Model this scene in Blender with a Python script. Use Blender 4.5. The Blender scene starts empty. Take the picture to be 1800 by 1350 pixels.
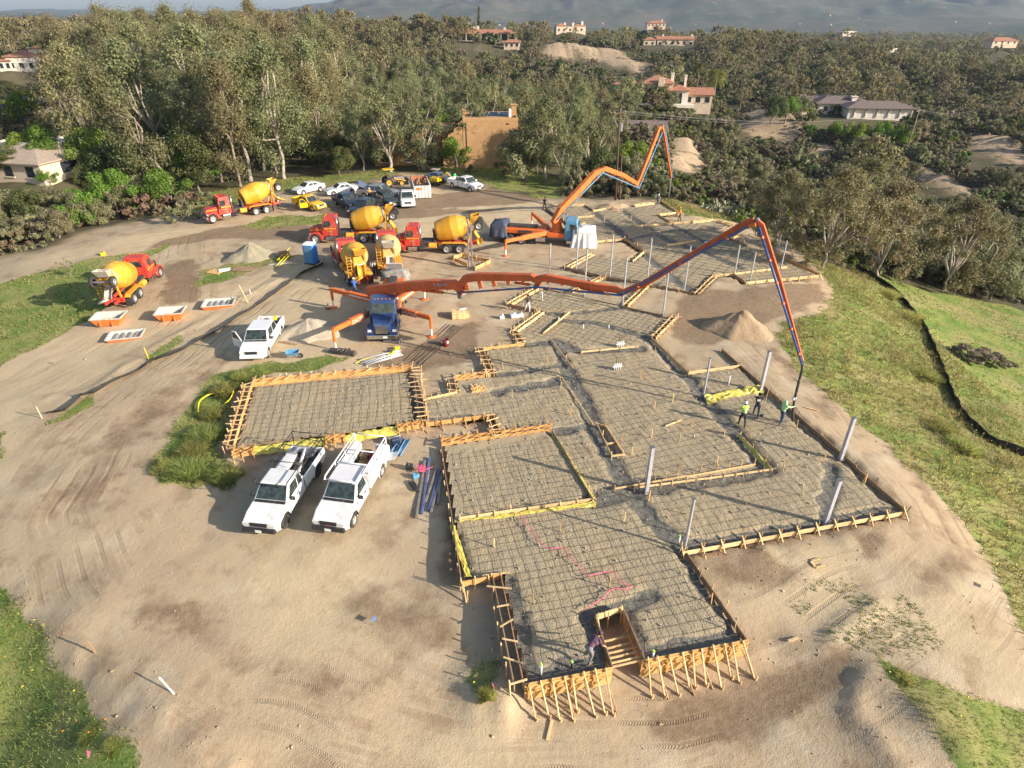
import bpy, bmesh, math, random
import numpy as np
from mathutils import Vector, Matrix, noise as mnoise
R = math.radians
rng = np.random.default_rng(7)
random.seed(11)
S = bpy.context.scene
COL = S.collection

# ---------------------------------------------------------------- camera, sky, sun, exposure
F_PX, PITCH, CAM_H = 1100.0, math.atan(0.6), 23.0      # drone about 23 m above the building pad
cam_d = bpy.data.cameras.new('camera'); cam = bpy.data.objects.new('camera', cam_d); COL.objects.link(cam)
cam_d.sensor_width = 36; cam_d.lens = 36 * F_PX / 1800; cam_d.clip_start = 0.5; cam_d.clip_end = 40000
cam.location = (0, 0, CAM_H); cam.rotation_euler = (math.pi / 2 - PITCH, 0, 0)
S.camera = cam
SUN_EL, SUN_DIR = R(21.5), Vector((0.918, -0.397, 0)).normalized()   # horizontal direction towards the sun
W = bpy.data.worlds.new('World'); S.world = W; W.use_nodes = True
nt = W.node_tree; nt.nodes.clear()
sky = nt.nodes.new('ShaderNodeTexSky'); sky.sky_type = 'NISHITA'; sky.sun_disc = False
sky.sun_elevation = SUN_EL; sky.sun_rotation = math.atan2(SUN_DIR.x, SUN_DIR.y)
sky.altitude = 60; sky.air_density = 1.0; sky.dust_density = 1.6; sky.ozone_density = 1.0
bg = nt.nodes.new('ShaderNodeBackground'); bg.inputs[1].default_value = 0.1
wo = nt.nodes.new('ShaderNodeOutputWorld')
nt.links.new(sky.outputs[0], bg.inputs[0]); nt.links.new(bg.outputs[0], wo.inputs[0])
sun_d = bpy.data.lights.new('sun', 'SUN'); sun = bpy.data.objects.new('sun', sun_d); COL.objects.link(sun)
sun_d.energy = 5.0; sun_d.angle = R(0.55); sun_d.color = (1.0, 0.90, 0.765)
to_sun = Vector((SUN_DIR.x * math.cos(SUN_EL), SUN_DIR.y * math.cos(SUN_EL), math.sin(SUN_EL)))
sun.rotation_euler = to_sun.to_track_quat('Z', 'Y').to_euler(); sun.location = (60, -30, 60)
vs = S.view_settings; vs.view_transform = 'Standard'; vs.look = 'None'; vs.exposure = 0.95; vs.gamma = 1.0
try: vs.use_curve_mapping = False
except Exception: pass
S.cycles.use_adaptive_sampling = True; S.cycles.adaptive_threshold = 0.025
S.cycles.max_bounces = 6; S.cycles.diffuse_bounces = 3; S.cycles.glossy_bounces = 2; S.cycles.transmission_bounces = 3
S.cycles.transparent_max_bounces = 6; S.cycles.volume_bounces = 0
S.cycles.caustics_reflective = False; S.cycles.caustics_refractive = False

# ---------------------------------------------------------------- helpers: photo point -> place
CP, SP = math.cos(PITCH), math.sin(PITCH)
def ray(px, py):
    u = (px - 900) / F_PX; v = (675 - py) / F_PX
    return np.array((u, CP + v * SP, -SP + v * CP))
def G(px, py, z=0.0):
    d = ray(px, py); t = (z - CAM_H) / d[2]
    return np.array((d[0] * t, d[1] * t))
def GT(px, py, t):
    d = ray(px, py); return np.array((d[0] * t, d[1] * t, CAM_H + d[2] * t))
def GP(pts, z=0.0): return np.array([G(x, y, z) for x, y in pts])
def smooth(a, b, x):
    t = np.clip((x - a) / (b - a), 0, 1); return t * t * (3 - 2 * t)

def in_poly(P, X, Y):
    X = np.asarray(X, float); Y = np.asarray(Y, float); r = np.zeros(X.shape, bool); n = len(P)
    for i in range(n):
        x1, y1 = P[i]; x2, y2 = P[(i + 1) % n]
        if y1 == y2: continue
        c = ((y1 > Y) != (y2 > Y)) & (X < (x2 - x1) * (Y - y1) / (y2 - y1) + x1)
        r ^= c
    return r
def seg_dist(P, X, Y, closed=True, arc=False):
    d = np.full(np.shape(X), 1e9); s = np.zeros(np.shape(X)); acc = 0.0
    n = len(P)
    for i in range(n if closed else n - 1):
        a = np.array(P[i]); b = np.array(P[(i + 1) % n]); ab = b - a; L2 = ab @ ab + 1e-12
        t = np.clip(((X - a[0]) * ab[0] + (Y - a[1]) * ab[1]) / L2, 0, 1)
        dx = X - a[0] - t * ab[0]; dy = Y - a[1] - t * ab[1]; dd = np.hypot(dx, dy)
        sg = np.sign(ab[0] * dy - ab[1] * dx); m = dd < np.abs(d)
        s = np.where(m, acc + t * math.sqrt(L2), s); d = np.where(m, dd * (sg if arc else 1), d); acc += math.sqrt(L2)
    return (d, s) if arc else d
def sdf(P, X, Y):     # positive inside
    d = seg_dist(P, X, Y); return np.where(in_poly(P, X, Y), d, -d)

def vnoise(X, Y, scale, seed=0, octv=3):
    out = np.zeros(np.shape(X)); amp = 1.0; tot = 0
    for o in range(octv):
        x = np.asarray(X) / scale + seed * 17.3 + o * 5.1; y = np.asarray(Y) / scale - seed * 9.7 + o * 3.3
        xi = np.floor(x).astype(np.int64); yi = np.floor(y).astype(np.int64); fx = x - xi; fy = y - yi
        fx = fx * fx * (3 - 2 * fx); fy = fy * fy * (3 - 2 * fy)
        def hsh(a, b):
            h = (a * 374761393 + b * 668265263 + (seed + o) * 1274126177) & 0xffffffff
            h = ((h ^ (h >> 13)) * 1274126177) & 0xffffffff
            return ((h ^ (h >> 16)) & 0xffff) / 65535.0
        v = (hsh(xi, yi) * (1 - fx) + hsh(xi + 1, yi) * fx) * (1 - fy) + (hsh(xi, yi + 1) * (1 - fx) + hsh(xi + 1, yi + 1) * fx) * fy
        out += amp * (v - 0.5); tot += amp; amp *= 0.5; scale = scale / 2
    return out / tot * 2

# ---------------------------------------------------------------- helpers: meshes and tags
def tag(o, label=None, cat=None, group=None, kind=None):
    if label: o['label'] = label
    if cat: o['category'] = cat
    if group: o['group'] = group
    if kind: o['kind'] = kind
    return o
def thing(name, label, cat, loc=(0, 0, 0), rz=0.0, group=None):
    o = bpy.data.objects.new(name, None); COL.objects.link(o); o.empty_display_size = 0.2
    o.location = loc; o.rotation_euler = (0, 0, rz)
    return tag(o, label, cat, group)
def link(name, me, parent=None):
    o = bpy.data.objects.new(name, me); COL.objects.link(o)
    if parent: o.parent = parent
    return o
def dup(o, parent=None):
    c = o.copy(); COL.objects.link(c); c.parent = parent
    for ch in list(o.children): dup(ch, c)
    return c

class MB:
    def __init__(s): s.v = []; s.f = []; s.m = []
    def add(s, vs, fs, mi=0):
        b = len(s.v); s.v += [tuple(map(float, q)) for q in vs]
        s.f += [tuple(b + i for i in q) for q in fs]; s.m += [mi] * len(fs); return s
    def box(s, c, d, M=None, mi=0, taper=(1, 1)):
        x, y, z = d[0] / 2, d[1] / 2, d[2] / 2; tx, ty = taper
        p = [Vector(q) for q in ((-x, -y, -z), (x, -y, -z), (x, y, -z), (-x, y, -z), (-x * tx, -y * ty, z), (x * tx, -y * ty, z), (x * tx, y * ty, z), (-x * tx, y * ty, z))]
        if M is not None: p = [M @ q for q in p]
        c = Vector(c); p = [q + c for q in p]
        return s.add(p, [(0, 3, 2, 1), (4, 5, 6, 7), (0, 1, 5, 4), (1, 2, 6, 5), (2, 3, 7, 6), (3, 0, 4, 7)], mi)
    def bar(s, a, b, w, h, mi=0, up=(0, 0, 1)):
        a, b = Vector(a), Vector(b); d = b - a; L = d.length; d = d / (L + 1e-9); u = Vector(up)
        sd = d.cross(u)
        if sd.length < 1e-4: sd = d.cross(Vector((1, 0, 0)))
        sd.normalize(); u = sd.cross(d).normalized()
        M = Matrix((d, sd, u)).transposed()
        return s.box((a + b) / 2, (L, w, h), M, mi)
    def tube(s, pts, r, n=8, mi=0, cap=True):
        pts = [Vector(p) for p in pts]; k = len(pts); rr = r if hasattr(r, '__len__') else [r] * k; b = len(s.v); prev = None
        for i, p in enumerate(pts):
            d = (pts[min(i + 1, k - 1)] - pts[max(i - 1, 0)]).normalized()
            if prev is None: sd = d.orthogonal().normalized()
            else: sd = (prev - d * prev.dot(d)).normalized()
            prev = sd; up = d.cross(sd)
            for j in range(n):
                a = 2 * math.pi * j / n; q = p + (sd * math.cos(a) + up * math.sin(a)) * rr[i]; s.v.append(tuple(q))
        for i in range(k - 1):
            for j in range(n):
                j2 = (j + 1) % n; s.f.append((b + i * n + j, b + i * n + j2, b + (i + 1) * n + j2, b + (i + 1) * n + j)); s.m.append(mi)
        if cap:
            s.f.append(tuple(b + j for j in reversed(range(n)))); s.m.append(mi)
            s.f.append(tuple(b + (k - 1) * n + j for j in range(n))); s.m.append(mi)
        return s
    def lathe(s, prof, n=20, M=None, mi=0, c=(0, 0, 0), cap=True):       # profile (axial, radius) round local X
        b = len(s.v); M = M or Matrix.Identity(3); c = Vector(c)
        for ax, r in prof:
            for j in range(n):
                a = 2 * math.pi * j / n; s.v.append(tuple(M @ Vector((ax, r * math.cos(a), r * math.sin(a))) + c))
        for i in range(len(prof) - 1):
            for j in range(n):
                j2 = (j + 1) % n; s.f.append((b + i * n + j, b + (i + 1) * n + j, b + (i + 1) * n + j2, b + i * n + j2)); s.m.append(mi)
        if not cap: return s
        s.f.append(tuple(b + j for j in range(n))); s.m.append(mi)
        s.f.append(tuple(b + (len(prof) - 1) * n + j for j in reversed(range(n)))); s.m.append(mi)
        return s
    def prism(s, poly, y0, y1, mi=0, hw=None):       # xz polygon (clockwise or not) extruded along y
        n = len(poly)
        if hw is None: A = [(x, y0, z) for x, z in poly]; B = [(x, y1, z) for x, z in poly]
        else: A = [(x, -hw(x, z), z) for x, z in poly]; B = [(x, hw(x, z), z) for x, z in poly]
        fs = [tuple(range(n)), tuple(reversed(range(n, 2 * n)))] + [(i, n + i, n + (i + 1) % n, (i + 1) % n) for i in range(n)]
        return s.add(A + B, fs, mi)
    def slab(s, poly, z0, z1, mi=0):                  # xy polygon extruded along z
        n = len(poly)
        fs = [tuple(reversed(range(n))), tuple(range(n, 2 * n))] + [(i, (i + 1) % n, n + (i + 1) % n, n + i) for i in range(n)]
        return s.add([(x, y, z0) for x, y in poly] + [(x, y, z1) for x, y in poly], fs, mi)
    def mesh(s, name, mats, smooth_=False):
        me = bpy.data.meshes.new(name); me.from_pydata(s.v, [], s.f)
        mats = mats if isinstance(mats, (list, tuple)) else [mats]
        for q in mats: me.materials.append(q)
        if len(mats) > 1: me.polygons.foreach_set('material_index', s.m)
        bm = bmesh.new(); bm.from_mesh(me); bmesh.ops.recalc_face_normals(bm, faces=bm.faces); bm.to_mesh(me); bm.free()
        if smooth_: me.polygons.foreach_set('use_smooth', [True] * len(me.polygons))
        me.update(); return me
    def build(s, name, mats, parent=None, smooth_=False, bevel=0.0, seg=2):
        o = link(name, s.mesh(name, mats, smooth_), parent)
        if bevel:
            b = o.modifiers.new('bevel', 'BEVEL'); b.width = bevel; b.segments = seg; b.limit_method = 'ANGLE'; b.angle_limit = R(35)
        return o
def grid_mesh(name, V, quads, mats, smooth_=True):
    me = bpy.data.meshes.new(name); V = np.asarray(V, np.float32); Q = np.asarray(quads, np.int32); k = Q.shape[1]
    me.vertices.add(len(V)); me.vertices.foreach_set('co', V.ravel())
    me.loops.add(Q.size); me.loops.foreach_set('vertex_index', Q.ravel())
    me.polygons.add(len(Q)); me.polygons.foreach_set('loop_start', np.arange(0, Q.size, k, dtype=np.int32))
    me.polygons.foreach_set('loop_total', np.full(len(Q), k, np.int32))
    if smooth_: me.polygons.foreach_set('use_smooth', np.ones(len(Q), bool))
    for q in (mats if isinstance(mats, (list, tuple)) else [mats]): me.materials.append(q)
    me.update(calc_edges=True); me.validate(); return me

# ---------------------------------------------------------------- materials
class NT:
    def __init__(s, name):
        s.m = bpy.data.materials.new(name); s.m.use_nodes = True; s.t = s.m.node_tree; s.t.nodes.clear()
        s.out = s.t.nodes.new('ShaderNodeOutputMaterial')
    def n(s, typ, ins=None, **kw):
        q = s.t.nodes.new('ShaderNode' + typ)
        for k, v in kw.items(): setattr(q, k, v)
        for k, v in (ins or {}).items():
            if isinstance(v, tuple) and len(v) == 2 and hasattr(v[0], 'outputs'): s.t.links.new(v[0].outputs[v[1]], q.inputs[k])
            elif hasattr(v, 'outputs'): s.t.links.new(v.outputs[0], q.inputs[k])
            elif isinstance(v, (tuple, list)) and len(v) == 3 and q.inputs[k].type == 'RGBA': q.inputs[k].default_value = (*v, 1)
            else: q.inputs[k].default_value = v
        return q
    def mix(s, fac, a, b, mode='MIX'):
        q = s.n('MixRGB', blend_type=mode)
        for i, v in ((0, fac), (1, a), (2, b)):
            if isinstance(v, tuple) and len(v) == 2 and hasattr(v[0], 'outputs'): s.t.links.new(v[0].outputs[v[1]], q.inputs[i])
            elif hasattr(v, 'outputs'): s.t.links.new(v.outputs[0], q.inputs[i])
            elif isinstance(v, tuple): q.inputs[i].default_value = (*v, 1) if len(v) == 3 else v
            else: q.inputs[i].default_value = v
        return q
    def math(s, op, a, b=0.0, c=0.0, clamp=False):
        q = s.n('Math', operation=op, use_clamp=clamp)
        for i, v in ((0, a), (1, b), (2, c)):
            if isinstance(v, tuple): s.t.links.new(v[0].outputs[v[1]], q.inputs[i])
            elif hasattr(v, 'outputs'): s.t.links.new(v.outputs[0], q.inputs[i])
            else: q.inputs[i].default_value = v
        return q
    def ramp(s, fac, a, b):
        q = s.n('MapRange', interpolation_type='SMOOTHSTEP'); q.inputs[1].default_value = a; q.inputs[2].default_value = b
        s.t.links.new(fac[0].outputs[fac[1]] if isinstance(fac, tuple) else fac.outputs[0], q.inputs[0]); return q
    def noise(s, vec, scale, detail=3.0, rough=0.55):
        q = s.n('TexNoise', {'Scale': scale, 'Detail': detail, 'Roughness': rough})
        if vec is not None: s.t.links.new(vec.outputs[0] if hasattr(vec, 'outputs') else vec[0].outputs[vec[1]], q.inputs['Vector'])
        return q
    def done(s, sh): s.t.links.new(sh.outputs[0], s.out.inputs[0]); return s.m
MATS = {}
def mat(name, col, rough=0.6, metal=0.0, var=0.12, scale=3.0, bump=0.0, coat=0.0, rnd=0.0, dirt=None, dirt_amt=0.5, spec=0.5, dscale=2.2, emit=None):
    if name in MATS: return MATS[name]
    b = NT(name); tc = b.n('TexCoord')
    nz = b.noise((tc, 3), scale, 4.0, 0.6)
    lo = tuple(max(0, c * (1 - var)) for c in col); hi = tuple(min(1, c * (1 + var)) for c in col)
    c = b.mix((b.ramp(nz, 0.3, 0.7), 0), lo, hi)
    if rnd:
        oi = b.n('ObjectInfo'); rr = b.n('MapRange', {0: (oi, 'Random') if False else 0.5}); b.t.links.new(oi.outputs['Random'], rr.inputs[0])
        rr.inputs[3].default_value = 1 - rnd; rr.inputs[4].default_value = 1 + rnd
        hs = b.n('HueSaturation', {'Color': c}); b.t.links.new(rr.outputs[0], hs.inputs['Value']); c = hs
    if dirt:
        d1 = b.noise((tc, 3), dscale, 5.0, 0.65); f = b.ramp(d1, 0.52, 0.78); c = b.mix(b.math('MULTIPLY', f, dirt_amt), c, dirt)
    p = b.n('BsdfPrincipled', {'Base Color': c, 'Roughness': rough, 'Metallic': metal})
    p.inputs['Specular IOR Level'].default_value = spec
    if coat: p.inputs['Coat Weight'].default_value = coat; p.inputs['Coat Roughness'].default_value = 0.08
    if bump:
        n2 = b.noise((tc, 3), scale * 6, 4.0, 0.6); bp = b.n('Bump', {'Strength': bump, 'Distance': 0.03, 'Height': n2}); b.t.links.new(bp.outputs[0], p.inputs['Normal'])
    MATS[name] = b.done(p); return MATS[name]
DUST = (0.36, 0.28, 0.19)
def M_(k): return MATS[k]
mat('white_paint', (0.70, 0.70, 0.69), 0.32, coat=0.4, var=0.04, dirt=DUST, dirt_amt=0.4, dscale=1.3)
mat('red_paint', (0.48, 0.045, 0.027), 0.5, coat=0.12, var=0.14, dirt=DUST, dirt_amt=0.75)
mat('yellow_paint', (0.62, 0.315, 0.025), 0.6, coat=0.03, var=0.14, scale=1.2, dirt=(0.46, 0.39, 0.28), dirt_amt=0.95, dscale=2.6)
mat('yellow_car', (0.75, 0.46, 0.015), 0.35, coat=0.4, var=0.04, dirt=DUST, dirt_amt=0.3)
mat('stripe_yellow', (0.80, 0.36, 0.02), 0.5, var=0.05)
mat('blue_paint', (0.02, 0.05, 0.15), 0.3, coat=0.6, var=0.08, dirt=DUST, dirt_amt=0.25)
mat('navy_paint', (0.018, 0.03, 0.065), 0.3, coat=0.5, var=0.08, dirt=DUST, dirt_amt=0.3)
mat('black_paint', (0.014, 0.015, 0.017), 0.3, coat=0.5, var=0.1, dirt=DUST, dirt_amt=0.3)
mat('charcoal_paint', (0.03, 0.032, 0.035), 0.3, coat=0.5, var=0.1, dirt=DUST, dirt_amt=0.35)
mat('silver_paint', (0.36, 0.37, 0.39), 0.3, metal=0.45, coat=0.4, var=0.05, dirt=DUST, dirt_amt=0.3)
mat('blue_silver_paint', (0.24, 0.29, 0.36), 0.32, metal=0.4, coat=0.4, var=0.05, dirt=DUST, dirt_amt=0.3)
mat('orange_paint', (0.68, 0.15, 0.025), 0.55, coat=0.03, var=0.1, scale=1.2, dirt=(0.30, 0.13, 0.06), dirt_amt=0.6)
mat('boom_orange', (0.60, 0.115, 0.03), 0.6, coat=0.0, var=0.16, scale=0.8, dirt=(0.33, 0.17, 0.10), dirt_amt=0.8, dscale=1.8)
mat('pipe_blue', (0.045, 0.10, 0.27), 0.42, var=0.1, dirt=DUST, dirt_amt=0.4)
mat('pipe_lightblue', (0.10, 0.27, 0.42), 0.45, var=0.1)
mat('glass_dark', (0.035, 0.047, 0.046), 0.07, var=0.6, scale=2.2, spec=0.8)
mat('rubber', (0.028, 0.027, 0.026), 0.8, var=0.2, scale=8, dirt=DUST, dirt_amt=0.5)
mat('rim', (0.55, 0.55, 0.54), 0.35, metal=0.7, var=0.1)
mat('dark_rim', (0.05, 0.05, 0.05), 0.45, metal=0.4, var=0.1)
mat('chrome', (0.62, 0.62, 0.62), 0.22, metal=1.0, var=0.05)
mat('black_plastic', (0.022, 0.022, 0.024), 0.6, var=0.2, dirt=DUST, dirt_amt=0.4)
mat('grey_metal', (0.22, 0.22, 0.22), 0.5, metal=0.5, var=0.15, dirt=DUST, dirt_amt=0.5)
mat('chassis', (0.05, 0.045, 0.042), 0.7, var=0.25, dirt=DUST, dirt_amt=0.6)
mat('headlight', (0.62, 0.62, 0.58), 0.15, var=0.1, scale=12)
mat('taillight', (0.35, 0.02, 0.015), 0.2, var=0.1)
mat('plate_white', (0.7, 0.7, 0.7), 0.5, var=0.03)
mat('amber', (0.8, 0.25, 0.01), 0.3, var=0.05)
mat('mortar', (0.45, 0.41, 0.34), 0.9, var=0.2, scale=6, bump=0.4)
mat('galv', (0.46, 0.46, 0.49), 0.5, metal=0.25, var=0.1, scale=2.5, dirt=(0.3, 0.28, 0.26), dirt_amt=0.3)
mat('lumber', (0.64, 0.44, 0.22), 0.75, var=0.2, scale=5, bump=0.3, rnd=0.22)
mat('lumber_orange', (0.60, 0.32, 0.11), 0.75, var=0.2, scale=5, bump=0.3, rnd=0.2)
mat('lumber_old', (0.33, 0.21, 0.115), 0.85, var=0.25, scale=5, bump=0.4, rnd=0.2, dirt=(0.2, 0.16, 0.1), dirt_amt=0.6)
mat('plywood', (0.60, 0.36, 0.13), 0.7, var=0.12, scale=3, rnd=0.12, dirt=(0.35, 0.24, 0.13), dirt_amt=0.5)
mat('plywood_brown', (0.30, 0.19, 0.10), 0.8, var=0.2, scale=2, dirt=DUST, dirt_amt=0.6)
mat('rebar_steel', (0.17, 0.128, 0.09), 0.7, metal=0.3, var=0.3, scale=3)
mat('yellow_sheet', (0.50, 0.43, 0.085), 0.4, var=0.12, scale=5)
mat('yellow_plastic', (0.78, 0.62, 0.02), 0.4, var=0.08)
mat('white_sheet', (0.66, 0.65, 0.66), 0.55, var=0.06, scale=2, dirt=(0.5, 0.45, 0.38), dirt_amt=0.4)
mat('dark_tarp', (0.055, 0.068, 0.105), 0.5, var=0.2, scale=2, dirt=DUST, dirt_amt=0.3)
mat('silt_fabric', (0.035, 0.035, 0.038), 0.85, var=0.35, scale=3, dirt=(0.2, 0.17, 0.13), dirt_amt=0.5)
mat('silt_grey', (0.24, 0.22, 0.2), 0.85, var=0.3, scale=3, dirt=DUST, dirt_amt=0.6)
mat('portable_blue', (0.05, 0.22, 0.58), 0.4, var=0.06)
mat('white_plastic', (0.74, 0.74, 0.73), 0.45, var=0.04, dirt=DUST, dirt_amt=0.2)
mat('green_plastic', (0.05, 0.45, 0.12), 0.5, var=0.1)
mat('pink', (0.85, 0.12, 0.25), 0.6, var=0.1)
mat('red_bucket', (0.22, 0.03, 0.035), 0.5, var=0.2)
mat('cone_orange', (0.85, 0.16, 0.03), 0.5, var=0.05)
mat('bin_inside', (0.52, 0.48, 0.41), 0.85, var=0.15, scale=3, bump=0.3)
mat('bin_orange', (0.75, 0.20, 0.045), 0.5, var=0.12, dirt=DUST, dirt_amt=0.5)
mat('dumpster_white', (0.60, 0.59, 0.56), 0.55, var=0.1, scale=2, dirt=(0.33, 0.22, 0.14), dirt_amt=0.6)
mat('rust', (0.35, 0.13, 0.06), 0.8, var=0.3, scale=4, bump=0.3)
mat('skin', (0.42, 0.24, 0.15), 0.6, var=0.08)
mat('hair', (0.02, 0.015, 0.012), 0.7)
mat('jeans', (0.06, 0.09, 0.16), 0.85, var=0.2, scale=10)
mat('dark_cloth', (0.025, 0.025, 0.03), 0.85, var=0.2, scale=10)
mat('brown_cloth', (0.05, 0.032, 0.026), 0.85, var=0.2, scale=10)
mat('maroon_cloth', (0.12, 0.06, 0.09), 0.85, var=0.2, scale=10)
mat('hiviz', (0.42, 0.72, 0.12), 0.75, var=0.1, scale=10)
mat('pale_green_cloth', (0.42, 0.66, 0.34), 0.8, var=0.1, scale=10)
mat('orange_cloth', (0.80, 0.26, 0.03), 0.8, var=0.1, scale=10)
mat('blue_cloth', (0.05, 0.14, 0.42), 0.8, var=0.1, scale=10)
mat('white_cloth', (0.62, 0.62, 0.64), 0.8, var=0.08, scale=10)
mat('grey_cloth', (0.2, 0.2, 0.21), 0.85, var=0.15, scale=10)
mat('boot', (0.16, 0.11, 0.07), 0.8)
mat('adobe', (0.41, 0.24, 0.108), 0.9, var=0.07, scale=0.5, bump=0.15)
mat('cream_wall', (0.58, 0.46, 0.34), 0.9, var=0.08, scale=0.6)
mat('white_wall', (0.70, 0.62, 0.52), 0.9, var=0.06, scale=0.6)
mat('tile_roof', (0.34, 0.155, 0.09), 0.85, var=0.25, scale=1.5, bump=0.3)
mat('tan_roof', (0.36, 0.28, 0.215), 0.9, var=0.1, scale=1.2, bump=0.2)
mat('brown_roof', (0.16, 0.12, 0.105), 0.9, var=0.15, scale=1.2, bump=0.2)
mat('flat_roof', (0.34, 0.25, 0.16), 0.9, var=0.12, scale=0.7)
mat('solar', (0.04, 0.05, 0.075), 0.2, metal=0.2, var=0.1, scale=1)
mat('window_dark', (0.03, 0.035, 0.045), 0.1, var=0.2)
mat('asphalt', (0.06, 0.06, 0.065), 0.9, var=0.15, scale=1)
mat('pole_wood', (0.10, 0.055, 0.035), 0.85, var=0.2, scale=4)
mat('pole_grey', (0.24, 0.19, 0.14), 0.85, var=0.2, scale=4)
mat('cable', (0.12, 0.12, 0.12), 0.6)
mat('stone_pale', (0.42, 0.36, 0.28), 0.9, var=0.2, scale=4, bump=0.4)
# ---------------------------------------------------------------- terrain heights
CTRL = [  # photo point, height
 (0,1400,-3.2),(60,1200,-2.6),(150,1330,-1.7),(250,1290,-1.1),(600,1320,-1.0),(1000,1330,-1.05),(1400,1320,-0.95),(1800,1350,-.7),(1620,1230,-.2),(1700,1300,-.3),
 (0,1040,-1.7),(100,1120,-1.3),(400,1000,-.75),(650,1000,-.65),(200,1000,-.9),(100,850,-.9),(0,950,-1.4),(880,1180,-.95),(830,1060,-.5),(1040,1260,-1.05),(1250,1210,-1.0),(1400,1150,-.8),
 (1330,1040,-.3),(1500,980,-.2),(1700,1050,-.35),(1600,1120,-.3),(1560,1190,-.35),(780,950,-.45),(700,850,-.3),(560,800,-.35),(350,900,-.6),(300,780,-.55),(200,700,-.6),
 (700,640,-.2),(500,600,-.3),(600,480,-.25),(800,560,-.15),(900,450,-.15),(1000,700,-.2),(1200,620,-.15),(1300,560,-.1),(1420,520,-.15),(1250,450,-.2),(1100,400,-.2),(1180,350,-.3),(950,350,-.2),(800,340,-.2),
 (620,340,-.3),(700,310,-.4),(500,350,-.3),(380,390,-.4),(200,420,-.8),(60,460,-1.2),(100,520,-1.2),(0,640,-1.7),(0,800,-1.4),(200,560,-1.0),(350,560,-.8),(150,650,-1.1),(300,460,-.8),(480,440,-.4),(20,720,-1.4),
 (1450,700,-.2),(1580,830,-.25),(1690,980,-.45),(1760,1080,-.6),(1800,1180,-.8),
 (1480,640,-.9),(1430,560,-.5),(1470,480,-1.0),(1540,540,-2.2),(1600,620,-2.6),(1560,720,-1.7),(1660,780,-2.0),(1740,920,-1.5),(1640,680,-3.2),(1720,760,-3.2),(1790,820,-3.2),(1790,960,-2.0),
 (1560,490,-4.2),(1700,560,-5.5),(1790,560,-7),(1790,680,-5.6),(1720,640,-5.0),(1650,560,-4.6),(1795,760,-4.4),
 (1300,370,-2.5),(1400,420,-3.5),(1250,350,-4),(1350,340,-10),(1450,380,-11),(1560,440,-9),(1680,480,-9),(1790,500,-10),(1200,310,-6),(1300,290,-13),(1450,310,-15),(1600,380,-14),(1750,420,-13),
 (1120,300,-4),(1150,270,-8),(1020,320,-1.5),(980,300,-2),(860,290,-1),(760,280,-1.2),(620,290,-1.2),(450,300,-1.8),(330,330,-2),(250,370,-2),(120,330,-4),(30,330,-4.5),(60,400,-2.5),(0,440,-2.4),
 (1270,250,-9),(1190,230,-5),(1080,240,-4),(950,240,-3),(300,260,-3.5),(80,250,-5),(600,250,-2.5),(1400,270,-14),(1550,300,-15),(1700,330,-14),(1790,350,-13)]
_cp = np.array([[*G(x, y, z), z] for x, y, z in CTRL])
def _phi(a, b): return np.sqrt((a[:, None, 0] - b[None, :, 0]) ** 2 + (a[:, None, 1] - b[None, :, 1]) ** 2 + 3.0)
_w = np.linalg.solve(_phi(_cp, _cp) + 0.15 * np.eye(len(_cp)) * -1, _cp[:, 2] + 1.0)
HILLS = [  # x, y, radius, height : knolls that carry the far houses, woods and the ranges
 (10, 480, 280, 13), (-16, 432, 60, 6), (150, 430, 100, 8), (-210, 230, 130, 13), (-420, 420, 220, 22), (-60, 230, 90, 7), (40, 215, 34, 6), (-140, 420, 120, 10), (-60, 900, 200, 8),
 (-500, 1500, 500, 16), (125, 262, 45, 5), (260, 300, 60, 6)]
def far_h(X, Y, sink=1.0):
    D = np.hypot(X, Y); ang = np.arctan2(X, np.maximum(Y, 1))
    z = -11 - 47 * smooth(350, 2600, D) * (0.55 + 0.45 * smooth(-0.45, 0.1, ang)) + 5 * vnoise(X, Y, 140, 3, 2) + 8 * vnoise(X, Y, 600, 5, 2)
    for hx, hy, r, a in HILLS: z = z + a * np.exp(-((X - hx) ** 2 + (Y - hy) ** 2) / (2 * (r * 0.6) ** 2))
    rid = 0.62 + 0.38 * np.sin(ang * 5.3 + 0.6) * np.cos(ang * 2.1 - 0.4) + 0.5 * vnoise(X, Y, 900, 9, 4)
    lim = smooth(-0.34, -0.12, ang) * 0.85 + 0.15
    z = z + smooth(2700, 5400, D) * 300 * np.maximum(rid, 0.12) * lim + smooth(1900, 3300, D) * 26 * (0.6 + vnoise(X, Y, 420, 12, 3)) * lim
    return z - smooth(7000, 9000, D) * 150 * sink - smooth(2400, 2800, D) * 70 * sink
def near_h(X, Y):
    sh = np.shape(X); Q = np.stack([np.ravel(X), np.ravel(Y)], 1); o = np.empty(len(Q))
    for i in range(0, len(Q), 40000): o[i:i + 40000] = _phi(Q[i:i + 40000], _cp) @ _w
    return o.reshape(sh) - 1.0
MOUND_LIST = []     # x, y, radius, height, seed
def PX(pts):
    u = np.array(pts, float); z = np.full(len(u), -0.15)
    for _ in range(16):
        xy = np.array([G(a, b, c) for (a, b), c in zip(u, z)]); z = z + (H(xy[:, 0], xy[:, 1]) - z) * 0.7
    return xy
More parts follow.
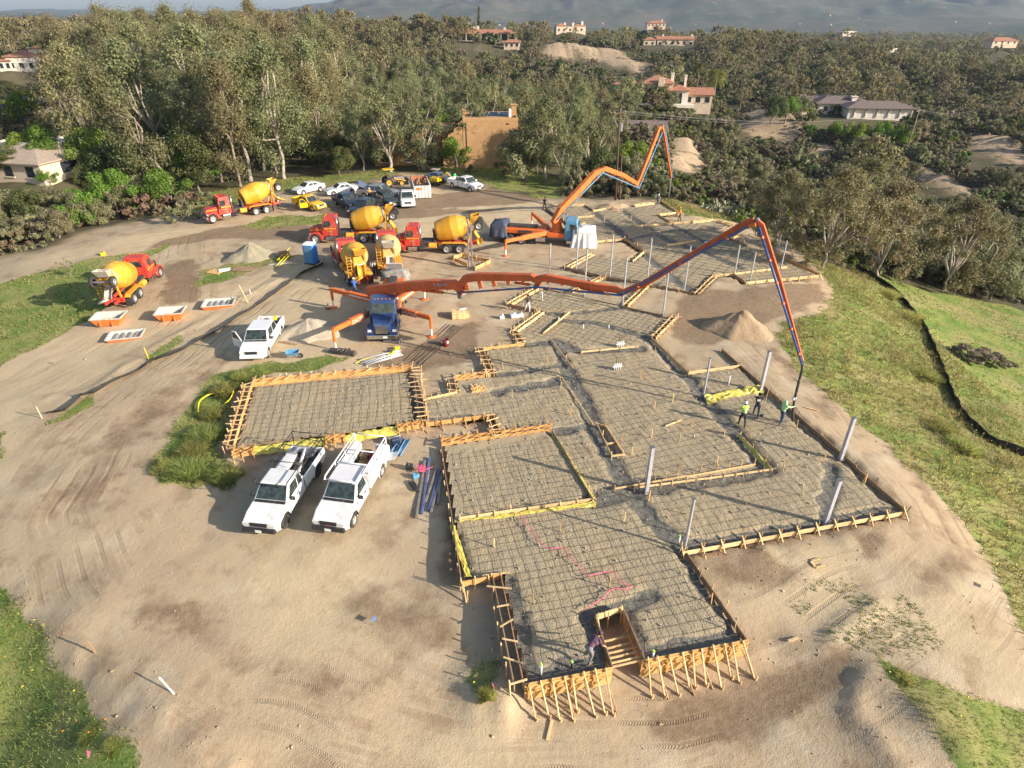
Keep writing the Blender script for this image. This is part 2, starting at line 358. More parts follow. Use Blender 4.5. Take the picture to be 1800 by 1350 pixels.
# --- foundation outlines (photo points on the pad)
LEFT_BED = GP([(447,680),(717,655),(731,744),(414,786)])
MAIN_BED = GP([(924,1205),(1072,1174),(1045,1090),(1092,1075),(1132,1162),(1310,1126),(1203,968),(1586,899),(1340,687),(1300,646),(1211,658),(1146,596),(1180,558),(1165,554),(1094,538),(1134,500),(1060,492),(1000,513),
   (955,508),(900,537),(943,547),(957,551),(911,584),(922,606),(852,615),(870,660),(800,669),(804,690),(744,704),(750,744),(868,732),(882,768),(780,784),(814,1022),(882,1010)])
FAR_BED = GP([(994,471),(1039,447),(1111,460),(1131,444),(1097,422),(1034,426),(990,388),(960,368),(975,362),(1028,362),(1043,371),(1117,363),(1150,359),(1162,357),(1190,376),(1157,379),(1177,391),(1217,392),(1257,388),(1283,398),
   (1258,404),(1303,415),(1280,420),(1312,433),(1330,448),(1357,446),(1438,485),(1310,498),(1290,484),(1253,485),(1220,516),(1150,502),(1065,489)])
BEDS = [LEFT_BED, MAIN_BED, FAR_BED]
BED_ALL = BEDS
def H(X, Y):
    X = np.asarray(X, float); Y = np.asarray(Y, float)
    D = np.hypot(X - 15, Y - 62); w = smooth(85, 175, D)
    n = near_h(X, Y); n = np.clip(n, -17, 3)
    rough = smooth(40, 120, D)
    z = n * (1 - w) + far_h(X, Y) * w + rough * 0.5 * vnoise(X, Y, 9, 21, 3)
    z = z + (0.07 * vnoise(X, Y, 2.2, 31, 3) + 0.12 * vnoise(X, Y, 7, 33, 2)) * (1 - rough)
    return z
PADS = [(848,288,113,14),(55,305,96,12),(52,122,215,14),(78,192,150,12),(857,72,372,30),(900,84,360,14),(1000,56,480,24),(1185,80,420,26),(1152,47,620,24),(1150,182,190,16),(1128,240,148,10),(1498,200,215,26),(1398,213,205,10),
 (1757,78,520,20),(1690,160,330,14),(1430,118,420,16),(1490,60,760,20),(1560,92,520,14),(450,98,210,10),(1290,62,700,16)]
_pads = [(GT(x, y, t), r) for x, y, t, r in PADS]
_padd = [(p, r, float(p[2] - H(np.array([p[0]]), np.array([p[1]]))[0])) for p, r in _pads]
_H0 = H
def H(X, Y):
    z = _H0(X, Y)
    for p, r, d in _padd: z = z + d * np.exp(-(((X - p[0]) ** 2 + (Y - p[1]) ** 2) / (r * r)) ** 1.5)
    return z
def hit(px, py):
    t = np.linspace(70, 700, 900); d = ray(px, py); X, Y, Z = d[0] * t, d[1] * t, CAM_H + d[2] * t; k = np.argmax(Z < H(X, Y)); return np.array((X[k], Y[k], Z[k])), t[k]
BLUFF_PX = [(1335,210,7),(1355,226,8),(1375,242,7),(1320,232,6),(1200,262,5),(1212,285,5),(1195,295,4),(1625,318,5),(1650,330,5),(1690,345,4),(1720,252,6),(1750,262,6),(1785,280,6),(1030,95,9),(1070,102,9),(985,92,8),(1085,112,6),(1120,120,6),(1440,262,4),(1560,350,4)]
BLUFFS = []
for _x, _y, _r in BLUFF_PX: _p, _t = hit(_x, _y); BLUFFS.append((_x, _y, _t, _r * (1.0 if _t < 260 else 1.5)))
_blm = [(GT(x, y, t), r) for x, y, t, r in BLUFFS]
_H1 = H
def H(X, Y):
    z = _H1(X, Y)
    for p, r in _blm:
        dl = math.hypot(p[0], p[1]); cx, cy = p[0] * (1 + .9 * r / dl), p[1] * (1 + .9 * r / dl); z = z + (.42 if r < 9 else .26) * r * np.exp(-((X - cx) ** 2 + (Y - cy) ** 2) / (r * .85) ** 2) * (1 + .9 * vnoise(X, Y, 7, 161, 3))
    return z
SITE = PX([(-150,1600),(-150,470),(60,440),(170,402),(330,372),(480,330),(620,316),(700,303),(800,312),(950,346),(1190,352),(1300,386),(1470,470),(1560,522),(1650,640),(1720,770),(1950,900),(1950,1600)])
MOUNDS = [  # photo base point, radius, height
 ((440,447),4.9,2.2,'a'),((545,590),2.6,1.15,'b'),((1297,577),4.4,2.3,'c')]
BERMS = [  # polylines of pushed-up earth: photo points, width, height
 ([(1290,975),(1340,985),(1390,1000)],1.4,.16),([(1500,965),(1540,950)],1.0,.2),([(1640,840),(1600,810),(1540,770),(1460,720)],.5,.18),([(1530,1180),(1500,1250),(1540,1300),(1580,1350)],.5,.25),([(1560,1200),(1640,1260),(1700,1320)],.6,.2),
 ([(0,1010),(60,1080),(140,1160),(250,1230),(330,1290),(400,1350)],.7,.22),([(1540,1060),(1480,1110),(1440,1140)],.5,.2),([(850,1190),(870,1240)],1.2,.5),([(1400,1130),(1330,1150)],.5,.15),([(880,860),(870,870)],.4,.1),
 ([(830,1040),(790,960),(775,900)],.35,.16),([(80,700),(160,690),(270,610),(400,540),(540,465)],.5,.14),([(1300,415),(1340,430),(1400,462),(1440,478)],.6,.5),([(1070,363),(1085,362)],1.2,.6)]
_bl = [(PX(p), w, h) for p, w, h in BERMS]
def ground_h(X, Y):
    X = np.asarray(X, float); Y = np.asarray(Y, float); z = H(X, Y)
    for P, w, h in _bl:
        (x0, y0), (x1, y1) = P.min(0) - 3 * w, P.max(0) + 3 * w; m = (X > x0) & (X < x1) & (Y > y0) & (Y < y1)
        if m.any(): d = seg_dist(P, X[m], Y[m], closed=False); z[m] = z[m] + h * np.exp(-(d / w) ** 2) * (0.65 + 0.7 * vnoise(X[m], Y[m], 0.9, 41, 3))
    for B in BEDS:
        (x0, y0), (x1, y1) = B.min(0) - 1, B.max(0) + 1; m = (X > x0) & (X < x1) & (Y > y0) & (Y < y1); s = np.full(np.shape(X), -9.0); s[m] = sdf(B, X[m], Y[m]); z = np.where(s > -0.05, np.minimum(z, -0.5), z)
        near = (s <= -0.05) & (s > -0.5); z = np.where(near, np.minimum(z, -0.16), z)
    return z
def at(px, py, dz=0.0):
    z = -0.2
    for _ in range(14):
        x, y = G(px, py, z); z2 = Hs(x, y); z = z + (z2 - z) * 0.8
    return Vector((x, y, z2 + dz))
def att(px, py, t):        # a far point at depth t on the line of sight, on the ground there
    p = GT(px, py, t); return Vector((p[0], p[1], Hs(p[0], p[1])))

# ---------------------------------------------------------------- terrain mesh
def graded(lo, hi, step, a, b, grow):
    mid = list(np.arange(lo, hi + 1e-6, step)); r = [mid[-1]]; s = step
    while r[-1] < b: s *= grow; r.append(r[-1] + s)
    l = [mid[0]]; s = step
    while l[-1] > a: s *= grow; l.append(l[-1] - s)
    return np.array(l[:0:-1] + mid + r[1:])
gx = graded(-48, 42, 0.32, -9000, 9000, 1.085); gy = graded(6, 96, 0.32, -400, 9500, 1.07)
GX, GY = np.meshgrid(gx, gy); GZ = ground_h(GX, GY)
nx, ny = len(gx), len(gy)
idx = np.arange(nx * ny).reshape(ny, nx)
Q = np.stack([idx[:-1, :-1], idx[:-1, 1:], idx[1:, 1:], idx[1:, :-1]], -1).reshape(-1, 4)
Vt = np.stack([GX.ravel(), GY.ravel(), GZ.ravel()], 1)

GRASS = [[(-60,1000),(0,1030),(40,1080),(80,1120),(110,1180),(160,1240),(230,1300),(260,1400),(-60,1400)],
 [(-40,510),(60,478),(170,455),(300,431),(275,455),(250,480),(245,505),(150,560),(80,602),(0,648),(-60,670)],
 [(343,505),(358,472),(430,452),(515,448),(482,470),(420,482),(375,500)],
 [(425,396),(470,381),(575,377),(565,394),(480,400)],
 [(305,368),(350,345),(470,318),(690,298),(700,308),(600,322),(500,334),(420,358),(370,372)],
 [(760,292),(890,284),(985,312),(1040,338),(1000,346),(940,346),(880,330),(815,312)],
 [(1195,362),(1300,372),(1400,425),(1470,470),(1550,510),(1640,620),(1660,690),(1720,785),(1850,870),(1850,1230),(1790,1090),(1740,985),(1660,880),(1560,790),(1470,712),(1400,652),(1362,600),(1372,562),(1445,540),(1470,510),(1440,470),(1380,420),(1300,390),(1200,380)],
 [(1480,465),(1600,500),(1850,555),(1850,870),(1745,820),(1690,760),(1655,690),(1628,622),(1570,540)],
 [(385,655),(470,648),(455,668),(415,690),(408,740),(392,800),(400,850),(350,858),(285,852),(265,815),(305,760),(345,700)],
 [(470,640),(560,628),(620,632),(560,650),(470,655)],
 [(1535,1145),(1600,1185),(1700,1225),(1850,1270),(1850,1380),(1700,1380),(1610,1265),(1560,1200)],
 [(84,748),(110,720),(155,694),(158,704),(120,735)],[(-30,760),(18,752),(10,790),(0,812),(-40,810)],[(255,628),(300,600),(330,588),(335,596),(290,618),(262,638)],
 [(830,1215),(848,1180),(870,1185),(880,1215),(855,1240)],[(1155,350),(1215,360),(1290,385),(1230,380),(1170,370)]]
_gp = [PX(g) for g in GRASS]
MUD = [[(290,420),(400,397),(540,392),(560,405),(540,425),(430,420),(330,428),(250,440)],[(285,470),(345,450),(352,500),(350,535),(290,535)],[(780,340),(900,330),(960,352),(900,360),(780,366),(700,378),(690,340)],
 [(1250,985),(1330,960),(1420,985),(1410,1010),(1350,1035),(1280,1020)],[(1190,520),(1300,505),(1440,500),(1450,530),(1370,560),(1250,610),(1180,590)],[(1500,950),(1560,920),(1570,960),(1520,985)],
 [(760,900),(800,900),(830,1030),(800,1040)],[(1130,1235),(1350,1180),(1480,1150),(1500,1210),(1350,1290),(1150,1290)],[(620,640),(760,600),(840,560),(830,640),(740,650)],[(430,330),(700,300),(710,312),(520,340)],[(550,360),(700,370),(900,366),(720,385),(560,380)]]
_mp = [PX(g) for g in MUD]
PALE = [[(-60,740),(-60,650),(90,600),(200,560),(420,500),(540,450),(560,462),(430,540),(280,610),(150,690),(70,740),(60,800),(-60,900)],[(1340,1060),(1420,1010),(1560,1030),(1700,1040),(1720,1120),(1600,1160),(1440,1120)],
 [(700,380),(900,350),(960,362),(960,385),(860,410),(720,420)],[(330,520),(560,470),(640,560),(600,640),(440,650),(300,700)],[(820,1240),(900,1260),(930,1350),(700,1350)],[(840,1210),(890,1180),(910,1250),(850,1260)],[(420,980),(640,960),(700,1100),(480,1150)],[(250,410),(450,372),(480,385),(300,425),(60,470),(40,455)],[(1330,990),(1420,960),(1560,1000),(1500,1060),(1380,1060)]]
_pp = [PX(g) for g in PALE]
TRACK = PX([(-100,500),(60,450),(200,425),(380,402),(520,402),(640,395),(800,385),(960,378)]), PX([(560,470),(430,560),(330,640),(200,760),(120,900),(180,1050),(420,1190),(800,1290),(1180,1270),(1420,1170),(1620,1060),(1690,990),(1640,890),(1540,790),(1440,690),(1360,610),(1340,560),(1430,520)]), PX([(560,480),(700,470),(850,480),(960,470)]), PX([(330,420),(320,470),(310,540),(200,620),(60,690),(-100,760)])
def soft(polys, X, Y, width):
    o = np.zeros(X.shape)
    for P in polys:
        x0, y0 = P.min(0) - 2 * width; x1, y1 = P.max(0) + 2 * width
        m = (X > x0) & (X < x1) & (Y > y0) & (Y < y1)
        if m.any(): o[m] = np.maximum(o[m], smooth(-width, width, sdf(P, X[m], Y[m])))
    return o
def masks(X, Y):
    nz = 0.9 * vnoise(X, Y, 2.5, 51, 3); ds = np.hypot(X, Y); sc = np.clip(ds / 45, 0.6, 4)
    g = soft(_gp, X + nz * sc, Y + vnoise(X, Y, 2.5, 52, 3) * sc, 0.55)
    site = smooth(-1.5, 2.0, sdf(SITE, X, Y) + 2 * nz)
    mud = soft(_mp, X + nz, Y + nz, 1.4); pale = soft(_pp, X + nz, Y - nz, 1.8)
    return g, mud, pale, site
mg, mm, mp, ms = masks(GX, GY)
BROWN = [[(1345,590),(1400,640),(1470,705),(1560,785),(1660,875),(1735,985),(1700,1060),(1640,1075),(1560,1040),(1600,985),(1640,930),(1590,850),(1480,745),(1400,690),(1345,640)],[(80,880),(200,740),(330,640),(420,600),(400,640),(260,780),(180,900),(130,1010)],[(560,1000),(820,1060),(870,1160),(700,1200),(560,1100)],[(240,1000),(420,1080),(700,1220),(640,1260),(400,1180),(220,1080)]]
mm = np.maximum(mm, 0.62 * soft([PX(g) for g in BROWN], GX + vnoise(GX, GY, 3, 131, 3), GY + vnoise(GX, GY, 3, 132, 3), 1.6))
best = np.full(GX.shape, 1e9); fs = np.zeros(GX.shape); fd = np.zeros(GX.shape)
sub = (np.abs(GX) < 70) & (GY < 110)
for k, P in enumerate(TRACK):
    d, s = seg_dist(P, GX[sub], GY[sub], closed=False, arc=True); m = np.abs(d) < best[sub]
    a = fs[sub]; b_ = fd[sub]; c_ = best[sub]
    a[m] = s[m] + k * 200; b_[m] = d[m] + k * 37; c_[m] = np.abs(d[m]); fs[sub] = a; fd[sub] = b_; best[sub] = c_
trk = np.exp(-(best / 4.6) ** 2) * smooth(-.6, .25, vnoise(GX, GY, 11, 77, 3))

def ground_material():
    b = NT('ground_earth'); geo = b.n('NewGeometry'); pos = (geo, 0)
    m1 = b.n('Attribute', attribute_name='m1'); m2 = b.n('Attribute', attribute_name='m2'); fl = b.n('Attribute', attribute_name='flow')
    sep = b.n('SeparateXYZ'); b.t.links.new(m1.outputs['Vector'], sep.inputs[0])
    sp2 = b.n('SeparateXYZ'); b.t.links.new(m2.outputs['Vector'], sp2.inputs[0])
    n_big = b.noise(pos, 0.10, 3); n_mid = b.noise(pos, 0.55, 4, 0.62); n_fine = b.noise(pos, 3.4, 4, 0.68); n_grit = b.noise(pos, 16, 1, 0.6)
    c = b.mix(b.ramp(n_big, .35, .65), (0.45, 0.335, 0.212), (0.40, 0.315, 0.205))
    c = b.mix(b.math('MULTIPLY', b.ramp(n_mid, .48, .68), .75), c, (0.27, 0.185, 0.112))
    c = b.mix(b.math('MULTIPLY', b.ramp(b.noise(pos, 0.32, 4, 0.6), .52, .68), .7), c, (0.51, 0.415, 0.285))
    c = b.mix(b.math('MULTIPLY', (sep, 2), .6), c, (0.56, 0.44, 0.27))
    # streaks that run along the driven tracks
    sc = b.n('VectorMath', operation='MULTIPLY'); b.t.links.new(fl.outputs['Vector'], sc.inputs[0]); sc.inputs[1].default_value = (0.045, 1.3, 1.0)
    st = b.noise(sc, 1.0, 3, 0.65); sc2 = b.n('VectorMath', operation='MULTIPLY'); b.t.links.new(fl.outputs['Vector'], sc2.inputs[0]); sc2.inputs[1].default_value = (0.16, 3.6, 1.0)
    st2 = b.noise(sc2, 1.0, 2, 0.6)
    sm = b.math('MULTIPLY', b.math('MULTIPLY', (sp2, 1), .7), b.ramp(b.noise(pos, .35, 3, .6), .38, .6))
    c = b.mix(b.math('MULTIPLY', b.math('MULTIPLY', b.ramp(st, .45, .64), sm), .8), c, (0.27, 0.185, 0.112))
    c = b.mix(b.math('MULTIPLY', b.math('MULTIPLY', b.ramp(st2, .5, .68), sm), .6), c, (0.58, 0.47, 0.325))
    # wheel ruts with tread bars
    fsx = b.n('SeparateXYZ'); b.t.links.new(fl.outputs['Vector'], fsx.inputs[0])
    wob = b.n('CombineXYZ'); b.t.links.new(b.math('MULTIPLY', (fsx, 0), .11).outputs[0], wob.inputs[0])
    wn = b.noise(wob, 1.0, 1); dd = b.math('ADD', (fsx, 1), b.math('MULTIPLY', wn, 3.0))
    lane = b.math('ABSOLUTE', b.math('SUBTRACT', b.math('PINGPONG', dd, .95), .45)); rut = b.ramp(lane, .15, .07)
    rutm = b.math('MULTIPLY', b.math('MULTIPLY', rut, (sp2, 1)), b.ramp(b.noise(pos, .22, 2), .48, .6))
    tread = b.math('MULTIPLY', b.math('SINE', b.math('ADD', b.math('MULTIPLY', (fsx, 0), 58.0), b.math('MULTIPLY', lane, 40.0))), .5)
    c = b.mix(b.math('MULTIPLY', rutm, b.math('ADD', .3, b.math('MULTIPLY', tread, .25))), c, (0.21, 0.15, 0.095))
    md = b.math('MULTIPLY', b.ramp(b.math('ADD', (sep, 1), b.math('MULTIPLY', b.math('SUBTRACT', n_mid, .5), .9)), .35, .75), .82)
    c = b.mix(md, c, b.mix(b.ramp(n_fine, .35, .7), (0.175, 0.115, 0.068), (0.25, 0.175, 0.11)))
    c = b.mix(b.math('MULTIPLY', b.ramp(n_fine, .52, .75), .2), c, (0.24, 0.17, 0.105))
    c = b.mix(b.math('MULTIPLY', b.ramp(n_grit, .58, .72), .18), c, (0.58, 0.50, 0.38))
    # living cover
    wild = b.mix(b.ramp(n_mid, .4, .65), (0.105, 0.085, 0.052), (0.075, 0.08, 0.036)); wild = b.mix(b.math('MULTIPLY', b.ramp(n_big, .5, .7), .5), wild, (0.22, 0.165, 0.10))
    nrm = b.n('SeparateXYZ'); b.t.links.new(geo.outputs['True Normal'], nrm.inputs[0])
    c = b.mix(b.math('SUBTRACT', 1.0, (sp2, 0)), c, wild)
    gcol = b.mix(b.ramp(n_mid, .35, .65), (0.13, 0.20, 0.042), (0.25, 0.265, 0.078))
    gcol = b.mix(b.math('MULTIPLY', b.ramp(b.noise(pos, .23, 4, .6), .46, .64), .62), gcol, (0.34, 0.26, 0.13))
    gcol = b.mix(b.math('MULTIPLY', b.ramp(n_fine, .45, .7), .35), gcol, (0.08, 0.11, 0.03))
    gm = b.ramp(b.math('ADD', (sep, 0), b.math('MULTIPLY', b.math('SUBTRACT', n_fine, .5), .9)), .38, .62)
    c = b.mix(gm, c, gcol)
    # bare sandstone where the canyon sides are steep
    steep = b.ramp(b.math('ADD', nrm and (nrm, 2), b.math('MULTIPLY', b.math('SUBTRACT', n_mid, .5), .25)), .80, .66)
    bl = b.math('MULTIPLY', (sp2, 2), b.ramp(b.math('ADD', n_mid, b.math('MULTIPLY', (sp2, 2), .22)), .52, .66))
    c = b.mix(bl, c, b.mix(b.ramp(n_fine, .35, .7), (0.50, 0.38, 0.25), (0.30, 0.20, 0.12)))
    bmp = b.n('Bump', {'Strength': 0.6, 'Distance': 0.06}); b.t.links.new(b.math('ADD', b.math('ADD', b.math('MULTIPLY', n_fine, .8), b.math('MULTIPLY', n_grit, .35)), b.math('SUBTRACT', b.math('MULTIPLY', b.math('MULTIPLY', st2, sm), .5), b.math('MULTIPLY', rutm, b.math('ADD', .5, b.math('MULTIPLY', tread, .4))))).outputs[0], bmp.inputs['Height'])
    p = b.n('BsdfPrincipled', {'Base Color': c, 'Roughness': 0.95}); p.inputs['Specular IOR Level'].default_value = 0.15
    b.t.links.new(bmp.outputs[0], p.inputs['Normal']); return b.done(p)
GROUND_MAT = ground_material()
me = grid_mesh('ground', Vt, Q, GROUND_MAT)
blf = np.zeros(GX.shape)
for bx, by, bt, br in BLUFFS:
    p = GT(bx, by, bt); d = np.hypot((GX - p[0]) / 1.0, (GY - p[1]) / 1.6); blf = np.maximum(blf, smooth(br * 1.15, br * 0.5, d + 0.35 * br * vnoise(GX, GY, 6, 71, 3)))
a1 = me.attributes.new('m1', 'FLOAT_VECTOR', 'POINT'); a1.data.foreach_set('vector', np.stack([mg.ravel(), mm.ravel(), mp.ravel()], 1).astype(np.float32).ravel())
a2 = me.attributes.new('m2', 'FLOAT_VECTOR', 'POINT'); a2.data.foreach_set('vector', np.stack([ms.ravel(), (trk * (1 - mg)).ravel(), blf.ravel()], 1).astype(np.float32).ravel())
a3 = me.attributes.new('flow', 'FLOAT_VECTOR', 'POINT'); a3.data.foreach_set('vector', np.stack([fs.ravel(), fd.ravel(), np.zeros(fs.size)], 1).astype(np.float32).ravel())
tag(link('ground', me), kind='structure')

# the dry ranges beyond the valley
aa = np.linspace(R(-52), R(52), 620); rr_ = np.linspace(2350, 8600, 90) ; AA, RR = np.meshgrid(aa, rr_); MX, MY = RR * np.sin(AA), RR * np.cos(AA)
rg = lambda sc, sd: 1 - 2 * np.abs(vnoise(MX, MY, sc, sd, 1))
MZ = far_h(MX, MY, 0.0) + smooth(2900, 4300, RR) * (46 * rg(1100, 141) + 40 * rg(480, 142) + 20 * rg(210, 143) + 9 * rg(90, 144) - 44) * (0.25 + 0.75 * smooth(-0.34, -0.1, AA)) - smooth(2700, 2350, RR) * 60
mi_ = np.arange(AA.size).reshape(AA.shape); mq = np.stack([mi_[:-1, :-1], mi_[:-1, 1:], mi_[1:, 1:], mi_[1:, :-1]], -1).reshape(-1, 4)
b = NT('range_brush'); geo = b.n('NewGeometry'); n1 = b.noise((geo, 0), .004, 5, .65); n2 = b.noise((geo, 0), .02, 4, .65)
c = b.mix(b.ramp(n1, .4, .62), (0.11, 0.10, 0.072), (0.07, 0.08, 0.052)); c = b.mix(b.math('MULTIPLY', b.ramp(n2, .5, .68), .5), c, (0.19, 0.155, 0.115)); pb = b.n('BsdfDiffuse', {'Color': c}); mh = grid_mesh('far_hills', np.stack([MX.ravel(), MY.ravel(), MZ.ravel()], 1), mq, b.done(pb)); tag(link('far_hills', mh), kind='structure')
def Hs(x, y):              # ground height by looking the mesh up
    i = min(max(int(np.searchsorted(gx, x)) - 1, 0), nx - 2); j = min(max(int(np.searchsorted(gy, y)) - 1, 0), ny - 2)
    u = (x - gx[i]) / (gx[i + 1] - gx[i]); v = (y - gy[j]) / (gy[j + 1] - gy[j])
    return float((GZ[j, i] * (1 - u) + GZ[j, i + 1] * u) * (1 - v) + (GZ[j + 1, i] * (1 - u) + GZ[j + 1, i + 1] * u) * v)
# haze: even, thin air over the whole valley
hz = MB().box((0, 4500, 90), (19400, 10600, 760)).build('haze', [])
b = NT('haze_air'); pv = b.n('VolumePrincipled'); pv.inputs['Color'].default_value = (0.55, 0.72, 1.0, 1); pv.inputs['Density'].default_value = 0.00007; pv.inputs['Anisotropy'].default_value = 0.15
b.t.links.new(pv.outputs[0], b.out.inputs['Volume']); hz.data.materials.append(b.m); tag(hz, kind='stuff')
def rail(parent, name, pts, r, m, n=6): return MB().tube(pts, r, n).build(name, M_(m), parent, True)
# ---------------------------------------------------------------- people
def capsule(m, a, b, r0, r1, n=10):
    a, b = Vector(a), Vector(b); d = (b - a); Ln = max(d.length, 1e-4); d = d / Ln; sd = d.orthogonal().normalized(); up = d.cross(sd); bi = len(m.v); prof = []
    for t in np.linspace(-math.pi / 2, 0, 4)[:-1] if True else []: prof.append((r0 * math.sin(t), r0 * math.cos(t)))
    prof += [(0, r0), (Ln, r1)]
    for t in np.linspace(0, math.pi / 2, 4)[1:]: prof.append((Ln + r1 * math.sin(t), max(r1 * math.cos(t), 1e-3)))
    prof[0] = (-r0, 1e-3)
    for ax, r in prof:
        for j in range(n): t = 2 * math.pi * j / n; m.v.append(tuple(a + d * ax + (sd * math.cos(t) + up * math.sin(t)) * r))
    for i in range(len(prof) - 1):
        for j in range(n): j2 = (j + 1) % n; m.f.append((bi + i * n + j, bi + i * n + j2, bi + (i + 1) * n + j2, bi + (i + 1) * n + j)); m.m.append(0)
    m.f.append(tuple(bi + j for j in reversed(range(n)))); m.m.append(0); e = bi + (len(prof) - 1) * n; m.f.append(tuple(e + j for j in range(n))); m.m.append(0)
SK, SH, PA, BO, HA = range(5)
def person(label, loc, rz, shirt, pants, lean=4, arms=((20, 15), (-20, 15)), reach=None, stride=.18, hat=None, hatm='white_plastic', hair=True, stripes=None, bendknee=.0, belt=None, height=1.75, sleeves=True, glove=None, extra=None):
    """local frame: +x faces forward, +y left"""
    root = thing('person', label, 'person', loc, rz); K = height / 1.75; caps = []
    def C(a, b, r0, r1, zone): caps.append((Vector(a) * K, Vector(b) * K, r0 * K, r1 * K, zone))
    ln = R(lean); hip = Vector((-.10 * math.sin(ln) * 2, 0, .94 - bendknee * .35))
    def T(p): v = Vector(p); return hip + Vector((v.x * math.cos(ln) + v.z * math.sin(ln), v.y, -v.x * math.sin(ln) + v.z * math.cos(ln)))
    for s in (1, -1):
        fx = stride * s; foot = Vector((fx, s * .13, .09)); hp = hip + Vector((0, s * .09, 0)); kn = (hp + foot) / 2 + Vector((.05 + bendknee * .5, s * .02, .03))
        C(hp, kn, .095, .068, PA); C(kn, foot + Vector((-.02, 0, .02)), .066, .048, PA); C(foot + Vector((-.06, 0, -.04)), foot + Vector((.15, s * .02, -.045)), .05, .042, BO)
        sh = T((0, s * .19, .50)); C(T((0, s * .08, .52)), sh, .075, .075, SH)
        if reach and s in reach: wr = (Matrix.Rotation(-rz, 3, 'Z') @ (Vector(reach[s]) - Vector(loc))) / K; dd = wr - sh; wr = sh + dd.normalized() * min(dd.length, .56); el = (sh + wr) / 2 + Vector((-.03, s * .05, -.06)) * (1.4 - dd.length)
        else:
            sw, out = arms[0] if s > 0 else arms[1]; sw, out = R(sw + lean * .2), R(out); el = sh + Vector((math.sin(sw) * .29, s * math.sin(out) * .29, -math.cos(sw) * .29 * math.cos(out))); sw2 = sw + R(25); wr = el + Vector((math.sin(sw2) * .25, s * math.sin(out * .5) * .25, -math.cos(sw2) * .25))
        C(sh, el, .058, .046, SH); C(el, wr, .045, .034, SH if sleeves else SK)
        hd = (wr - el).normalized(); sidev = hd.cross(Vector((0, 0, 1))); sidev = (sidev if sidev.length > .1 else Vector((1, 0, 0))).normalized(); pal = wr + hd * .075; C(wr, pal, .03, .036, SK)
        for q, (o, l) in enumerate(((-.027, .068), (-.009, .08), (.009, .074), (.027, .056))): k1 = pal + sidev * o + hd * .02; k2 = k1 + hd * l * .55; C(k1, k2, .0125, .0115, SK); C(k2, k2 + hd * l * .35 + Vector((0, 0, -.018)), .0115, .010, SK)
        C(wr + sidev * .028 + hd * .02, wr + sidev * .062 + hd * .065, .014, .011, SK)
    C(hip + Vector((0, -.06, 0)), hip + Vector((0, .06, 0)), .125, .125, PA); C(T((0, 0, .06)), T((0, 0, .26)), .135, .135, SH); C(T((.01, -.07, .36)), T((.01, .07, .36)), .135, .135, SH); C(T((0, 0, .2)), T((.01, 0, .42)), .14, .14, SH)
    nk = T((.01, 0, .52)); hl = R(lean * .75); hc = nk + Vector((math.sin(hl) * .17 + .02, 0, math.cos(hl) * .17)); C(nk, nk + (hc - nk) * .5, .055, .052, SK)
    up = Vector((math.sin(hl), 0, math.cos(hl))); fw_ = Vector((math.cos(hl), 0, -math.sin(hl)))
    C(hc + up * .03 - fw_ * .02, hc + up * .035 + fw_ * .01, .094, .09, HA if hair else SK); C(hc + up * .02 + fw_ * .03, hc - up * .055 + fw_ * .035, .074, .055, SK); C(hc + fw_ * .1 - up * .0, hc + fw_ * .115 - up * .025, .014, .016, SK)
    for s in (1, -1): C(hc + Vector((0, s * .085, 0)) + up * .01, hc + Vector((-.01, s * .09, 0)) - up * .025, .018, .014, SK); C(hc + fw_ * .098 + Vector((0, s * .032, 0)) + up * .018, hc + fw_ * .1 + Vector((0, s * .034, 0)) + up * .018, .011, .011, HA)
    C(hc + fw_ * .092 - up * .055 + Vector((0, -.018, 0)), hc + fw_ * .092 - up * .055 + Vector((0, .018, 0)), .009, .009, SK)
    m = MB()
    for a, b, r0, r1, z in caps: capsule(m, a, b, r0, r1)
    o = m.build('body', M_('skin'), root, True); rm = o.modifiers.new('r', 'REMESH'); rm.mode = 'VOXEL'; rm.voxel_size = .019 * K
    dg = bpy.context.evaluated_depsgraph_get(); me = bpy.data.meshes.new_from_object(o.evaluated_get(dg)); o.modifiers.clear(); o.data = me; me.materials.clear()
    for k in ('skin', shirt, pants, 'boot', 'hair'): me.materials.append(M_(k))
    if glove: pass
    c = np.empty(len(me.polygons) * 3, np.float32); me.polygons.foreach_get('center', c); c = c.reshape(-1, 3); best = np.full(len(c), 1e9); zi = np.zeros(len(c), np.int32)
    for a, b, r0, r1, z in caps:
        A = np.array(a); ab = np.array(b - a); t = np.clip((c - A) @ ab / (ab @ ab + 1e-9), 0, 1); d = np.linalg.norm(c - A - t[:, None] * ab, axis=1) - (r0 + (r1 - r0) * t); mk = d < best; best[mk] = d[mk]; zi[mk] = z
    me.polygons.foreach_set('material_index', zi); me.polygons.foreach_set('use_smooth', np.ones(len(c), bool)); me.update()
    Mh = Matrix((fw_, Vector((0, 1, 0)), up)).transposed()
    if hat == 'hardhat':
        hm = MB().lathe([(0, .135), (.03, .125), (.1, .1), (.135, .05), (.14, .005)], 16, Mh @ Matrix.Rotation(R(-90), 3, 'Y'), c=(hc + up * .05) * K); hm.add([(hc + up * .055 + Mh @ Vector(q)) * K for q in ((.08, -.09, 0), (.19, -.05, -.01), (.19, .05, -.01), (.08, .09, 0), (.08, -.09, .012), (.19, -.05, .002), (.19, .05, .002), (.08, .09, .012))], [(0, 1, 2, 3), (4, 5, 6, 7), (0, 1, 5, 4), (1, 2, 6, 5), (2, 3, 7, 6)]); hm.build('hard_hat', M_(hatm), root, True)
    elif hat == 'cap':
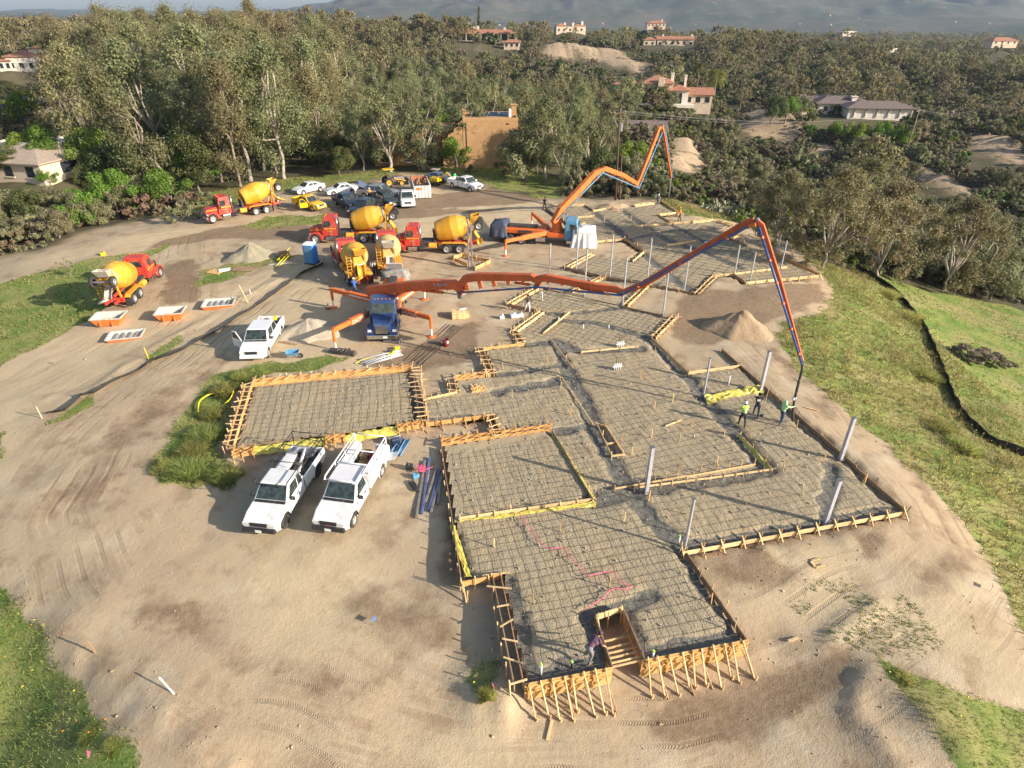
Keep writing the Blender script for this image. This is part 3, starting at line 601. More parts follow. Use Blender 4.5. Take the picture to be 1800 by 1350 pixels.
        hm = MB().lathe([(0, .108), (.05, .1), (.09, .06), (.1, .005)], 14, Mh @ Matrix.Rotation(R(-90), 3, 'Y'), c=(hc + up * .045) * K); hm.add([(hc + up * .05 + Mh @ Vector(q)) * K for q in ((.07, -.07, 0), (.19, -.04, -.015), (.19, .04, -.015), (.07, .07, 0), (.07, -.07, .01), (.19, -.04, -.006), (.19, .04, -.006), (.07, .07, .01))], [(0, 1, 2, 3), (4, 5, 6, 7), (0, 1, 5, 4), (1, 2, 6, 5), (2, 3, 7, 6)]); hm.build('cap', M_(hatm), root, True)
    elif hat == 'hood':
        hm = MB(); capsule(hm, (hc - fw_ * .03 + up * .03) * K, (hc - up * .1 - fw_ * .03) * K, .118 * K, .11 * K, 14); hm.build('hood', M_(shirt), root, True)
    if stripes:
        for z in (.12, .3): hm = MB().lathe([(-.025, .152), (.025, .154)], 16, Matrix.Rotation(ln, 3, 'Y') @ Matrix.Rotation(R(-90), 3, 'Y'), c=T((.0, 0, z)) * K, cap=False); hm.build('reflective_stripe', M_(stripes), root, True)
    if belt: MB().lathe([(-.035, .15), (.035, .152)], 16, Matrix.Rotation(R(-90), 3, 'Y'), c=(hip + Vector((0, 0, .08))) * K, cap=False).build('tool_belt', M_(belt), root, True)
    if extra == 'print': q = T((-.155, 0, .34)) * K; MB().box(q, (.012, .2, .14), Matrix.Rotation(ln, 3, 'Y')).build('back_print', M_('plate_white'), root)
    return root
def bedpt(px, py, z=.03): return Vector((*G(px, py), z))
hoseP = Vector((*G(1393,745), 1.35)); ph = bedpt(1371,746)
person('worker in pale green hooded top and jeans guiding the boom hose', ph, R(25), 'pale_green_cloth', 'jeans', 4, reach={-1: hoseP, 1: hoseP + Vector((-.3, .2, -.4))}, hat='hood', belt='dark_cloth')
p2 = bedpt(1327,733); person('worker in dark top with white back print holding a long pole', p2, R(70), 'brown_cloth', 'jeans', 22, ((50, 10), (40, 10)), stride=.25, hat='cap', hatm='dark_cloth', extra='print')
r = thing('shovel', 'long handled shovel held by the worker in the dark top', 'shovel'); rail(r, 'handle', [p2 + Vector((.45, .1, .02)), p2 + Vector((.75, .6, 1.9))], .02, 'lumber', 8); MB().box(p2 + Vector((.42, .06, .06)), (.24, .05, .3), Matrix.Rotation(R(30), 3, 'X')).build('blade', M_('grey_metal'), r)
person('worker in lime safety top and white hard hat watching the pour', bedpt(1303,749), R(95), 'hiviz', 'dark_cloth', 5, ((30, 10), (25, 12)), hat='hardhat', belt='dark_cloth', stripes='white_cloth')
person('worker in maroon shirt bending over the front form notch', bedpt(1038,1160), R(40), 'maroon_cloth', 'grey_cloth', 62, ((12, 8), (4, 10)), stride=.2, bendknee=.12, sleeves=False, hat='cap', hatm='maroon_cloth')
person('man in dark shirt and pale trousers at the left of the middle bed', at(927,549), R(-60), 'brown_cloth', 'white_cloth', 6, ((40, 10), (30, 12)), hat='cap', hatm='dark_cloth')
person('worker in blue overalls standing behind the left backed up mixer', at(625,520), R(100), 'blue_cloth', 'jeans', 4, ((40, 20), (30, 20)), hat='hardhat')
person('driver in white shirt with raised arm between the two backed up mixers', at(661,484), R(-70), 'white_cloth', 'dark_cloth', 4, ((120, 15), (20, 15)), height=1.8)
person('man in white top standing at the rear of the far left mixer', at(491,366), R(110), 'white_cloth', 'dark_cloth', 5, ((30, 12), (20, 12)))
person('man in dark shirt standing left of the orange boom foot', at(957,369), R(-40), 'dark_cloth', 'dark_cloth', 3, hat='cap', hatm='dark_cloth')
person('worker in grey clothes at the far corner of the far bed', at(1156,364), R(-120), 'grey_cloth', 'grey_cloth', 8, hat='hardhat')
person('worker in orange top near the hose end of the far bed', at(1194,389), R(170), 'orange_cloth', 'brown_cloth', 8, ((40, 10), (30, 10)), hat='hardhat', hatm='orange_cloth')
person('worker in orange top beside the silver pickup', at(651,353), R(-60), 'orange_cloth', 'dark_cloth', 4, stripes='white_cloth', hat='hardhat')
person('man in blue shirt standing behind the silver pickup', at(633,336), R(-80), 'blue_cloth', 'jeans', 3)
person('worker in bright green top behind the white extended cab pickup', at(800,324), R(-50), 'green_plastic', 'dark_cloth', 4, height=1.85)
person('man in blue top beside the silver blue sedan', at(791,321), R(-100), 'blue_cloth', 'dark_cloth', 4)
# ---------------------------------------------------------------- foundation beds, trenches, rebar
TRENCH = [([(975,598),(998,650),(1012,680),(1050,755),(1075,808),(1100,858),(1150,918),(1203,966),(1250,1035),(1308,1118)],.55),([(872,688),(985,668),(1005,672)],.5),([(865,658),(930,652),(985,640)],.35),
 ([(1150,602),(1205,660),(1238,700),(1300,768),(1352,826)],.55),([(922,606),(985,602),(1015,618),(1125,612)],.5),([(978,562),(1040,566),(1100,580),(1140,596)],.45),([(972,760),(1030,750),(1075,800)],.4),
 ([(1040,880),(1100,862),(1150,850)],.75),([(1130,862),(1240,846),(1350,828)],.5),([(888,1015),(930,1190),(1070,1163)],.5),([(1040,1085),(1070,1160)],.45),([(1090,1072),(1135,1155),(1300,1118)],.5),([(1035,1082),(1100,1065),(1150,1045)],.45),
 ([(1462,818),(1450,915)],.45),([(1205,962),(1440,922),(1580,896)],.45),([(1345,692),(1580,890)],.4),([(820,1015),(790,920)],.3),([(745,740),(865,728)],.3),([(940,545),(985,552),(1094,540),(1165,556)],.3),
 ([(1045,374),(1080,400),(1110,425),(1135,450),(1165,475),(1215,512)],.55),([(1095,370),(1130,395),(1170,420),(1230,440),(1300,470)],.5),([(1180,395),(1240,425)],.4),([(995,470),(1065,486),(1150,500)],.4),([(1100,420),(1180,405),(1290,400)],.35)]
_tr = [(GP(p), w) for p, w in TRENCH]
def bed_material():
    b = NT('bed_sand'); geo = b.n('NewGeometry'); a = b.n('Attribute', attribute_name='wet')
    n1 = b.noise((geo, 0), .35, 4); n2 = b.noise((geo, 0), 4.5, 5, .65); n3 = b.noise((geo, 0), 18, 2)
    c = b.mix(b.ramp(n1, .35, .65), (0.40, 0.315, 0.195), (0.37, 0.305, 0.20)); c = b.mix(b.math('MULTIPLY', b.ramp(n2, .5, .72), .4), c, (0.27, 0.21, 0.13))
    c = b.mix(b.math('MULTIPLY', b.ramp(n3, .55, .7), .25), c, (0.42, 0.35, 0.25))
    wet = b.ramp(b.math('ADD', (a, 'Fac'), b.math('MULTIPLY', b.math('SUBTRACT', n2, .5), .5)), .35, .6)
    c = b.mix(wet, c, b.mix(b.ramp(n2, .35, .65), (0.12, 0.112, 0.09), (0.21, 0.195, 0.16)))
    bm = b.n('Bump', {'Strength': .8, 'Distance': .07}); b.t.links.new(b.math('ADD', n2, b.math('MULTIPLY', n3, .4)).outputs[0], bm.inputs['Height'])
    p = b.n('BsdfPrincipled', {'Base Color': c, 'Roughness': b.math('SUBTRACT', .92, b.math('MULTIPLY', wet, .25))}); p.inputs['Specular IOR Level'].default_value = .25
    b.t.links.new(bm.outputs[0], p.inputs['Normal']); return b.done(p)
BED_MAT = bed_material()
def trench_at(X, Y):
    t = np.zeros(X.shape)
    for P, w in _tr:
        (x0, y0), (x1, y1) = P.min(0) - 2 * w, P.max(0) + 2 * w; mk = (X > x0) & (X < x1) & (Y > y0) & (Y < y1)
        if mk.any(): t[mk] = np.maximum(t[mk], smooth(w * 1.25, w * .6, seg_dist(P, X[mk], Y[mk], closed=False) + .25 * vnoise(X[mk], Y[mk], .8, 61, 2)))
    return t
def bed_z(X, Y, base=0.0):
    t = trench_at(X, Y); return base - .13 * t + .045 * vnoise(X, Y, .5, 62, 3) * (1 + 1.2 * t) + .05 * vnoise(X, Y, 3, 63, 2)
def make_bed(poly, name, label, base, res):
    x0, y0 = poly.min(0); x1, y1 = poly.max(0); xs = np.arange(x0 - res, x1 + res, res); ys = np.arange(y0 - res, y1 + res, res)
    X, Y = np.meshgrid(xs, ys); n = len(xs); ins = sdf(poly, X, Y) > -0.02
    Z = bed_z(X, Y, base); I = np.arange(X.size).reshape(X.shape)
    keep = ins[:-1, :-1] & ins[1:, :-1] & ins[:-1, 1:] & ins[1:, 1:]
    q = np.stack([I[:-1, :-1], I[:-1, 1:], I[1:, 1:], I[1:, :-1]], -1)[keep]
    used = np.unique(q); rem = -np.ones(X.size, int); rem[used] = np.arange(len(used))
    V = np.stack([X.ravel(), Y.ravel(), Z.ravel()], 1)[used]
    root = thing(name, label, 'slab bed')
    me = grid_mesh('sand_bed', V, rem[q], BED_MAT); a = me.attributes.new('wet', 'FLOAT', 'POINT'); a.data.foreach_set('value', trench_at(V[:, 0], V[:, 1]).astype(np.float32))
    link('sand_bed', me, root); return root
bed_left = make_bed(LEFT_BED, 'slab_bed', 'rectangular sand bed with rebar grid behind the two parked white utility trucks', .02, .2)
bed_main = make_bed(MAIN_BED, 'slab_bed', 'large stepped sand bed with rebar grid where the three workers pour', 0.0, .18)
bed_far = make_bed(FAR_BED, 'slab_bed', 'far stepped sand bed with rebar grid beyond the dirt pile', 0.0, .3)

def clip_line(poly, o, d):
    ts = []; n = len(poly)
    for i in range(n):
        a = poly[i] - o; e = poly[(i + 1) % n] - poly[i]; det = d[0] * -e[1] + e[0] * d[1]
        if abs(det) < 1e-9: continue
        t = (a[0] * -e[1] + e[0] * a[1]) / det; u = (d[0] * a[1] - d[1] * a[0]) / det
        if 0 <= u < 1: ts.append(t)
    ts.sort(); return [(ts[i], ts[i + 1]) for i in range(0, len(ts) - 1, 2)]
def rebar_grid(parent, poly, ang, sp, lift=.045, r=.0095, inset=.12, base=0.0, sub=1.2, nside=3, regions=None):
    c = poly.mean(0); n = 0; bz = lambda x, y: .02 * np.sin(x * 1.7) * np.cos(y * 1.3) - .01
    for k, a in enumerate((ang, ang + 90)):
        d = np.array((math.cos(R(a)), math.sin(R(a)))); nrm = np.array((-d[1], d[0])); pr = (poly - c) @ nrm
        off = pr.min() + sp * .5
        while off < pr.max():
            o = c + nrm * off
            for t0, t1 in clip_line(poly, o, d):
                if t1 - t0 < .8: continue
                t0 += inset - rng.uniform(0, .2); t1 -= inset - rng.uniform(0, .2)
                m = max(2, int((t1 - t0) / sub) + 1); ts = np.linspace(t0, t1, m); P = o[None] + ts[:, None] * d[None] + (rng.normal(0, .02, m))[:, None] * nrm
                z = bz(P[:, 0], P[:, 1]) + base + lift + k * .03 + rng.normal(0, .012, m)
                MB().tube([(x, y, zz) for (x, y), zz in zip(P, z)], r, nside, cap=False).build('rebar', M_('rebar_steel'), parent); n += 1
            off += sp * rng.uniform(.93, 1.07)
    return n
def sub_poly(px): return GP(px)
nb = rebar_grid(bed_left, LEFT_BED, 10.5, .52, base=.02)
# the main bed is barred section by section
MAIN_SECT = [([(890,1015),(924,1200),(1070,1170),(1045,1090),(1092,1075),(1134,1158),(1306,1122),(1203,972),(1100,868),(1045,884),(812,918),(826,1012)],13.5,.50),
 ([(790,800),(968,765),(1034,876),(812,908)],12.5,.46),([(1210,962),(1580,898),(1345,695),(1240,703),(1355,830),(1120,862)],13.5,.52),
 ([(1010,625),(1122,613),(1200,670),(1350,824),(1110,855),(1060,780)],18,.52),([(745,706),(985,672),(1058,800),(1010,800),(975,760),(885,764),(868,732),(752,742)],14,.55),
 ([(855,617),(970,604),(1000,660),(868,684),(872,662)],14,.55),([(985,606),(1120,608),(1144,596),(1178,558),(1094,540),(1000,515),(957,509),(905,537),(957,552),(914,584),(925,604)],57,.56),
 ([(1215,660),(1298,648),(1334,682),(1240,697)],14,.5),([(975,765),(1040,880),(1100,862),(1062,800)],14,.5)]
for px, a, sp in MAIN_SECT: nb += rebar_grid(bed_main, sub_poly(px), a, sp)
FAR_SECT = [([(996,471),(1039,448),(1111,462),(1135,447),(1160,475),(1218,514),(1150,501)],57,.75),([(1034,425),(990,388),(962,368),(1028,364),(1043,373),(1098,420)],14,.85),
 ([(1045,373),(1150,361),(1190,378),(1177,391),(1217,393),(1283,399),(1303,415),(1330,448),(1290,483),(1225,512),(1135,446),(1100,420)],57,.85),([(1292,483),(1335,449),(1357,448),(1435,484),(1312,497)],14,.8)]
for px, a, sp in FAR_SECT: nb += rebar_grid(bed_far, sub_poly(px), a, sp, sub=3, r=.013)
# spacer blocks under the bars: too small and many to count
sb = MB()
for B in (LEFT_BED, MAIN_BED):
    x0, y0 = B.min(0); x1, y1 = B.max(0); P = rng.uniform((x0, y0), (x1, y1), (900 if B is MAIN_BED else 130, 2)); P = P[sdf(B, P[:, 0], P[:, 1]) > .4]
    for (x, y), z in zip(P, bed_z(P[:, 0], P[:, 1])): sb.box((x, y, z + .035), rng.uniform(.05, .09, 3), Matrix.Rotation(rng.uniform(0, 3), 3, 'Z'))
tag(sb.build('spacer_blocks', M_('stone_pale')), kind='stuff')
print('rebars', nb)

# ---------------------------------------------------------------- timber formwork
_share = {}
def piece(name, L, w, h, material, parent, a, b, up=(0, 0, 1)):
    """one board or stake from a to b; alike pieces share their mesh"""
    a, b = Vector(a), Vector(b); d = b - a; L = d.length; key = (name, round(L, 1), w, h, material)
    if key not in _share:
        me = MB().box((0, 0, 0), (round(L, 1), w, h)).mesh(name, M_(material)); _share[key] = me
    o = link(name, _share[key], parent); d.normalize(); u = Vector(up); s = d.cross(u)
    if s.length < 1e-3: s = d.cross(Vector((1, 0, 0)))
    s.normalize(); u = s.cross(d); o.matrix_local = Matrix.Translation((a + b) / 2) @ Matrix((d, s, u)).transposed().to_4x4()
    o.scale = (L / max(round(L, 1), .1), 1, 1); return o
def form(parent, A, B, style='single', h=.3, top=.12, wood='lumber', stake=None, step=.75, side=1, zt=None):
    """A, B: photo points of the edge at bed level; side=+1 stakes on the right of A->B"""
    a = G(*A); b = G(*B); e = b - a; L = np.linalg.norm(e); d = e / L; n = np.array((d[1], -d[0])) * side; sw = stake or wood
    k = max(1, round(L / 3.6)); z = top - h / 2
    rows = [0.02] if style in ('single', 'xstake', 'low') else [0.02, .42]
    for r in rows:
        for i in range(k):
            p = a + d * (L * i / k) + n * r + rng.normal(0, .012, 2); q = a + d * (L * (i + 1) / k - .006) + n * r + rng.normal(0, .012, 2); dz = rng.normal(0, .012)
            piece('board', 0, .045, h, wood, parent, (*p, z + dz), (*q, z + dz + rng.normal(0, .008)))
    m = max(2, round(L / step))
    for i in range(m + 1):
        if style == 'low' and i % 2: continue
        s = min(max(L * i / m + rng.normal(0, .06), .05), L - .05); p = a + d * s + n * (.08 + rows[-1]); t = rng.normal(0, .05, 2)
        g = min(Hs(*p), -.1)
        if style in ('single', 'low'):
            piece('stake', 0, .045, .045, sw, parent, (*p, g - .1), (*(p + t), top + rng.uniform(.08, .32)))
            if style == 'single' and i % 2 == 0 and h > .2: piece('kicker', 0, .04, .06, sw, parent, (*(p + n * .7), Hs(*(p + n * .7)) - .02), (*p, top - .04))
        elif style == 'xstake':
            q = a + d * s - n * .10
            piece('stake', 0, .05, .05, 'lumber_orange', parent, (*(p - d * .12), -.25), (*(p + d * .10 - n * .12), top + .30))
            piece('stake', 0, .05, .06, sw, parent, (*(p + n * .32 + d * .05), g - .05), (*(q - d * .05), top + .26))
        else:
            p0 = a + d * s - n * .22; p1 = a + d * s + n * .68
            piece('spreader', 0, .07, .04, sw, parent, (*(p0 + t * 2), top + .05), (*(p1 - t * 2 + d * .12), top + .045))
            piece('stake', 0, .05, .05, sw, parent, (*(p + n * .06), g - .1), (*(p + n * .06 + t), top + rng.uniform(.06, .28)))
def sheet_strip(parent, A, B, w=.6, z0=-.12, z1=.1, name='plastic_sheet', side=1, seg=.22, material='yellow_sheet', rough=.035):
    a = G(*A); b = G(*B); e = b - a; L = np.linalg.norm(e); d = e / L; n = np.array((d[1], -d[0])) * side
    k = max(4, int(L / seg)); V = []; rows = 6
    for i in range(k + 1):
        for j in range(rows):
            t = j / (rows - 1); p = a + d * (L * i / k) + n * w * t + rng.normal(0, rough * .6, 2)
            z = z1 * (1 - t) + z0 * t + .05 * math.sin(math.pi * t) + rng.normal(0, rough); V.append((*p, z))
    F = [(i * rows + j, (i + 1) * rows + j, (i + 1) * rows + j + 1, i * rows + j + 1) for i in range(k) for j in range(rows - 1)]
    m = MB(); m.add(V, F); o = m.build(name, M_(material), parent, False); sm = o.modifiers.new('thick', 'SOLIDIFY'); sm.thickness = .01; return o

def fw(label): return thing('timber_formwork', label, 'formwork')
f = fw('orange timber form boards round the rectangular bed behind the white utility trucks')
form(f, (443,677), (725,650), 'double', .34, .22, 'lumber_orange', 'lumber', .8, -1); form(f, (726,650), (737,745), 'ladder', .34, .22, 'lumber_old', 'lumber', .55, -1)
form(f, (411,790), (443,679), 'ladder', .34, .22, 'lumber_orange', 'lumber', .6, -1)
for c0, c1 in (((572,772),(606,767)),((697,751),(742,744)),((410,795),(448,790))): form(f, c0, c1, 'double', .34, .26, 'lumber_orange', None, .5, 1)
s_ = sheet_strip(None, (446,788), (574,771), .5, -.2, .12); tag(s_, 'yellow plastic sheet lying along the bed behind the left white utility truck', 'plastic sheet')
s_ = sheet_strip(None, (606,767), (700,751), .5, -.2, .12); tag(s_, 'yellow plastic sheet lying along the bed right of the orange form box', 'plastic sheet')

f = fw('tall plywood front forms with long slanting braces at the nearest bed end')
def tall(A, B, kk):
    a = G(*A); b = G(*B); e = b - a; L = np.linalg.norm(e); d = e / L; n = np.array((d[1], -d[0])); top = .22
    k = max(2, round(L / 2.2))
    for i in range(k):
        p = a + d * (L * i / k); q = a + d * (L * (i + 1) / k - .008); dz = rng.normal(0, .01)
        piece('plywood_panel', 0, .03, 1.08, 'plywood', f, (*p, top - .55 + dz), (*q, top - .55 + dz))
        for zz in (top - .12, top - .5): piece('waler', 0, .04, .07, 'plywood', f, (*(p + n * .05), zz), (*(q + n * .05), zz))
    for i in range(kk):
        s = L * (i + .4) / kk + rng.normal(0, .06); p = a + d * s + n * .1; fo = p + n * rng.uniform(.7, 1.15) + d * rng.normal(.08, .1)
        if i % 2 == 0: piece('stud', 0, .05, .09, 'plywood', f, (*p, top - 1.1), (*p, top + .06))
        piece('brace', 0, .05, .08, 'lumber', f, (*fo, Hs(*fo) - .05), (*(p - n * .08), top + rng.uniform(.0, .22)))
        if i % 2: fo2 = p + n * rng.uniform(.8, 1.1) + d * .2; piece('brace', 0, .045, .07, 'lumber_old', f, (*fo2, Hs(*fo2)), (*(p + d * .05), top - .5))
        st = fo + n * .02; piece('stake', 0, .05, .05, 'lumber', f, (*st, Hs(*st) - .2), (*(st + d * .05), Hs(*st) + rng.uniform(.15, .3)))
tall((922,1208), (1076,1178), 8); tall((1128,1166), (1316,1129), 10)
form(f, (1046,1088), (1094,1073), 'single', .34, .3, 'lumber', None, .7, 1)
for A, B in (((1076,1178),(1046,1088)), ((1094,1073),(1132,1163))):
    a = G(*A); b = G(*B); piece('board', 0, .045, .5, 'lumber_old', f, (*a, 0), (*b, 0)); piece('board', 0, .045, .4, 'lumber_orange', f, (*a, -.48), (*b, -.48))
for t in (.03, .1, .2, .3, .4, .55):
    a = G(1076,1178) * (1 - t) + G(1046,1088) * t; b = G(1132,1163) * (1 - t) + G(1094,1073) * t
    piece('spreader', 0, .05, .09, 'lumber', f, (*a, .1 - t * .3), (*b, .02 - t * .4))
a = G(1076,1178) * .3 + G(1046,1088) * .7; b = G(1132,1163) * .4 + G(1094,1073) * .6; piece('spreader', 0, .05, .09, 'lumber_old', f, (*b, .1), (*(a + np.array((.6, -.2))), -.5))
f = fw('ladder shaped timber forms down the left side of the front bed')
form(f, (922,1207), (881,1012), 'ladder', .4, .16, 'lumber_old', 'lumber', .9, -1); form(f, (812,1026), (882,1012), 'single', .34, .14, 'lumber_orange', 'lumber', .6, 1)
form(f, (812,1024), (777,786), 'low', .36, .12, 'lumber_old', 'lumber', .5, -1)
f = fw('timber form boards round the square bed right of the pipe stacks')
form(f, (776,783), (970,756), 'double', .3, .2, 'lumber_orange', 'lumber_orange', .8, -1); form(f, (806,913), (1042,879), 'single', .26, .16, 'lumber', None, .9, 1)
form(f, (970,760), (1042,879), 'low', .26, .14, 'lumber_old', 'lumber', .7, -1)
for n_, (A, B, sd) in enumerate((((806,916),(1046,882),1), ((968,762),(1040,878),-1))):
    s_ = sheet_strip(None, A, B, .3, -.1, .04, side=sd, rough=.025); tag(s_, ('yellow plastic sheet along the near edge of the square bed', 'yellow plastic sheet along the right edge of the square bed')[n_], 'plastic sheet')
s_ = sheet_strip(None, (790,925), (818,1015), .3, -.08, .02, side=-1, rough=.025); tag(s_, 'yellow plastic sheet in the trench left of the front bed', 'plastic sheet')
f = fw('timber forms along the right side of the nearest bed end')
form(f, (1203,970), (1314,1130), 'low', .34, .12, 'lumber_old', 'lumber', .6, -1)
f = fw('long pale board form with crossed stakes at the right hand bed corner')
form(f, (1198,974), (1589,903), 'xstake', .26, .18, 'lumber', 'lumber', 1.05, 1)
f = fw('long dark board form beside the dirt track on the right')
form(f, (1591,900), (1268,616), 'low', .36, .16, 'lumber_old', 'lumber_old', 1.2, 1)  # darker timber puts the shadowed face of this board into its colour
f = fw('pale yellow board form closing the small patio bed on the right')
form(f, (1211,657), (1302,645), 'single', .24, .18, 'lumber', None, 1.1, -1)
s_ = sheet_strip(None, (1236,700), (1334,681), .7, -.05, .22, rough=.07); tag(s_, 'crumpled yellow plastic sheet on the small patio bed beside the grey post', 'plastic sheet')
f = fw('double row of thin boards with stakes inside the right hand bed')
form(f, (1080,862), (1328,818), 'single', .12, .16, 'lumber', 'lumber_orange', .8, -1); form(f, (1114,860), (1355,827), 'single', .12, .16, 'lumber', None, .8, 1); form(f, (1298,764), (1357,828), 'low', .14, .14, 'lumber', None, .7, -1)
sheet = sheet_strip(None, (1300,766), (1356,826), .2, 0, .12, side=1, rough=.04); tag(sheet, 'yellow plastic strip draped on the inner form right of centre', 'plastic sheet')
f = fw('small open timber frame box beside the central trench')
for A, B in (((1049,746),(1066,751)),((1066,751),(1098,801)),((1098,801),(1074,804)),((1074,804),(1048,748)),((1063,782),(1085,779))): form(f, A, B, 'low', .14, .14, 'lumber', None, 1.2, 1)
form(f, (988,664), (1042,746), 'low', .1, .1, 'lumber', 'lumber_orange', 1.5, 1); form(f, (970,598), (1008,648), 'low', .1, .1, 'lumber', None, 1.5, 1)
f = fw('single board form crossing the bed beside the white pipe stubs')
form(f, (1021,621), (1122,611), 'single', .14, .2, 'lumber', 'lumber', 1.6, 1)
f = fw('short slanting board form near the white standing pipe stub')
form(f, (954,588), (1001,550), 'single', .16, .18, 'lumber', 'lumber_orange', 1.4, 1)
f = fw('stepped timber forms on the left flank of the middle bed')
for A, B, st, w in (((897,538),(952,506),'ladder','lumber'),((897,538),(942,547),'single','lumber_old'),((909,585),(957,550),'ladder','lumber'),((922,606),(909,585),'ladder','lumber'),((850,615),(922,606),'single','lumber_orange'),((869,661),(850,615),'ladder','lumber'),
   ((799,669),(869,659),'double','lumber_orange'),((804,691),(799,669),'ladder','lumber'),((742,705),(804,691),'single','lumber'),((830,690),(852,686),'double','lumber_orange')):
    form(f, A, B, st, .3, .18, w, 'lumber', .7, -1)
form(f, (748,746), (866,731), 'single', .3, .16, 'lumber_orange', None, .6, 1); form(f, (868,731), (883,768), 'ladder', .3, .16, 'lumber', None, .6, 1)
f = fw('ladder shaped forms on the right flank of the middle bed by the dirt pile')
form(f, (1182,556), (1144,594), 'ladder', .3, .2, 'lumber', None, .75, -1); form(f, (1144,594), (1210,658), 'low', .2, .14, 'lumber', 'lumber', 1.3, -1); form(f, (1137,499), (1096,537), 'ladder', .3, .2, 'lumber', None, .7, -1)
form(f, (955,508), (1165,555), 'low', .3, .08, 'lumber_old', 'lumber_old', 1.4, -1); form(f, (1055,488), (1000,514), 'double', .25, .2, 'lumber', None, .9, -1)
f = fw('timber forms round the far bed beyond the tall orange boom')
for A, B, st, w, sd in (((1219,518),(1253,486),'ladder','lumber',1),((1253,485),(1290,483),'single','lumber',1),((1290,483),(1384,471),'single','lumber',1),((1290,484),(1311,499),'low','lumber_old',1),((1310,499),(1440,486),'single','lumber',1),
   ((1440,484),(1357,446),'single','lumber_orange',1),((1330,449),(1357,446),'single','lumber',1),((1312,433),(1280,420),'low','lumber_old',1),((1278,421),(1303,414),'single','lumber',1),((1257,388),(1218,392),'double','lumber',1),((1284,398),(1258,390),'double','lumber',1),
   ((1116,399),(1217,391),'single','lumber',1),((1157,379),(1190,375),'single','lumber',1),((1157,379),(1178,392),'low','lumber',1),((1162,356),(1192,376),'single','lumber_old',-1),((1117,363),(1152,358),'double','lumber',-1),((1043,372),(1072,367),'single','lumber',-1),((1028,362),(1043,372),'low','lumber_old',1),
   ((972,362),(1028,360),'single','lumber',-1),((990,388),(958,366),'low','lumber_old',1),((1034,427),(1097,421),'single','lumber',1),((1097,421),(1132,444),'low','lumber_old',-1),((1132,444),(1112,461),'single','lumber',1),((1039,447),(993,472),'double','lumber',-1),((993,472),(1065,489),'low','lumber_old',1),((1065,489),(1219,518),'low','lumber_old',1),
   ((1171,433),(1222,425),'single','lumber',1),((1015,383),(1045,381),'single','lumber',1),((1020,397),(1028,393),'single','lumber',1)):
    form(f, A, B, st, .3, .2, w, 'lumber', 1.2, sd)

# ---------------------------------------------------------------- steel posts
POSTS = [((1450,920),2.9,1,'grey square post by the front board at the right hand bed corner'),((1477,808),3.0,1,'grey square post beside the dirt track right of the right bed'),((1203,966),3.3,0,'grey post with dark top at the left end of the long pale board'),
 ((1136,865),3.1,1,'grey square post at the left end of the double thin boards'),((1236,697),3.0,0,'slim grey post at the left end of the crumpled yellow sheet'),((1337,686),3.1,1,'grey square post behind the worker in dark clothes'),
 ((1165,554),3.9,0,'slim grey post standing alone at the tip of the middle bed'),((1094,538),4.6,0,'tall slim grey post in front of the lower bend of the long boom'),((1027,521),4.6,0,'slim grey post right of the middle of the long boom crossing it'),((965,511),4.6,0,'slim grey post just right of the second boom joint'),
 ((1072,487),4.4,0,'tall slim grey post at the front edge of the far bed left of centre'),((1013,473),4.5,0,'leftmost slim grey post of the far bed by the white sheet'),((1137,496),4.4,0,'tall slim grey post on the front edge of the far bed near its middle'),((1202,514),4.5,0,'slim grey post at the near corner of the far bed'),
 ((1291,481),3.0,0,'slim grey post on the inner step of the far bed, left of two'),((1318,495),3.0,0,'slim grey post on the front board of the far bed, right of two'),((1365,448),3.0,0,'farthest slim grey post beside the right boom arm'),((1372,473),3.0,0,'slim grey post right behind the descending blue boom pipe')]
for px, h, sq, lab in POSTS:
    g = G(*px); r = thing('steel_post', lab, 'post', (*g, 0), R(14), 'steel posts standing in the foundation'); w = .2 if sq else .14
    m = MB()
    if sq: m.box((0, 0, h / 2 - .05), (w, w, h + .1))
    else: m.tube([(0, 0, -.1), (0, 0, h)], w / 2, 12)
    m.build('shaft', M_('galv'), r, False, .012 if sq else 0)
    MB().box((0, 0, .075), (w * 1.9, w * 1.9, .02)).build('base_plate', M_('grey_metal'), r)
    MB().box((0, 0, h + .01), (w * 1.25, w * 1.25, .02)).build('cap_plate', M_('grey_metal'), r)
    for s1 in (-1, 1):
        for s2 in (-1, 1): MB().tube([(s1 * w * .72, s2 * w * .72, .0), (s1 * w * .72, s2 * w * .72, .14)], .015, 6).build('anchor_bolt', M_('rebar_steel'), r)
g = at(827,470); r = thing('steel_post_pair', 'pair of tall silver posts standing in a timber pit before the mixer truck', 'post', g, R(6))
for s in (-1, 1):
    MB().box((s * .17, 0, 2.1), (.13, .2, 4.6)).build('shaft', M_('galv'), r, False, .01); MB().box((s * .17, -.108, 2.1), (.05, .012, 4.55)).build('flute', M_('chassis'), r)
MB().box((0, 0, -.1), (.8, .6, .03)).build('base_plate', M_('grey_metal'), r)
f = fw('small broken timber pit forms round the pair of silver posts')
for A, B, st in (((797,452),(812,448)),((802,462),(838,455)),((812,466),(832,470)),((835,474),(862,462)),((838,470),(858,458))) and (((797,455),(815,449),'single'),((812,449),(838,456),'low'),((800,458),(822,468),'low'),((834,474),(862,461),'single'),((838,456),(862,461),'low')): form(f, A, B, st, .36, .3, 'lumber_orange', 'lumber', .8, 1)
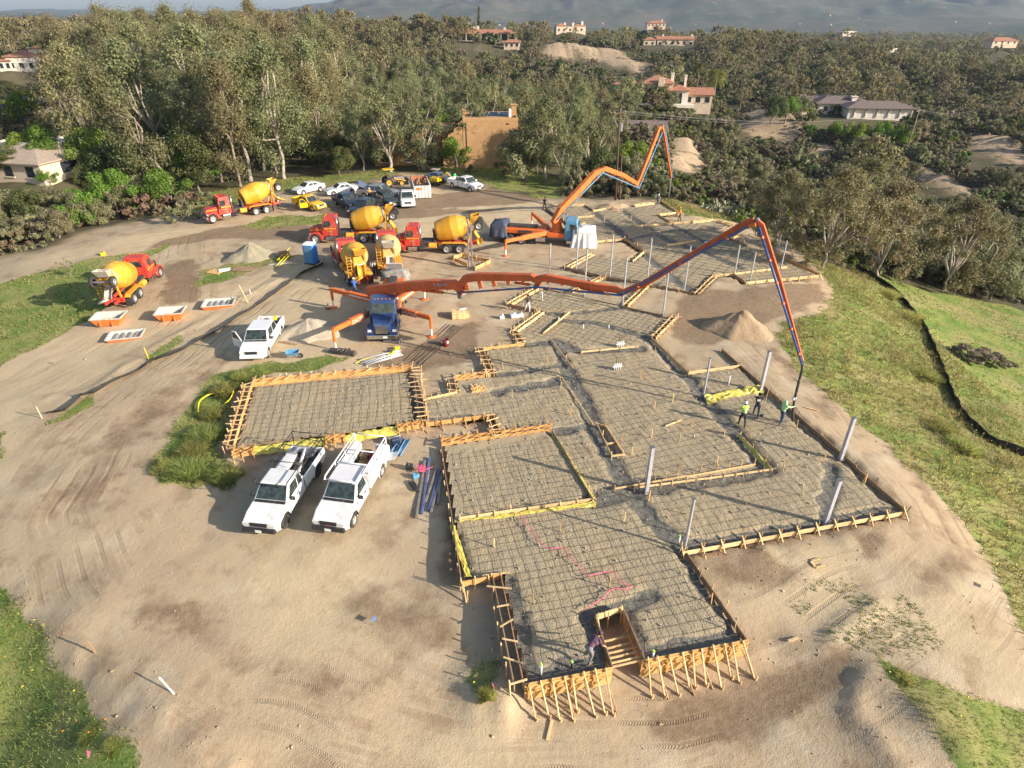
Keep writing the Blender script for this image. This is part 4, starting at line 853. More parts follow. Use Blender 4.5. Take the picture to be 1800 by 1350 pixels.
# grade stakes standing in the beds
GST = [(1003,730),(1063,728),(1150,718),(1092,775),(1145,770),(1182,707),(1215,750),(1193,776),(1110,800),(985,935),(868,962),(1070,1032),(938,1062),(1096,918),(1211,940),(1140,880),(1312,888),(1412,872),(1448,812),(1376,828),(1318,772),(1400,752),(1272,770),(1265,710),(1190,830),(1206,905),(1520,848),(1515,850),(1195,970),(1230,1015),(1250,1060),(1290,1110),(901,698),(963,636),(985,685),(884,650),(1126,665),(1150,625),(1085,640),(1198,700),(1230,830),(1260,815),(1030,402),(1075,415),(1062,390),(1086,370),(1110,388),(1105,420),(1120,435),(1175,445),(1195,400),(1240,405),(1180,480),(1245,470),(1300,445),(1225,410),(1260,430),(1340,455),(1190,465),(1010,395),(1030,385),(1140,405),(1160,415)]
sm = MB().box((0, 0, .27), (.05, .04, .72)).mesh('grade_stake', M_('lumber')); sm2 = MB().box((0, 0, .27), (.05, .04, .72)).mesh('grade_stake', M_('lumber_orange'))
for k, p in enumerate(GST):
    g = G(*p); o = link('grade_stake', sm if k % 3 else sm2); o.location = (*g, 0); o.rotation_euler = (rng.normal(0, .06), rng.normal(0, .06), rng.uniform(0, 3)); o.scale = (1, 1, rng.uniform(.85, 1.15))
    tag(o, 'short wooden grade stake standing in the ' + ('far bed beyond the long boom' if p[1] < 520 else 'nearest bed end left of the tall forms' if p[1] > 915 and p[0] < 1190 else 'trench edge right of the nearest bed end' if p[1] > 960 else 'right hand bed by the grey square posts' if p[0] > 1240 else 'middle bed left of the central trench' if p[0] < 1000 else 'middle bed between the central trench and the workers'), 'stake', 'grade stakes standing in the foundation beds')
# ---------------------------------------------------------------- vehicles
def lerp3(A, B, C, D, u, v):
    A, B, C, D = map(Vector, (A, B, C, D)); return (A * (1 - u) + B * u) * (1 - v) + (D * (1 - u) + C * u) * v
def panel(m, A, B, C, D, u0=.06, u1=.94, v0=.1, v1=.9, off=.006, out=None):
    P = [lerp3(A, B, C, D, u, v) for u, v in ((u0, v0), (u1, v0), (u1, v1), (u0, v1))]
    n = (P[1] - P[0]).cross(P[3] - P[0]).normalized()
    if out is not None and n.dot(Vector(out)) < 0: n = -n
    Q = [p + n * off for p in P]; m.add(P + Q, [(4, 5, 6, 7), (0, 1, 5, 4), (1, 2, 6, 5), (2, 3, 7, 6), (3, 0, 4, 7)]); return m
_wh = {}
def wheel(parent, pos, r, w, rimm='rim', side=1):
    k = (r, w, rimm)
    if k not in _wh:
        t = MB().lathe([(-w / 2, r * .62), (-w / 2, r * .9), (-w * .38, r), (w * .38, r), (w / 2, r * .9), (w / 2, r * .62), (w * .2, r * .6)], 22, Matrix.Rotation(R(90), 3, 'Z'), cap=False).mesh('wheel', M_('rubber'), True)
        m = MB().lathe([(w * .30, r * .62), (w * .47, r * .60), (w * .40, r * .45), (w * .28, r * .36), (w * .30, r * .2), (w * .52, r * .16), (w * .54, r * .02)], 22, Matrix.Rotation(R(90), 3, 'Z'))
        ri = m.mesh('rim', M_(rimm), False); _wh[k] = (t, ri)
    o = link('wheel', _wh[k][0], parent); o.location = pos
    if side < 0: o.rotation_euler = (0, 0, math.pi)
    link('rim', _wh[k][1], o); return o
def arch(xc, zc, r, n=9, z0=None):
    """points of a wheel cut-out from front to rear along the sill"""
    return [(xc + r * math.cos(a), zc + r * math.sin(a)) for a in np.linspace(-.35, math.pi + .35, n)]
def place(front, rear, L, dz=0.0):
    if len(front) == 3: return Vector((front[0], front[1], Hs(front[0], front[1]) + dz)), R(front[2])
    f, r = at(*front), at(*rear); c = (f + r) / 2; d = f - r
    return Vector((c.x, c.y, Hs(c.x, c.y) + dz)), math.atan2(d.y, d.x)
def pickup(label, front, rear, paint, L=5.8, W=2.0, cab='crew', rim='rim', bumper='chrome', hs=1.0, door=None, name='pickup_truck', bed=True, tonneau=False, back=None, rx=None):
    loc, rz = place(front, rear, L); root = thing(name, label, 'pickup truck', loc, rz); P = M_(paint); h2 = W / 2
    xf, xr = L / 2 - .95, -L / 2 + 1.12; wr = .40 * hs; zb = 1.18 * hs; zt = 1.86 * hs
    wb, wt = L / 2 - 1.5, L / 2 - 2.2; rt = L / 2 - {'reg': 3.0, 'ext': 3.4, 'crew': 3.95}[cab]; cb = rt - .12
    prof = [(L / 2 - .06, .45), (L / 2 - .01, .6), (L / 2, .88 * hs), (L / 2 - .14, 1.0 * hs), (L / 2 - .7, 1.1 * hs), (wb, zb), (cb, zb + .02), (cb, .46)] + [(xf - .62, .46)] + list(reversed(arch(xf, wr, wr * 1.22)))
    MB().prism(prof, 0, 0, hw=lambda x, z: h2 * (1 - (.035 if z > 1.0 else 0)) * (1 - max(0, (x - (L / 2 - .75))) * .2)).build('body', P, root, False, .075, 3)
    MB().box((xf, 0, wr), (wr * 2.6, W * .72, .5)).build('wheel_well', M_('chassis'), root)
    MB().box((-L * .06, 0, .5), (L * .84, W * .6, .16)).build('chassis_frame', M_('chassis'), root)
    # cabin
    a = .955 * h2; t_ = .80 * h2
    bq = [(wb, -a, zb), (wb, a, zb), (cb, a, zb), (cb, -a, zb)]; tq = [(wt, -t_, zt), (wt, t_, zt), (rt, t_, zt), (rt, -t_, zt)]
    MB().add(bq + tq, [(0, 1, 5, 4), (1, 2, 6, 5), (2, 3, 7, 6), (3, 0, 4, 7), (4, 5, 6, 7)]).build('cabin', P, root, False, .09, 3)
    gl = M_('glass_dark')
    panel(MB(), bq[0], bq[1], tq[1], tq[0], .06, .94, .07, .9, .012, (1, 0, 0)).build('windshield', gl, root)
    panel(MB(), bq[3], bq[2], tq[2], tq[3], .1, .9, .25, .85, .012, (-1, 0, 0)).build('rear_window', gl, root)
    cuts = {'reg': [(.10, .90)], 'ext': [(.08, .62), (.66, .92)], 'crew': [(.08, .52), (.57, .93)]}[cab]
    for s, (A, B, C, D) in ((1, (bq[1], bq[2], tq[2], tq[1])), (-1, (bq[0], bq[3], tq[3], tq[0]))):
        for u0, u1 in cuts: panel(MB(), A, B, C, D, u0, u1, .1, .86, .012, (0, s, 0)).build('side_window', gl, root)
        MB().box((wb - .28, s * (h2 + .12), zb + .1), (.12, .24, .2)).build('mirror', M_('black_plastic' if bumper != 'chrome' else paint), root, False, .02)
        MB().box((wb - 1.0, s * (h2 + .002), zb - .2), (.16, .03, .04)).build('door_handle', M_('black_plastic'), root)
        for xx in (wb - .05, wb - 1.16) + ((cb + .1,) if cab != 'reg' else ()): MB().box((xx, s * (h2 * .985), .84 * hs), (.018, .04, .64)).build('door_gap', M_('black_plastic'), root)
        MB().box((L / 2 - .12, s * (h2 - .33), .86 * hs), (.24, .4, .2)).build('headlight', M_('headlight'), root, False, .03)
        MB().box((-L / 2 + .03, s * (h2 - .1), 1.0), (.1, .16, .36)).build('taillight', M_('taillight'), root)
        wheel(root, (xf, s * (h2 - .14), wr), wr, .27, rim, s); wheel(root, (xr, s * (h2 - .14), wr), wr, .27, rim, s)
    for s in (-1, 1):
        for xx in (xf, xr):
            if xx == xf or bed: MB().tube([(xx + wr * 1.24 * math.cos(a), s * (h2 - .012), wr + wr * 1.24 * math.sin(a)) for a in np.linspace(-.1, math.pi + .1, 9)], .035, 6).build('arch_trim', M_('black_plastic' if bumper == 'black' else paint), root, True)
    MB().box((wb + .05, 0, zb + .012), (.2, W * .84, .03), Matrix.Rotation(R(4), 3, 'Y')).build('cowl', M_('black_plastic'), root)
    MB().box((L / 2 - .01, 0, .86 * hs), (.06, W * .46, .24)).build('grille', M_('black_plastic' if bumper != 'chrome' else 'chassis'), root, False, .02)
    MB().box((L / 2 + .02, 0, .57), (.22, W * .9, .26), taper=(.8, .97)).build('front_bumper', M_({'chrome': 'chrome', 'black': 'black_plastic', 'body': paint}[bumper]), root, False, .04)
    MB().box((L / 2 + .13, 0, .55), (.012, .34, .16)).build('license_plate', M_('plate_white'), root)
    MB().box((wt - .02, 0, zt + .01), (.03, .5, .02)).build('roof_seam', P, root)
    if bed:
        bp = [(cb - .06, .5), (cb - .06, 1.27), (-L / 2, 1.27), (-L / 2 - .01, .62), (xr - .66, .5)] + list(arch(xr, wr, wr * 1.22))[::-1] + [(xr + .66, .5)]
        for s in (-1, 1): MB().prism(bp, s * (h2 - .1), s * h2 * .995).build('bed_side', P, root, False, .02)
        MB().box(((cb - .06 - L / 2) / 2, 0, .8), (cb - .06 + L / 2, W - .22, .06)).build('bed_floor', M_('chassis' if not tonneau else 'black_plastic'), root)
        MB().box((cb - .1, 0, 1.03), (.06, W - .22, .46)).build('bed_front', P, root); MB().box((-L / 2 + .03, 0, .98), (.07, W - .22, .56)).build('tailgate', P, root, False, .02)
        for s in (-1, 1): MB().box((xr, s * (h2 - .26), .98), (1.0, .3, .3)).build('wheel_housing', M_('chassis'), root, False, .06)
        if tonneau: MB().box(((cb - .06 - L / 2) / 2, 0, 1.29), (cb + L / 2 - .1, W - .12, .03)).build('bed_cover', M_('black_plastic'), root)
    MB().box((-L / 2 - .07, 0, .6), (.16, W * .94, .2)).build('rear_bumper', M_('chrome' if bumper == 'chrome' else 'black_plastic'), root, False, .03)
    if door:
        s = door; d = MB(); Mx = Matrix.Rotation(R(-58 * s), 3, 'Z'); hinge = Vector((wb - .05, s * h2, 0))
        fr = [(0, .5), (-1.12, .5), (-1.12, zb), (-1.0, zt - .06), (-.62, zt - .04), (-.1, zb)]
        pts = [hinge + Mx @ Vector((x, 0, z)) for x, z in fr]; nn = Mx @ Vector((0, .06 * s, 0)); k = len(pts)
        d.add(pts + [p + nn for p in pts], [tuple(range(k)), tuple(range(k, 2 * k))] + [(i, (i + 1) % k, k + (i + 1) % k, k + i) for i in range(k)]); do = d.build('open_door', P, root)
        ins = [hinge + Mx @ Vector((x, 0, z)) + nn * sg for sg in (-.15, 1.15) for x, z in ((-1.02, zb + .06), (-.95, zt - .14), (-.62, zt - .12), (-.22, zb + .06))]
        MB().add(ins, [(0, 1, 2, 3), (4, 5, 6, 7), (0, 1, 5, 4), (1, 2, 6, 5), (2, 3, 7, 6), (3, 0, 4, 7)]).build('door_window', M_('glass_dark'), do)
        MB().box((wb - .62, s * (h2 + .004), .86), (1.1, .012, .66)).build('doorway_shade_plate', M_('black_plastic'), root)  # flat black plate on the closed body side paints the doorway's shade
    root['dims'] = (L, W, cb, zb, zt); return root
def sedan(label, front, rear, paint, L=4.8, W=1.84, name='sedan_car', wing=False):
    loc, rz = place(front, rear, L); root = thing(name, label, 'car', loc, rz); P = M_(paint); h2 = W / 2; xf, xr, wr = L / 2 - .93, -L / 2 + 1.02, .335
    prof = [(L / 2 - .1, .28), (L / 2, .42), (L / 2 - .02, .66), (L / 2 - .35, .82), (L / 2 - 1.3, .98), (-L / 2 + .9, 1.04), (-L / 2 + .08, 1.0), (-L / 2, .7), (-L / 2 + .06, .36), (xr - .5, .3)] + list(reversed(arch(xr, wr, .40))) + [(xr + .5, .26), (xf - .5, .26)] + list(reversed(arch(xf, wr, .40)))
    MB().prism(prof, 0, 0, hw=lambda x, z: h2 * (1 - (.05 if z > .8 else 0)) * (1 - max(0, abs(x) - (L / 2 - .6)) * .2)).build('body', P, root, False, .05)
    MB().box((0, 0, .36), (L * .8, W * .7, .2)).build('underbody', M_('chassis'), root)
    zb, zt = .97, 1.44; a, t_ = .9 * h2, .68 * h2
    bq = [(L / 2 - 1.35, -a, zb), (L / 2 - 1.35, a, zb), (-L / 2 + .62, a, zb), (-L / 2 + .62, -a, zb)]; tq = [(.28, -t_, zt), (.28, t_, zt), (-1.05, t_, zt - .02), (-1.05, -t_, zt - .02)]
    MB().add(bq + tq, [(0, 1, 5, 4), (1, 2, 6, 5), (2, 3, 7, 6), (3, 0, 4, 7), (4, 5, 6, 7)]).build('cabin', P, root, False, .06)
    gl = M_('glass_dark')
    panel(MB(), bq[0], bq[1], tq[1], tq[0], .06, .94, .08, .93, .012, (1, 0, .5)).build('windshield', gl, root); panel(MB(), bq[3], bq[2], tq[2], tq[3], .08, .92, .15, .9, .012, (-1, 0, .5)).build('rear_window', gl, root)
    for s, (A, B, C, D) in ((1, (bq[1], bq[2], tq[2], tq[1])), (-1, (bq[0], bq[3], tq[3], tq[0]))):
        for u0, u1 in ((.16, .5), (.53, .84)): panel(MB(), A, B, C, D, u0, u1, .12, .86, .012, (0, s, 0)).build('side_window', gl, root)
        wheel(root, (xf, s * (h2 - .11), wr), wr, .21, 'rim', s); wheel(root, (xr, s * (h2 - .11), wr), wr, .21, 'rim', s)
        MB().box((L / 2 - .16, s * (h2 - .3), .66), (.26, .34, .13)).build('headlight', M_('headlight'), root, False, .03); MB().box((-L / 2 + .05, s * (h2 - .28), .82), (.12, .38, .14)).build('taillight', M_('taillight'), root, False, .03)
        MB().box((L / 2 - 1.55, s * (h2 + .06), 1.0), (.12, .2, .13)).build('mirror', P, root, False, .03)
    MB().box((L / 2 - .02, 0, .5), (.06, W * .6, .2)).build('grille', M_('black_plastic'), root, False, .02); MB().box((-L / 2 - .01, 0, .66), (.02, .4, .14)).build('license_plate', M_('plate_white'), root)
    return root
def rail(parent, name, pts, r, m, n=6): return MB().tube(pts, r, n).build(name, M_(m), parent, True)

# two white utility trucks in front
v = pickup('white utility truck with black ladder rack, the left of the front two', (466,938), (543,818), 'white_paint', 6.3, 2.02, 'ext', 'dark_rim', 'black')
for s in (-1, 1):
    rail(v, 'rack_rail', [(1.35, s * .86, 1.95), (1.2, s * .88, 2.12), (-3.4, s * .88, 2.12)], .03, 'black_plastic'); rail(v, 'rack_rail', [(.3, s * .9, 1.86), (-3.3, s * .9, 1.86)], .022, 'black_plastic')
    for x in (-.6, -2.0, -3.2): rail(v, 'rack_post', [(x, s * .9, 1.25), (x, s * .88, 2.12)], .026, 'black_plastic')
for x in (1.3, -.5, -2.0, -3.3): rail(v, 'rack_crossbar', [(x, -.88, 2.12 if x < 1 else 1.97), (x, .88, 2.12 if x < 1 else 1.97)], .026, 'black_plastic')
MB().box((-1.6, -.62, 1.12), (1.7, .5, .5)).build('tool_chest', M_('white_paint'), v, False, .03); MB().box((-2.4, -.5, 1.42), (.5, .4, .25)).build('clear_tub', M_('silver_paint'), v, False, .04)
rail(v, 'white_pipe', [(-1.0, .35, 1.1), (-2.9, -.1, 1.25)], .09, 'white_plastic', 10); MB().box((-2.7, .3, 1.1), (.6, .6, .3)).build('toolbox', M_('grey_metal'), v, False, .03)
v = pickup('white utility truck with service body and open side locker, the right of the front two', (584,940), (655,815), 'white_paint', 6.2, 2.0, 'reg', 'rim', 'black', bed=False)
W2 = 1.0
MB().box((-1.65, 0, .72), (3.0, 1.5, .1)).build('bed_floor', M_('chassis'), v)
for s in (-1, 1):
    prof = [(-.15, .95), (-.15, 1.52), (-3.12, 1.52), (-3.12, .62), (-2.6, .62)] + list(arch(-1.98, .4, .5))[::-1] + [(-1.3, .62), (-.15, .62)]
    MB().prism(prof, s * .62, s * 1.04).build('side_locker', M_('white_paint'), v, False, .02)
    for x in (-.62, -1.5, -2.6): MB().box((x, s * 1.046, 1.2 if x == -1.5 else 1.08), (.7, .02, .5 if x == -1.5 else .7)).build('locker_door', M_('white_paint'), v, False, .01)
    rail(v, 'rack_rail', [(1.1, s * .92, 1.98), (.9, s * .95, 2.1), (-3.1, s * .95, 2.1)], .045, 'white_plastic')
    rail(v, 'rack_rail', [(-.2, s * .95, 1.8), (-3.1, s * .95, 1.8)], .03, 'white_plastic')
    for x in (-.3, -1.6, -3.05): rail(v, 'rack_post', [(x, s * .95, 1.5), (x, s * .95, 2.1)], .035, 'white_plastic')
for x in (1.05, -.35, -1.5, -3.05): rail(v, 'rack_crossbar', [(x, -.95, 2.1 if x < 1 else 1.99), (x, .95, 2.1 if x < 1 else 1.99)], .035, 'white_plastic')
MB().box((.25, 0, 1.95), (1.5, 1.5, .03)).build('roof_board', M_('white_sheet'), v)
MB().add([(-2.2, 1.05, .95), (-2.95, 1.05, .95), (-2.95, 1.75, 1.2), (-2.2, 1.75, 1.2), (-2.2, 1.05, .98), (-2.95, 1.05, .98), (-2.95, 1.75, 1.23), (-2.2, 1.75, 1.23)], [(0, 1, 2, 3), (4, 5, 6, 7), (0, 1, 5, 4), (1, 2, 6, 5), (2, 3, 7, 6), (3, 0, 4, 7)]).build('open_locker_door', M_('white_paint'), v)
MB().box((-3.25, .6, .95), (.25, .8, .6)).build('tailgate', M_('white_paint'), v, False, .02)
MB().box((-.75, .2, 1.0), (.4, .4, .45)).build('blue_bucket', M_('blue_cloth'), v, False, .08); MB().box((-2.6, -.2, .95), (.7, .5, .35)).build('tool_crate', M_('lumber_old'), v, False, .02); MB().box((-2.4, .3, 1.05), (.4, .35, .5)).build('red_case', M_('red_bucket'), v, False, .03)
MB().box((3.16, 0, .82), (.03, .16, .06)).build('badge', M_('taillight'), v, False, .01)
MB().box((-1.6, 0, .8), (2.2, .9, .02)).build('bed_dirt', M_('plywood_brown'), v)
# other cars and trucks
v = pickup('white crew cab pickup with one front door open on the left track', (445,638), (482,580), 'white_paint', 5.9, 2.02, 'crew', 'rim', 'body', door=-1)
MB().box((-2.3, .5, 1.35), (.35, .25, .3)).build('yellow_jerrycan', M_('yellow_plastic'), v, False, .04)
pickup('small yellow pickup with its front door open beside the grass strip', (567,372), (524,362), 'yellow_car', 4.9, 1.75, 'ext', 'rim', 'body', .92, door=-1)
v = pickup('dark blue pickup loaded with lumber next to the yellow pickup', (634,374), (588,352), 'navy_paint', 5.6, 1.95, 'ext', 'rim', 'chrome')
for k in range(6): MB().bar((-2.9 + rng.uniform(-.2, .2), -.6 + .22 * k, 1.1 + .05 * k), (-.3, -.5 + .2 * k, 1.5 + .05 * k), .09, .05).build('lumber_piece', M_('lumber_old'), v)
pickup('black pickup with covered bed half hidden behind a yellow mixer drum', (622,384), (662,366), 'black_paint', 5.5, 1.95, 'crew', 'rim', 'black', tonneau=True)
pickup('dark grey pickup parked in front of the silver crew cab pickup', (700,368), (660,350), 'charcoal_paint', 5.6, 1.95, 'crew', 'rim', 'chrome')
v = pickup('silver crew cab pickup with raised grey bed cover', (699,349), (634,345), 'silver_paint', 5.8, 2.0, 'crew', 'rim', 'chrome')
MB().bar((-2.9, 0, 1.75), (-1.1, 0, 1.3), 1.85, .05).build('bed_cover', M_('blue_silver_paint'), v)
pickup('white pickup facing the camera left of the white dumpster', (718,369), (716,350), 'white_paint', 5.4, 1.92, 'ext', 'rim', 'body', tonneau=True)
pickup('white extended cab pickup parked apart at the right by the trees', (846,339), (792,327), 'white_paint', 5.9, 2.02, 'ext', 'rim', 'chrome')
sedan('white sedan, the left of two, beside the far grass verge', (518,343), (568,332), 'white_paint')
sedan('white sedan, the right of two, parked left of the silver pickup', (573,345), (628,337), 'white_paint', 4.7)
sedan('silver blue sedan parked behind the white dumpster', (797,322), (748,315), 'blue_silver_paint', 4.6)

# ---------------------------------------------------------------- concrete mixer trucks
def big_cab(root, P, x0, hood_z=1.75, roof_z=2.95, W=2.2, stripes=True, visor=True):
    """conventional truck nose and cab; x0 = front of the nose"""
    h2 = W / 2; xa = x0 - .62
    hood = [(x0 - .02, .95), (x0, 1.45), (x0 - .18, hood_z - .12), (x0 - 1.55, hood_z + .12), (x0 - 1.55, .95)]
    MB().prism(hood, 0, 0, hw=lambda x, z: .56 * h2 + (x0 - x) * .16).build('hood', P, root, False, .05)
    MB().box((x0 + .015, 0, 1.2), (.05, 1.0, .7)).build('grille', M_('chrome'), root, False, .02)
    for s in (-1, 1):
        fen = [(x0 - .05, .72), (x0 - .02, .98), (x0 - .2, 1.22), (xa, 1.32), (xa - .5, 1.25), (xa - .95, .8), (xa - 1.0, .55)] + list(reversed(arch(xa, .55, .62)))
        MB().prism(fen, s * .62, s * h2 * 1.06).build('fender', P, root, False, .05)
        MB().box((x0 - .06, s * (h2 * .86), 1.06), (.12, .3, .2)).build('headlight', M_('headlight'), root, False, .03)
        wheel(root, (xa, s * (h2 - .12), .55), .55, .34, 'rim', s)
        MB().box((x0 - 1.75, s * (h2 + .26), 1.95), (.14, .16, .6)).build('mirror', M_('black_plastic'), root, False, .03)
        rail(root, 'mirror_arm', [(x0 - 1.7, s * h2 * .95, 2.2), (x0 - 1.75, s * (h2 + .26), 2.2)], .02, 'chrome')
        MB().box((x0 - 2.35, s * (h2 - .1), .62), (1.0, .5, .42)).build('step_tank', M_('chrome'), root, False, .06)
        if stripes:
            MB().bar((x0 - .15, s * (.58 * h2 + .06), hood_z - .28), (x0 - 1.5, s * (.56 * h2 + .27), hood_z - .2), .02, .1).build('stripe', M_('stripe_yellow'), root)
            MB().box((x0 - 2.35, s * (h2 * .985), 1.72), (1.5, .03, .1)).build('stripe', M_('stripe_yellow'), root); MB().box((x0 - 2.3, s * (h2 * .985), 1.45), (.5, .03, .05)).build('door_lettering', M_('stripe_yellow'), root)
        MB().box((x0 - 2.3, s * (h2 * .98 + .012), 1.35), (.02, .02, 1.0)).build('door_gap', M_('black_plastic'), root)
    c0, c1 = x0 - 1.5, x0 - 3.1
    bq = [(c0, -h2 * .97, hood_z + .05), (c0, h2 * .97, hood_z + .05), (c1, h2 * .97, hood_z + .05), (c1, -h2 * .97, hood_z + .05)]; tq = [(c0 - .28, -h2 * .86, roof_z), (c0 - .28, h2 * .86, roof_z), (c1 + .04, h2 * .86, roof_z), (c1 + .04, -h2 * .86, roof_z)]
    MB().box(((c0 + c1) / 2, 0, (hood_z + .05 + .85) / 2), (c0 - c1, W * .97, hood_z + .05 - .85)).build('cab_lower', P, root, False, .04)
    MB().add(bq + tq, [(0, 1, 5, 4), (1, 2, 6, 5), (2, 3, 7, 6), (3, 0, 4, 7), (4, 5, 6, 7)]).build('cab', P, root, False, .1, 3)
    gl = M_('glass_dark'); panel(MB(), bq[0], bq[1], tq[1], tq[0], .07, .93, .1, .74, .014, (1, 0, 0)).build('windshield', gl, root)
    panel(MB(), bq[3], bq[2], tq[2], tq[3], .2, .8, .2, .65, .014, (-1, 0, 0)).build('rear_window', gl, root)
    for s, (A, B, C, D) in ((1, (bq[1], bq[2], tq[2], tq[1])), (-1, (bq[0], bq[3], tq[3], tq[0]))): panel(MB(), A, B, C, D, .14, .62, .08, .66, .014, (0, s, 0)).build('side_window', gl, root)
    for y in (-.6, -.3, 0, .3, .6): MB().box((c0 - .42, y, roof_z + .03), (.1, .08, .05)).build('marker_light', M_('amber'), root)
    MB().box((x0 + .1, 0, .6), (.16, W * 1.05, .34)).build('front_bumper', M_('chrome'), root, False, .04); MB().box((x0 + .19, .25, .6), (.012, .34, .16)).build('license_plate', M_('plate_white'), root)
def mixer(label, front, rear, chute=1, long=False, drum_mat='yellow_paint', boost=True, stripes_drum=True):
    L = 10.0; loc, rz = place(front, rear, L); root = thing('mixer_truck', label, 'mixer truck', loc, rz, 'concrete mixer trucks on the site')
    Rd, Y = M_('red_paint'), M_('yellow_paint')
    big_cab(root, Rd, 5.0)
    for s in (-1, 1): MB().box((-.4, s * .42, .95), (8.6, .12, .28)).build('frame_rail', Rd, root)
    MB().box((1.1, 0, 1.1), (1.2, 1.4, .3)).build('deck_plate', M_('chassis'), root)
    rail(root, 'exhaust_stack', [(1.72, 1.0, 1.1), (1.72, 1.0, 3.1)], .09, 'chrome', 10)
    for x in (-1.1, -2.5):
        for s in (-1, 1): wheel(root, (x, s * .95, .53), .53, .5, 'rim', s)
        MB().tube([(x, -.9, .53), (x, .9, .53)], .12, 8).build('axle', M_('chassis'), root)
    for s in (-1, 1):
        fp = [(-.3, .95), (-.34, 1.12), (-.6, 1.22), (-3.0, 1.22), (-3.35, 1.0), (-3.3, .97), (-2.98, 1.17), (-.6, 1.17), (-.4, 1.08)]
        MB().prism(fp, s * .68, s * 1.22).build('rear_fender', Y, root)
        MB().lathe([(-.42, .05), (-.42, .3), (.42, .3), (.42, .05)], 16, None, c=(.45, s * .88, .88)).build('water_tank', Y, root, False, .03)
        MB().box((-3.42, s * .95, .5), (.03, .5, .7)).build('mud_flap', M_('rubber'), root)
    tilt = Matrix.Rotation(R(13), 3, 'Y'); dc = Vector((-1.75, 0, 2.62)); D = M_(drum_mat)
    prof = [(1.78, .05), (1.8, .98), (1.6, 1.06), (.95, 1.2), (.1, 1.28), (-.05, 1.28), (-.75, 1.18), (-1.85, .72), (-2.0, .70), (-2.02, .35)]
    MB().lathe(prof, 28, tilt, c=dc).build('drum', D, root, False)
    if stripes_drum: MB().lathe([(.97, 1.205), (.1, 1.292), (.0, 1.292), (.0, 1.2), (.97, 1.1)], 28, tilt, c=dc).build('drum_band', M_('yellow_band'), root)
    MB().lathe([(-1.86, .74), (-1.86, .82), (-2.0, .82), (-2.0, .74)], 24, tilt, c=dc).build('drum_ring', M_('mortar'), root)
    MB().box((.25, 0, 1.7), (.28, 1.1, 1.3)).build('drum_pedestal', M_('chassis'), root, False, .05); MB().lathe([(-.25, .3), (.25, .4)], 14, tilt, c=(.15, 0, 2.15)).build('drum_gearbox', Y, root)
    for s in (-1, 1): MB().bar((-3.5, s * .55, 1.0), (-3.9, s * .5, 3.2), .14, .14).build('rear_stand', Y, root)
    MB().bar((-3.75, -.6, 2.3), (-3.75, .6, 2.3), .16, .16).build('stand_beam', Y, root)
    hop = [(-4.25, -.45, 3.35), (-4.25, .45, 3.35), (-3.65, .3, 3.1), (-3.65, -.3, 3.1), (-4.75, -.6, 4.05), (-4.75, .6, 4.05), (-3.75, .62, 3.95), (-3.75, -.62, 3.95)]
    MB().add(hop, [(0, 1, 5, 4), (1, 2, 6, 5), (2, 3, 7, 6), (3, 0, 4, 7), (0, 1, 2, 3)]).build('charge_hopper', Y if chute != 2 else M_('mortar'), root).modifiers.new('t', 'SOLIDIFY').thickness = .05
    def trough(name, a, b, w, m):
        a, b = Vector(a), Vector(b); d = (b - a).normalized(); sd = d.cross(Vector((0, 0, 1))).normalized(); up = sd.cross(d); q = MB(); V = []
        for p in (a, b):
            for t in np.linspace(-1.3, 1.3, 7): V.append(p + sd * (w * math.sin(t)) - up * (w * (math.cos(t))))
        q.add(V, [(i, i + 1, 8 + i, 7 + i) for i in range(6)]); o = q.build(name, M_(m), root, True); o.modifiers.new('t', 'SOLIDIFY').thickness = .03
    cm = 'yellow_paint' if chute == 1 else 'mortar'
    trough('main_chute', (-4.1, 0, 2.45), (-4.75, .1, 1.5), .34, cm)
    trough('fold_chute', (-4.6, .15, 1.6), (-5.6 if long else -4.75, .2 if long else 1.0, 1.25), .32, cm)
    for k in range(7): MB().box((-3.72 - .02 * k, 1.0, 1.35 + k * .3), (.05, .42, .04)).build('ladder_rung', Y, root)
    for s in (.8, 1.2): MB().bar((-3.7, s, 1.1), (-3.86, s, 3.4), .05, .05).build('ladder_rail', Y, root)
    MB().box((-3.75, 0, .95), (.3, 1.7, .4)).build('rear_bumper', Rd, root, False, .03)
    for s in (-1, 1): MB().box((-3.92, s * .7, 1.0), (.05, .2, .12)).build('taillight', M_('taillight'), root)
    if boost:
        bz = 3.05; MB().tube([(-4.65, -.75, bz), (-4.65, .75, bz)], .1, 8).build('booster_axle', M_('grey_metal'), root)
        for s in (-1, 1):
            wheel(root, (-4.65, s * .86, bz), .5, .32, 'rim', s); MB().bar((-3.75, s * .5, 2.1), (-4.65, s * .5, bz), .14, .16).build('booster_arm', M_('grey_metal'), root)
    return root
mat('yellow_band', (0.55, 0.27, 0.012), 0.45, coat=.2, var=.05, dirt=(0.42, 0.33, 0.2), dirt_amt=.35)
mat('tan_drum', (0.55, 0.37, 0.14), 0.6, var=.12, scale=1.5, dirt=(0.45, 0.38, 0.28), dirt_amt=.6)
mixer('red and yellow concrete mixer truck at the far left by the trees', (370,391), (490,366), 1, True)
mixer('red and yellow concrete mixer truck on the grass slope, its rear to the camera', (-36.9, 56.9, 97.0), None, 2)
mixer('red and yellow concrete mixer truck, the left of the middle two seen side on', (562,424), (690,420))
mixer('red and yellow concrete mixer truck behind the pair of silver posts', (702,441), (838,440))
mixer('yellow drum concrete mixer truck backed up to the pump, the left of two', (603,455), (644,516), boost=False)
mixer('tan topped concrete mixer truck backed up to the pump, the right of two', (681,440), (690,500), 2, False, 'tan_drum', boost=False, stripes_drum=False)
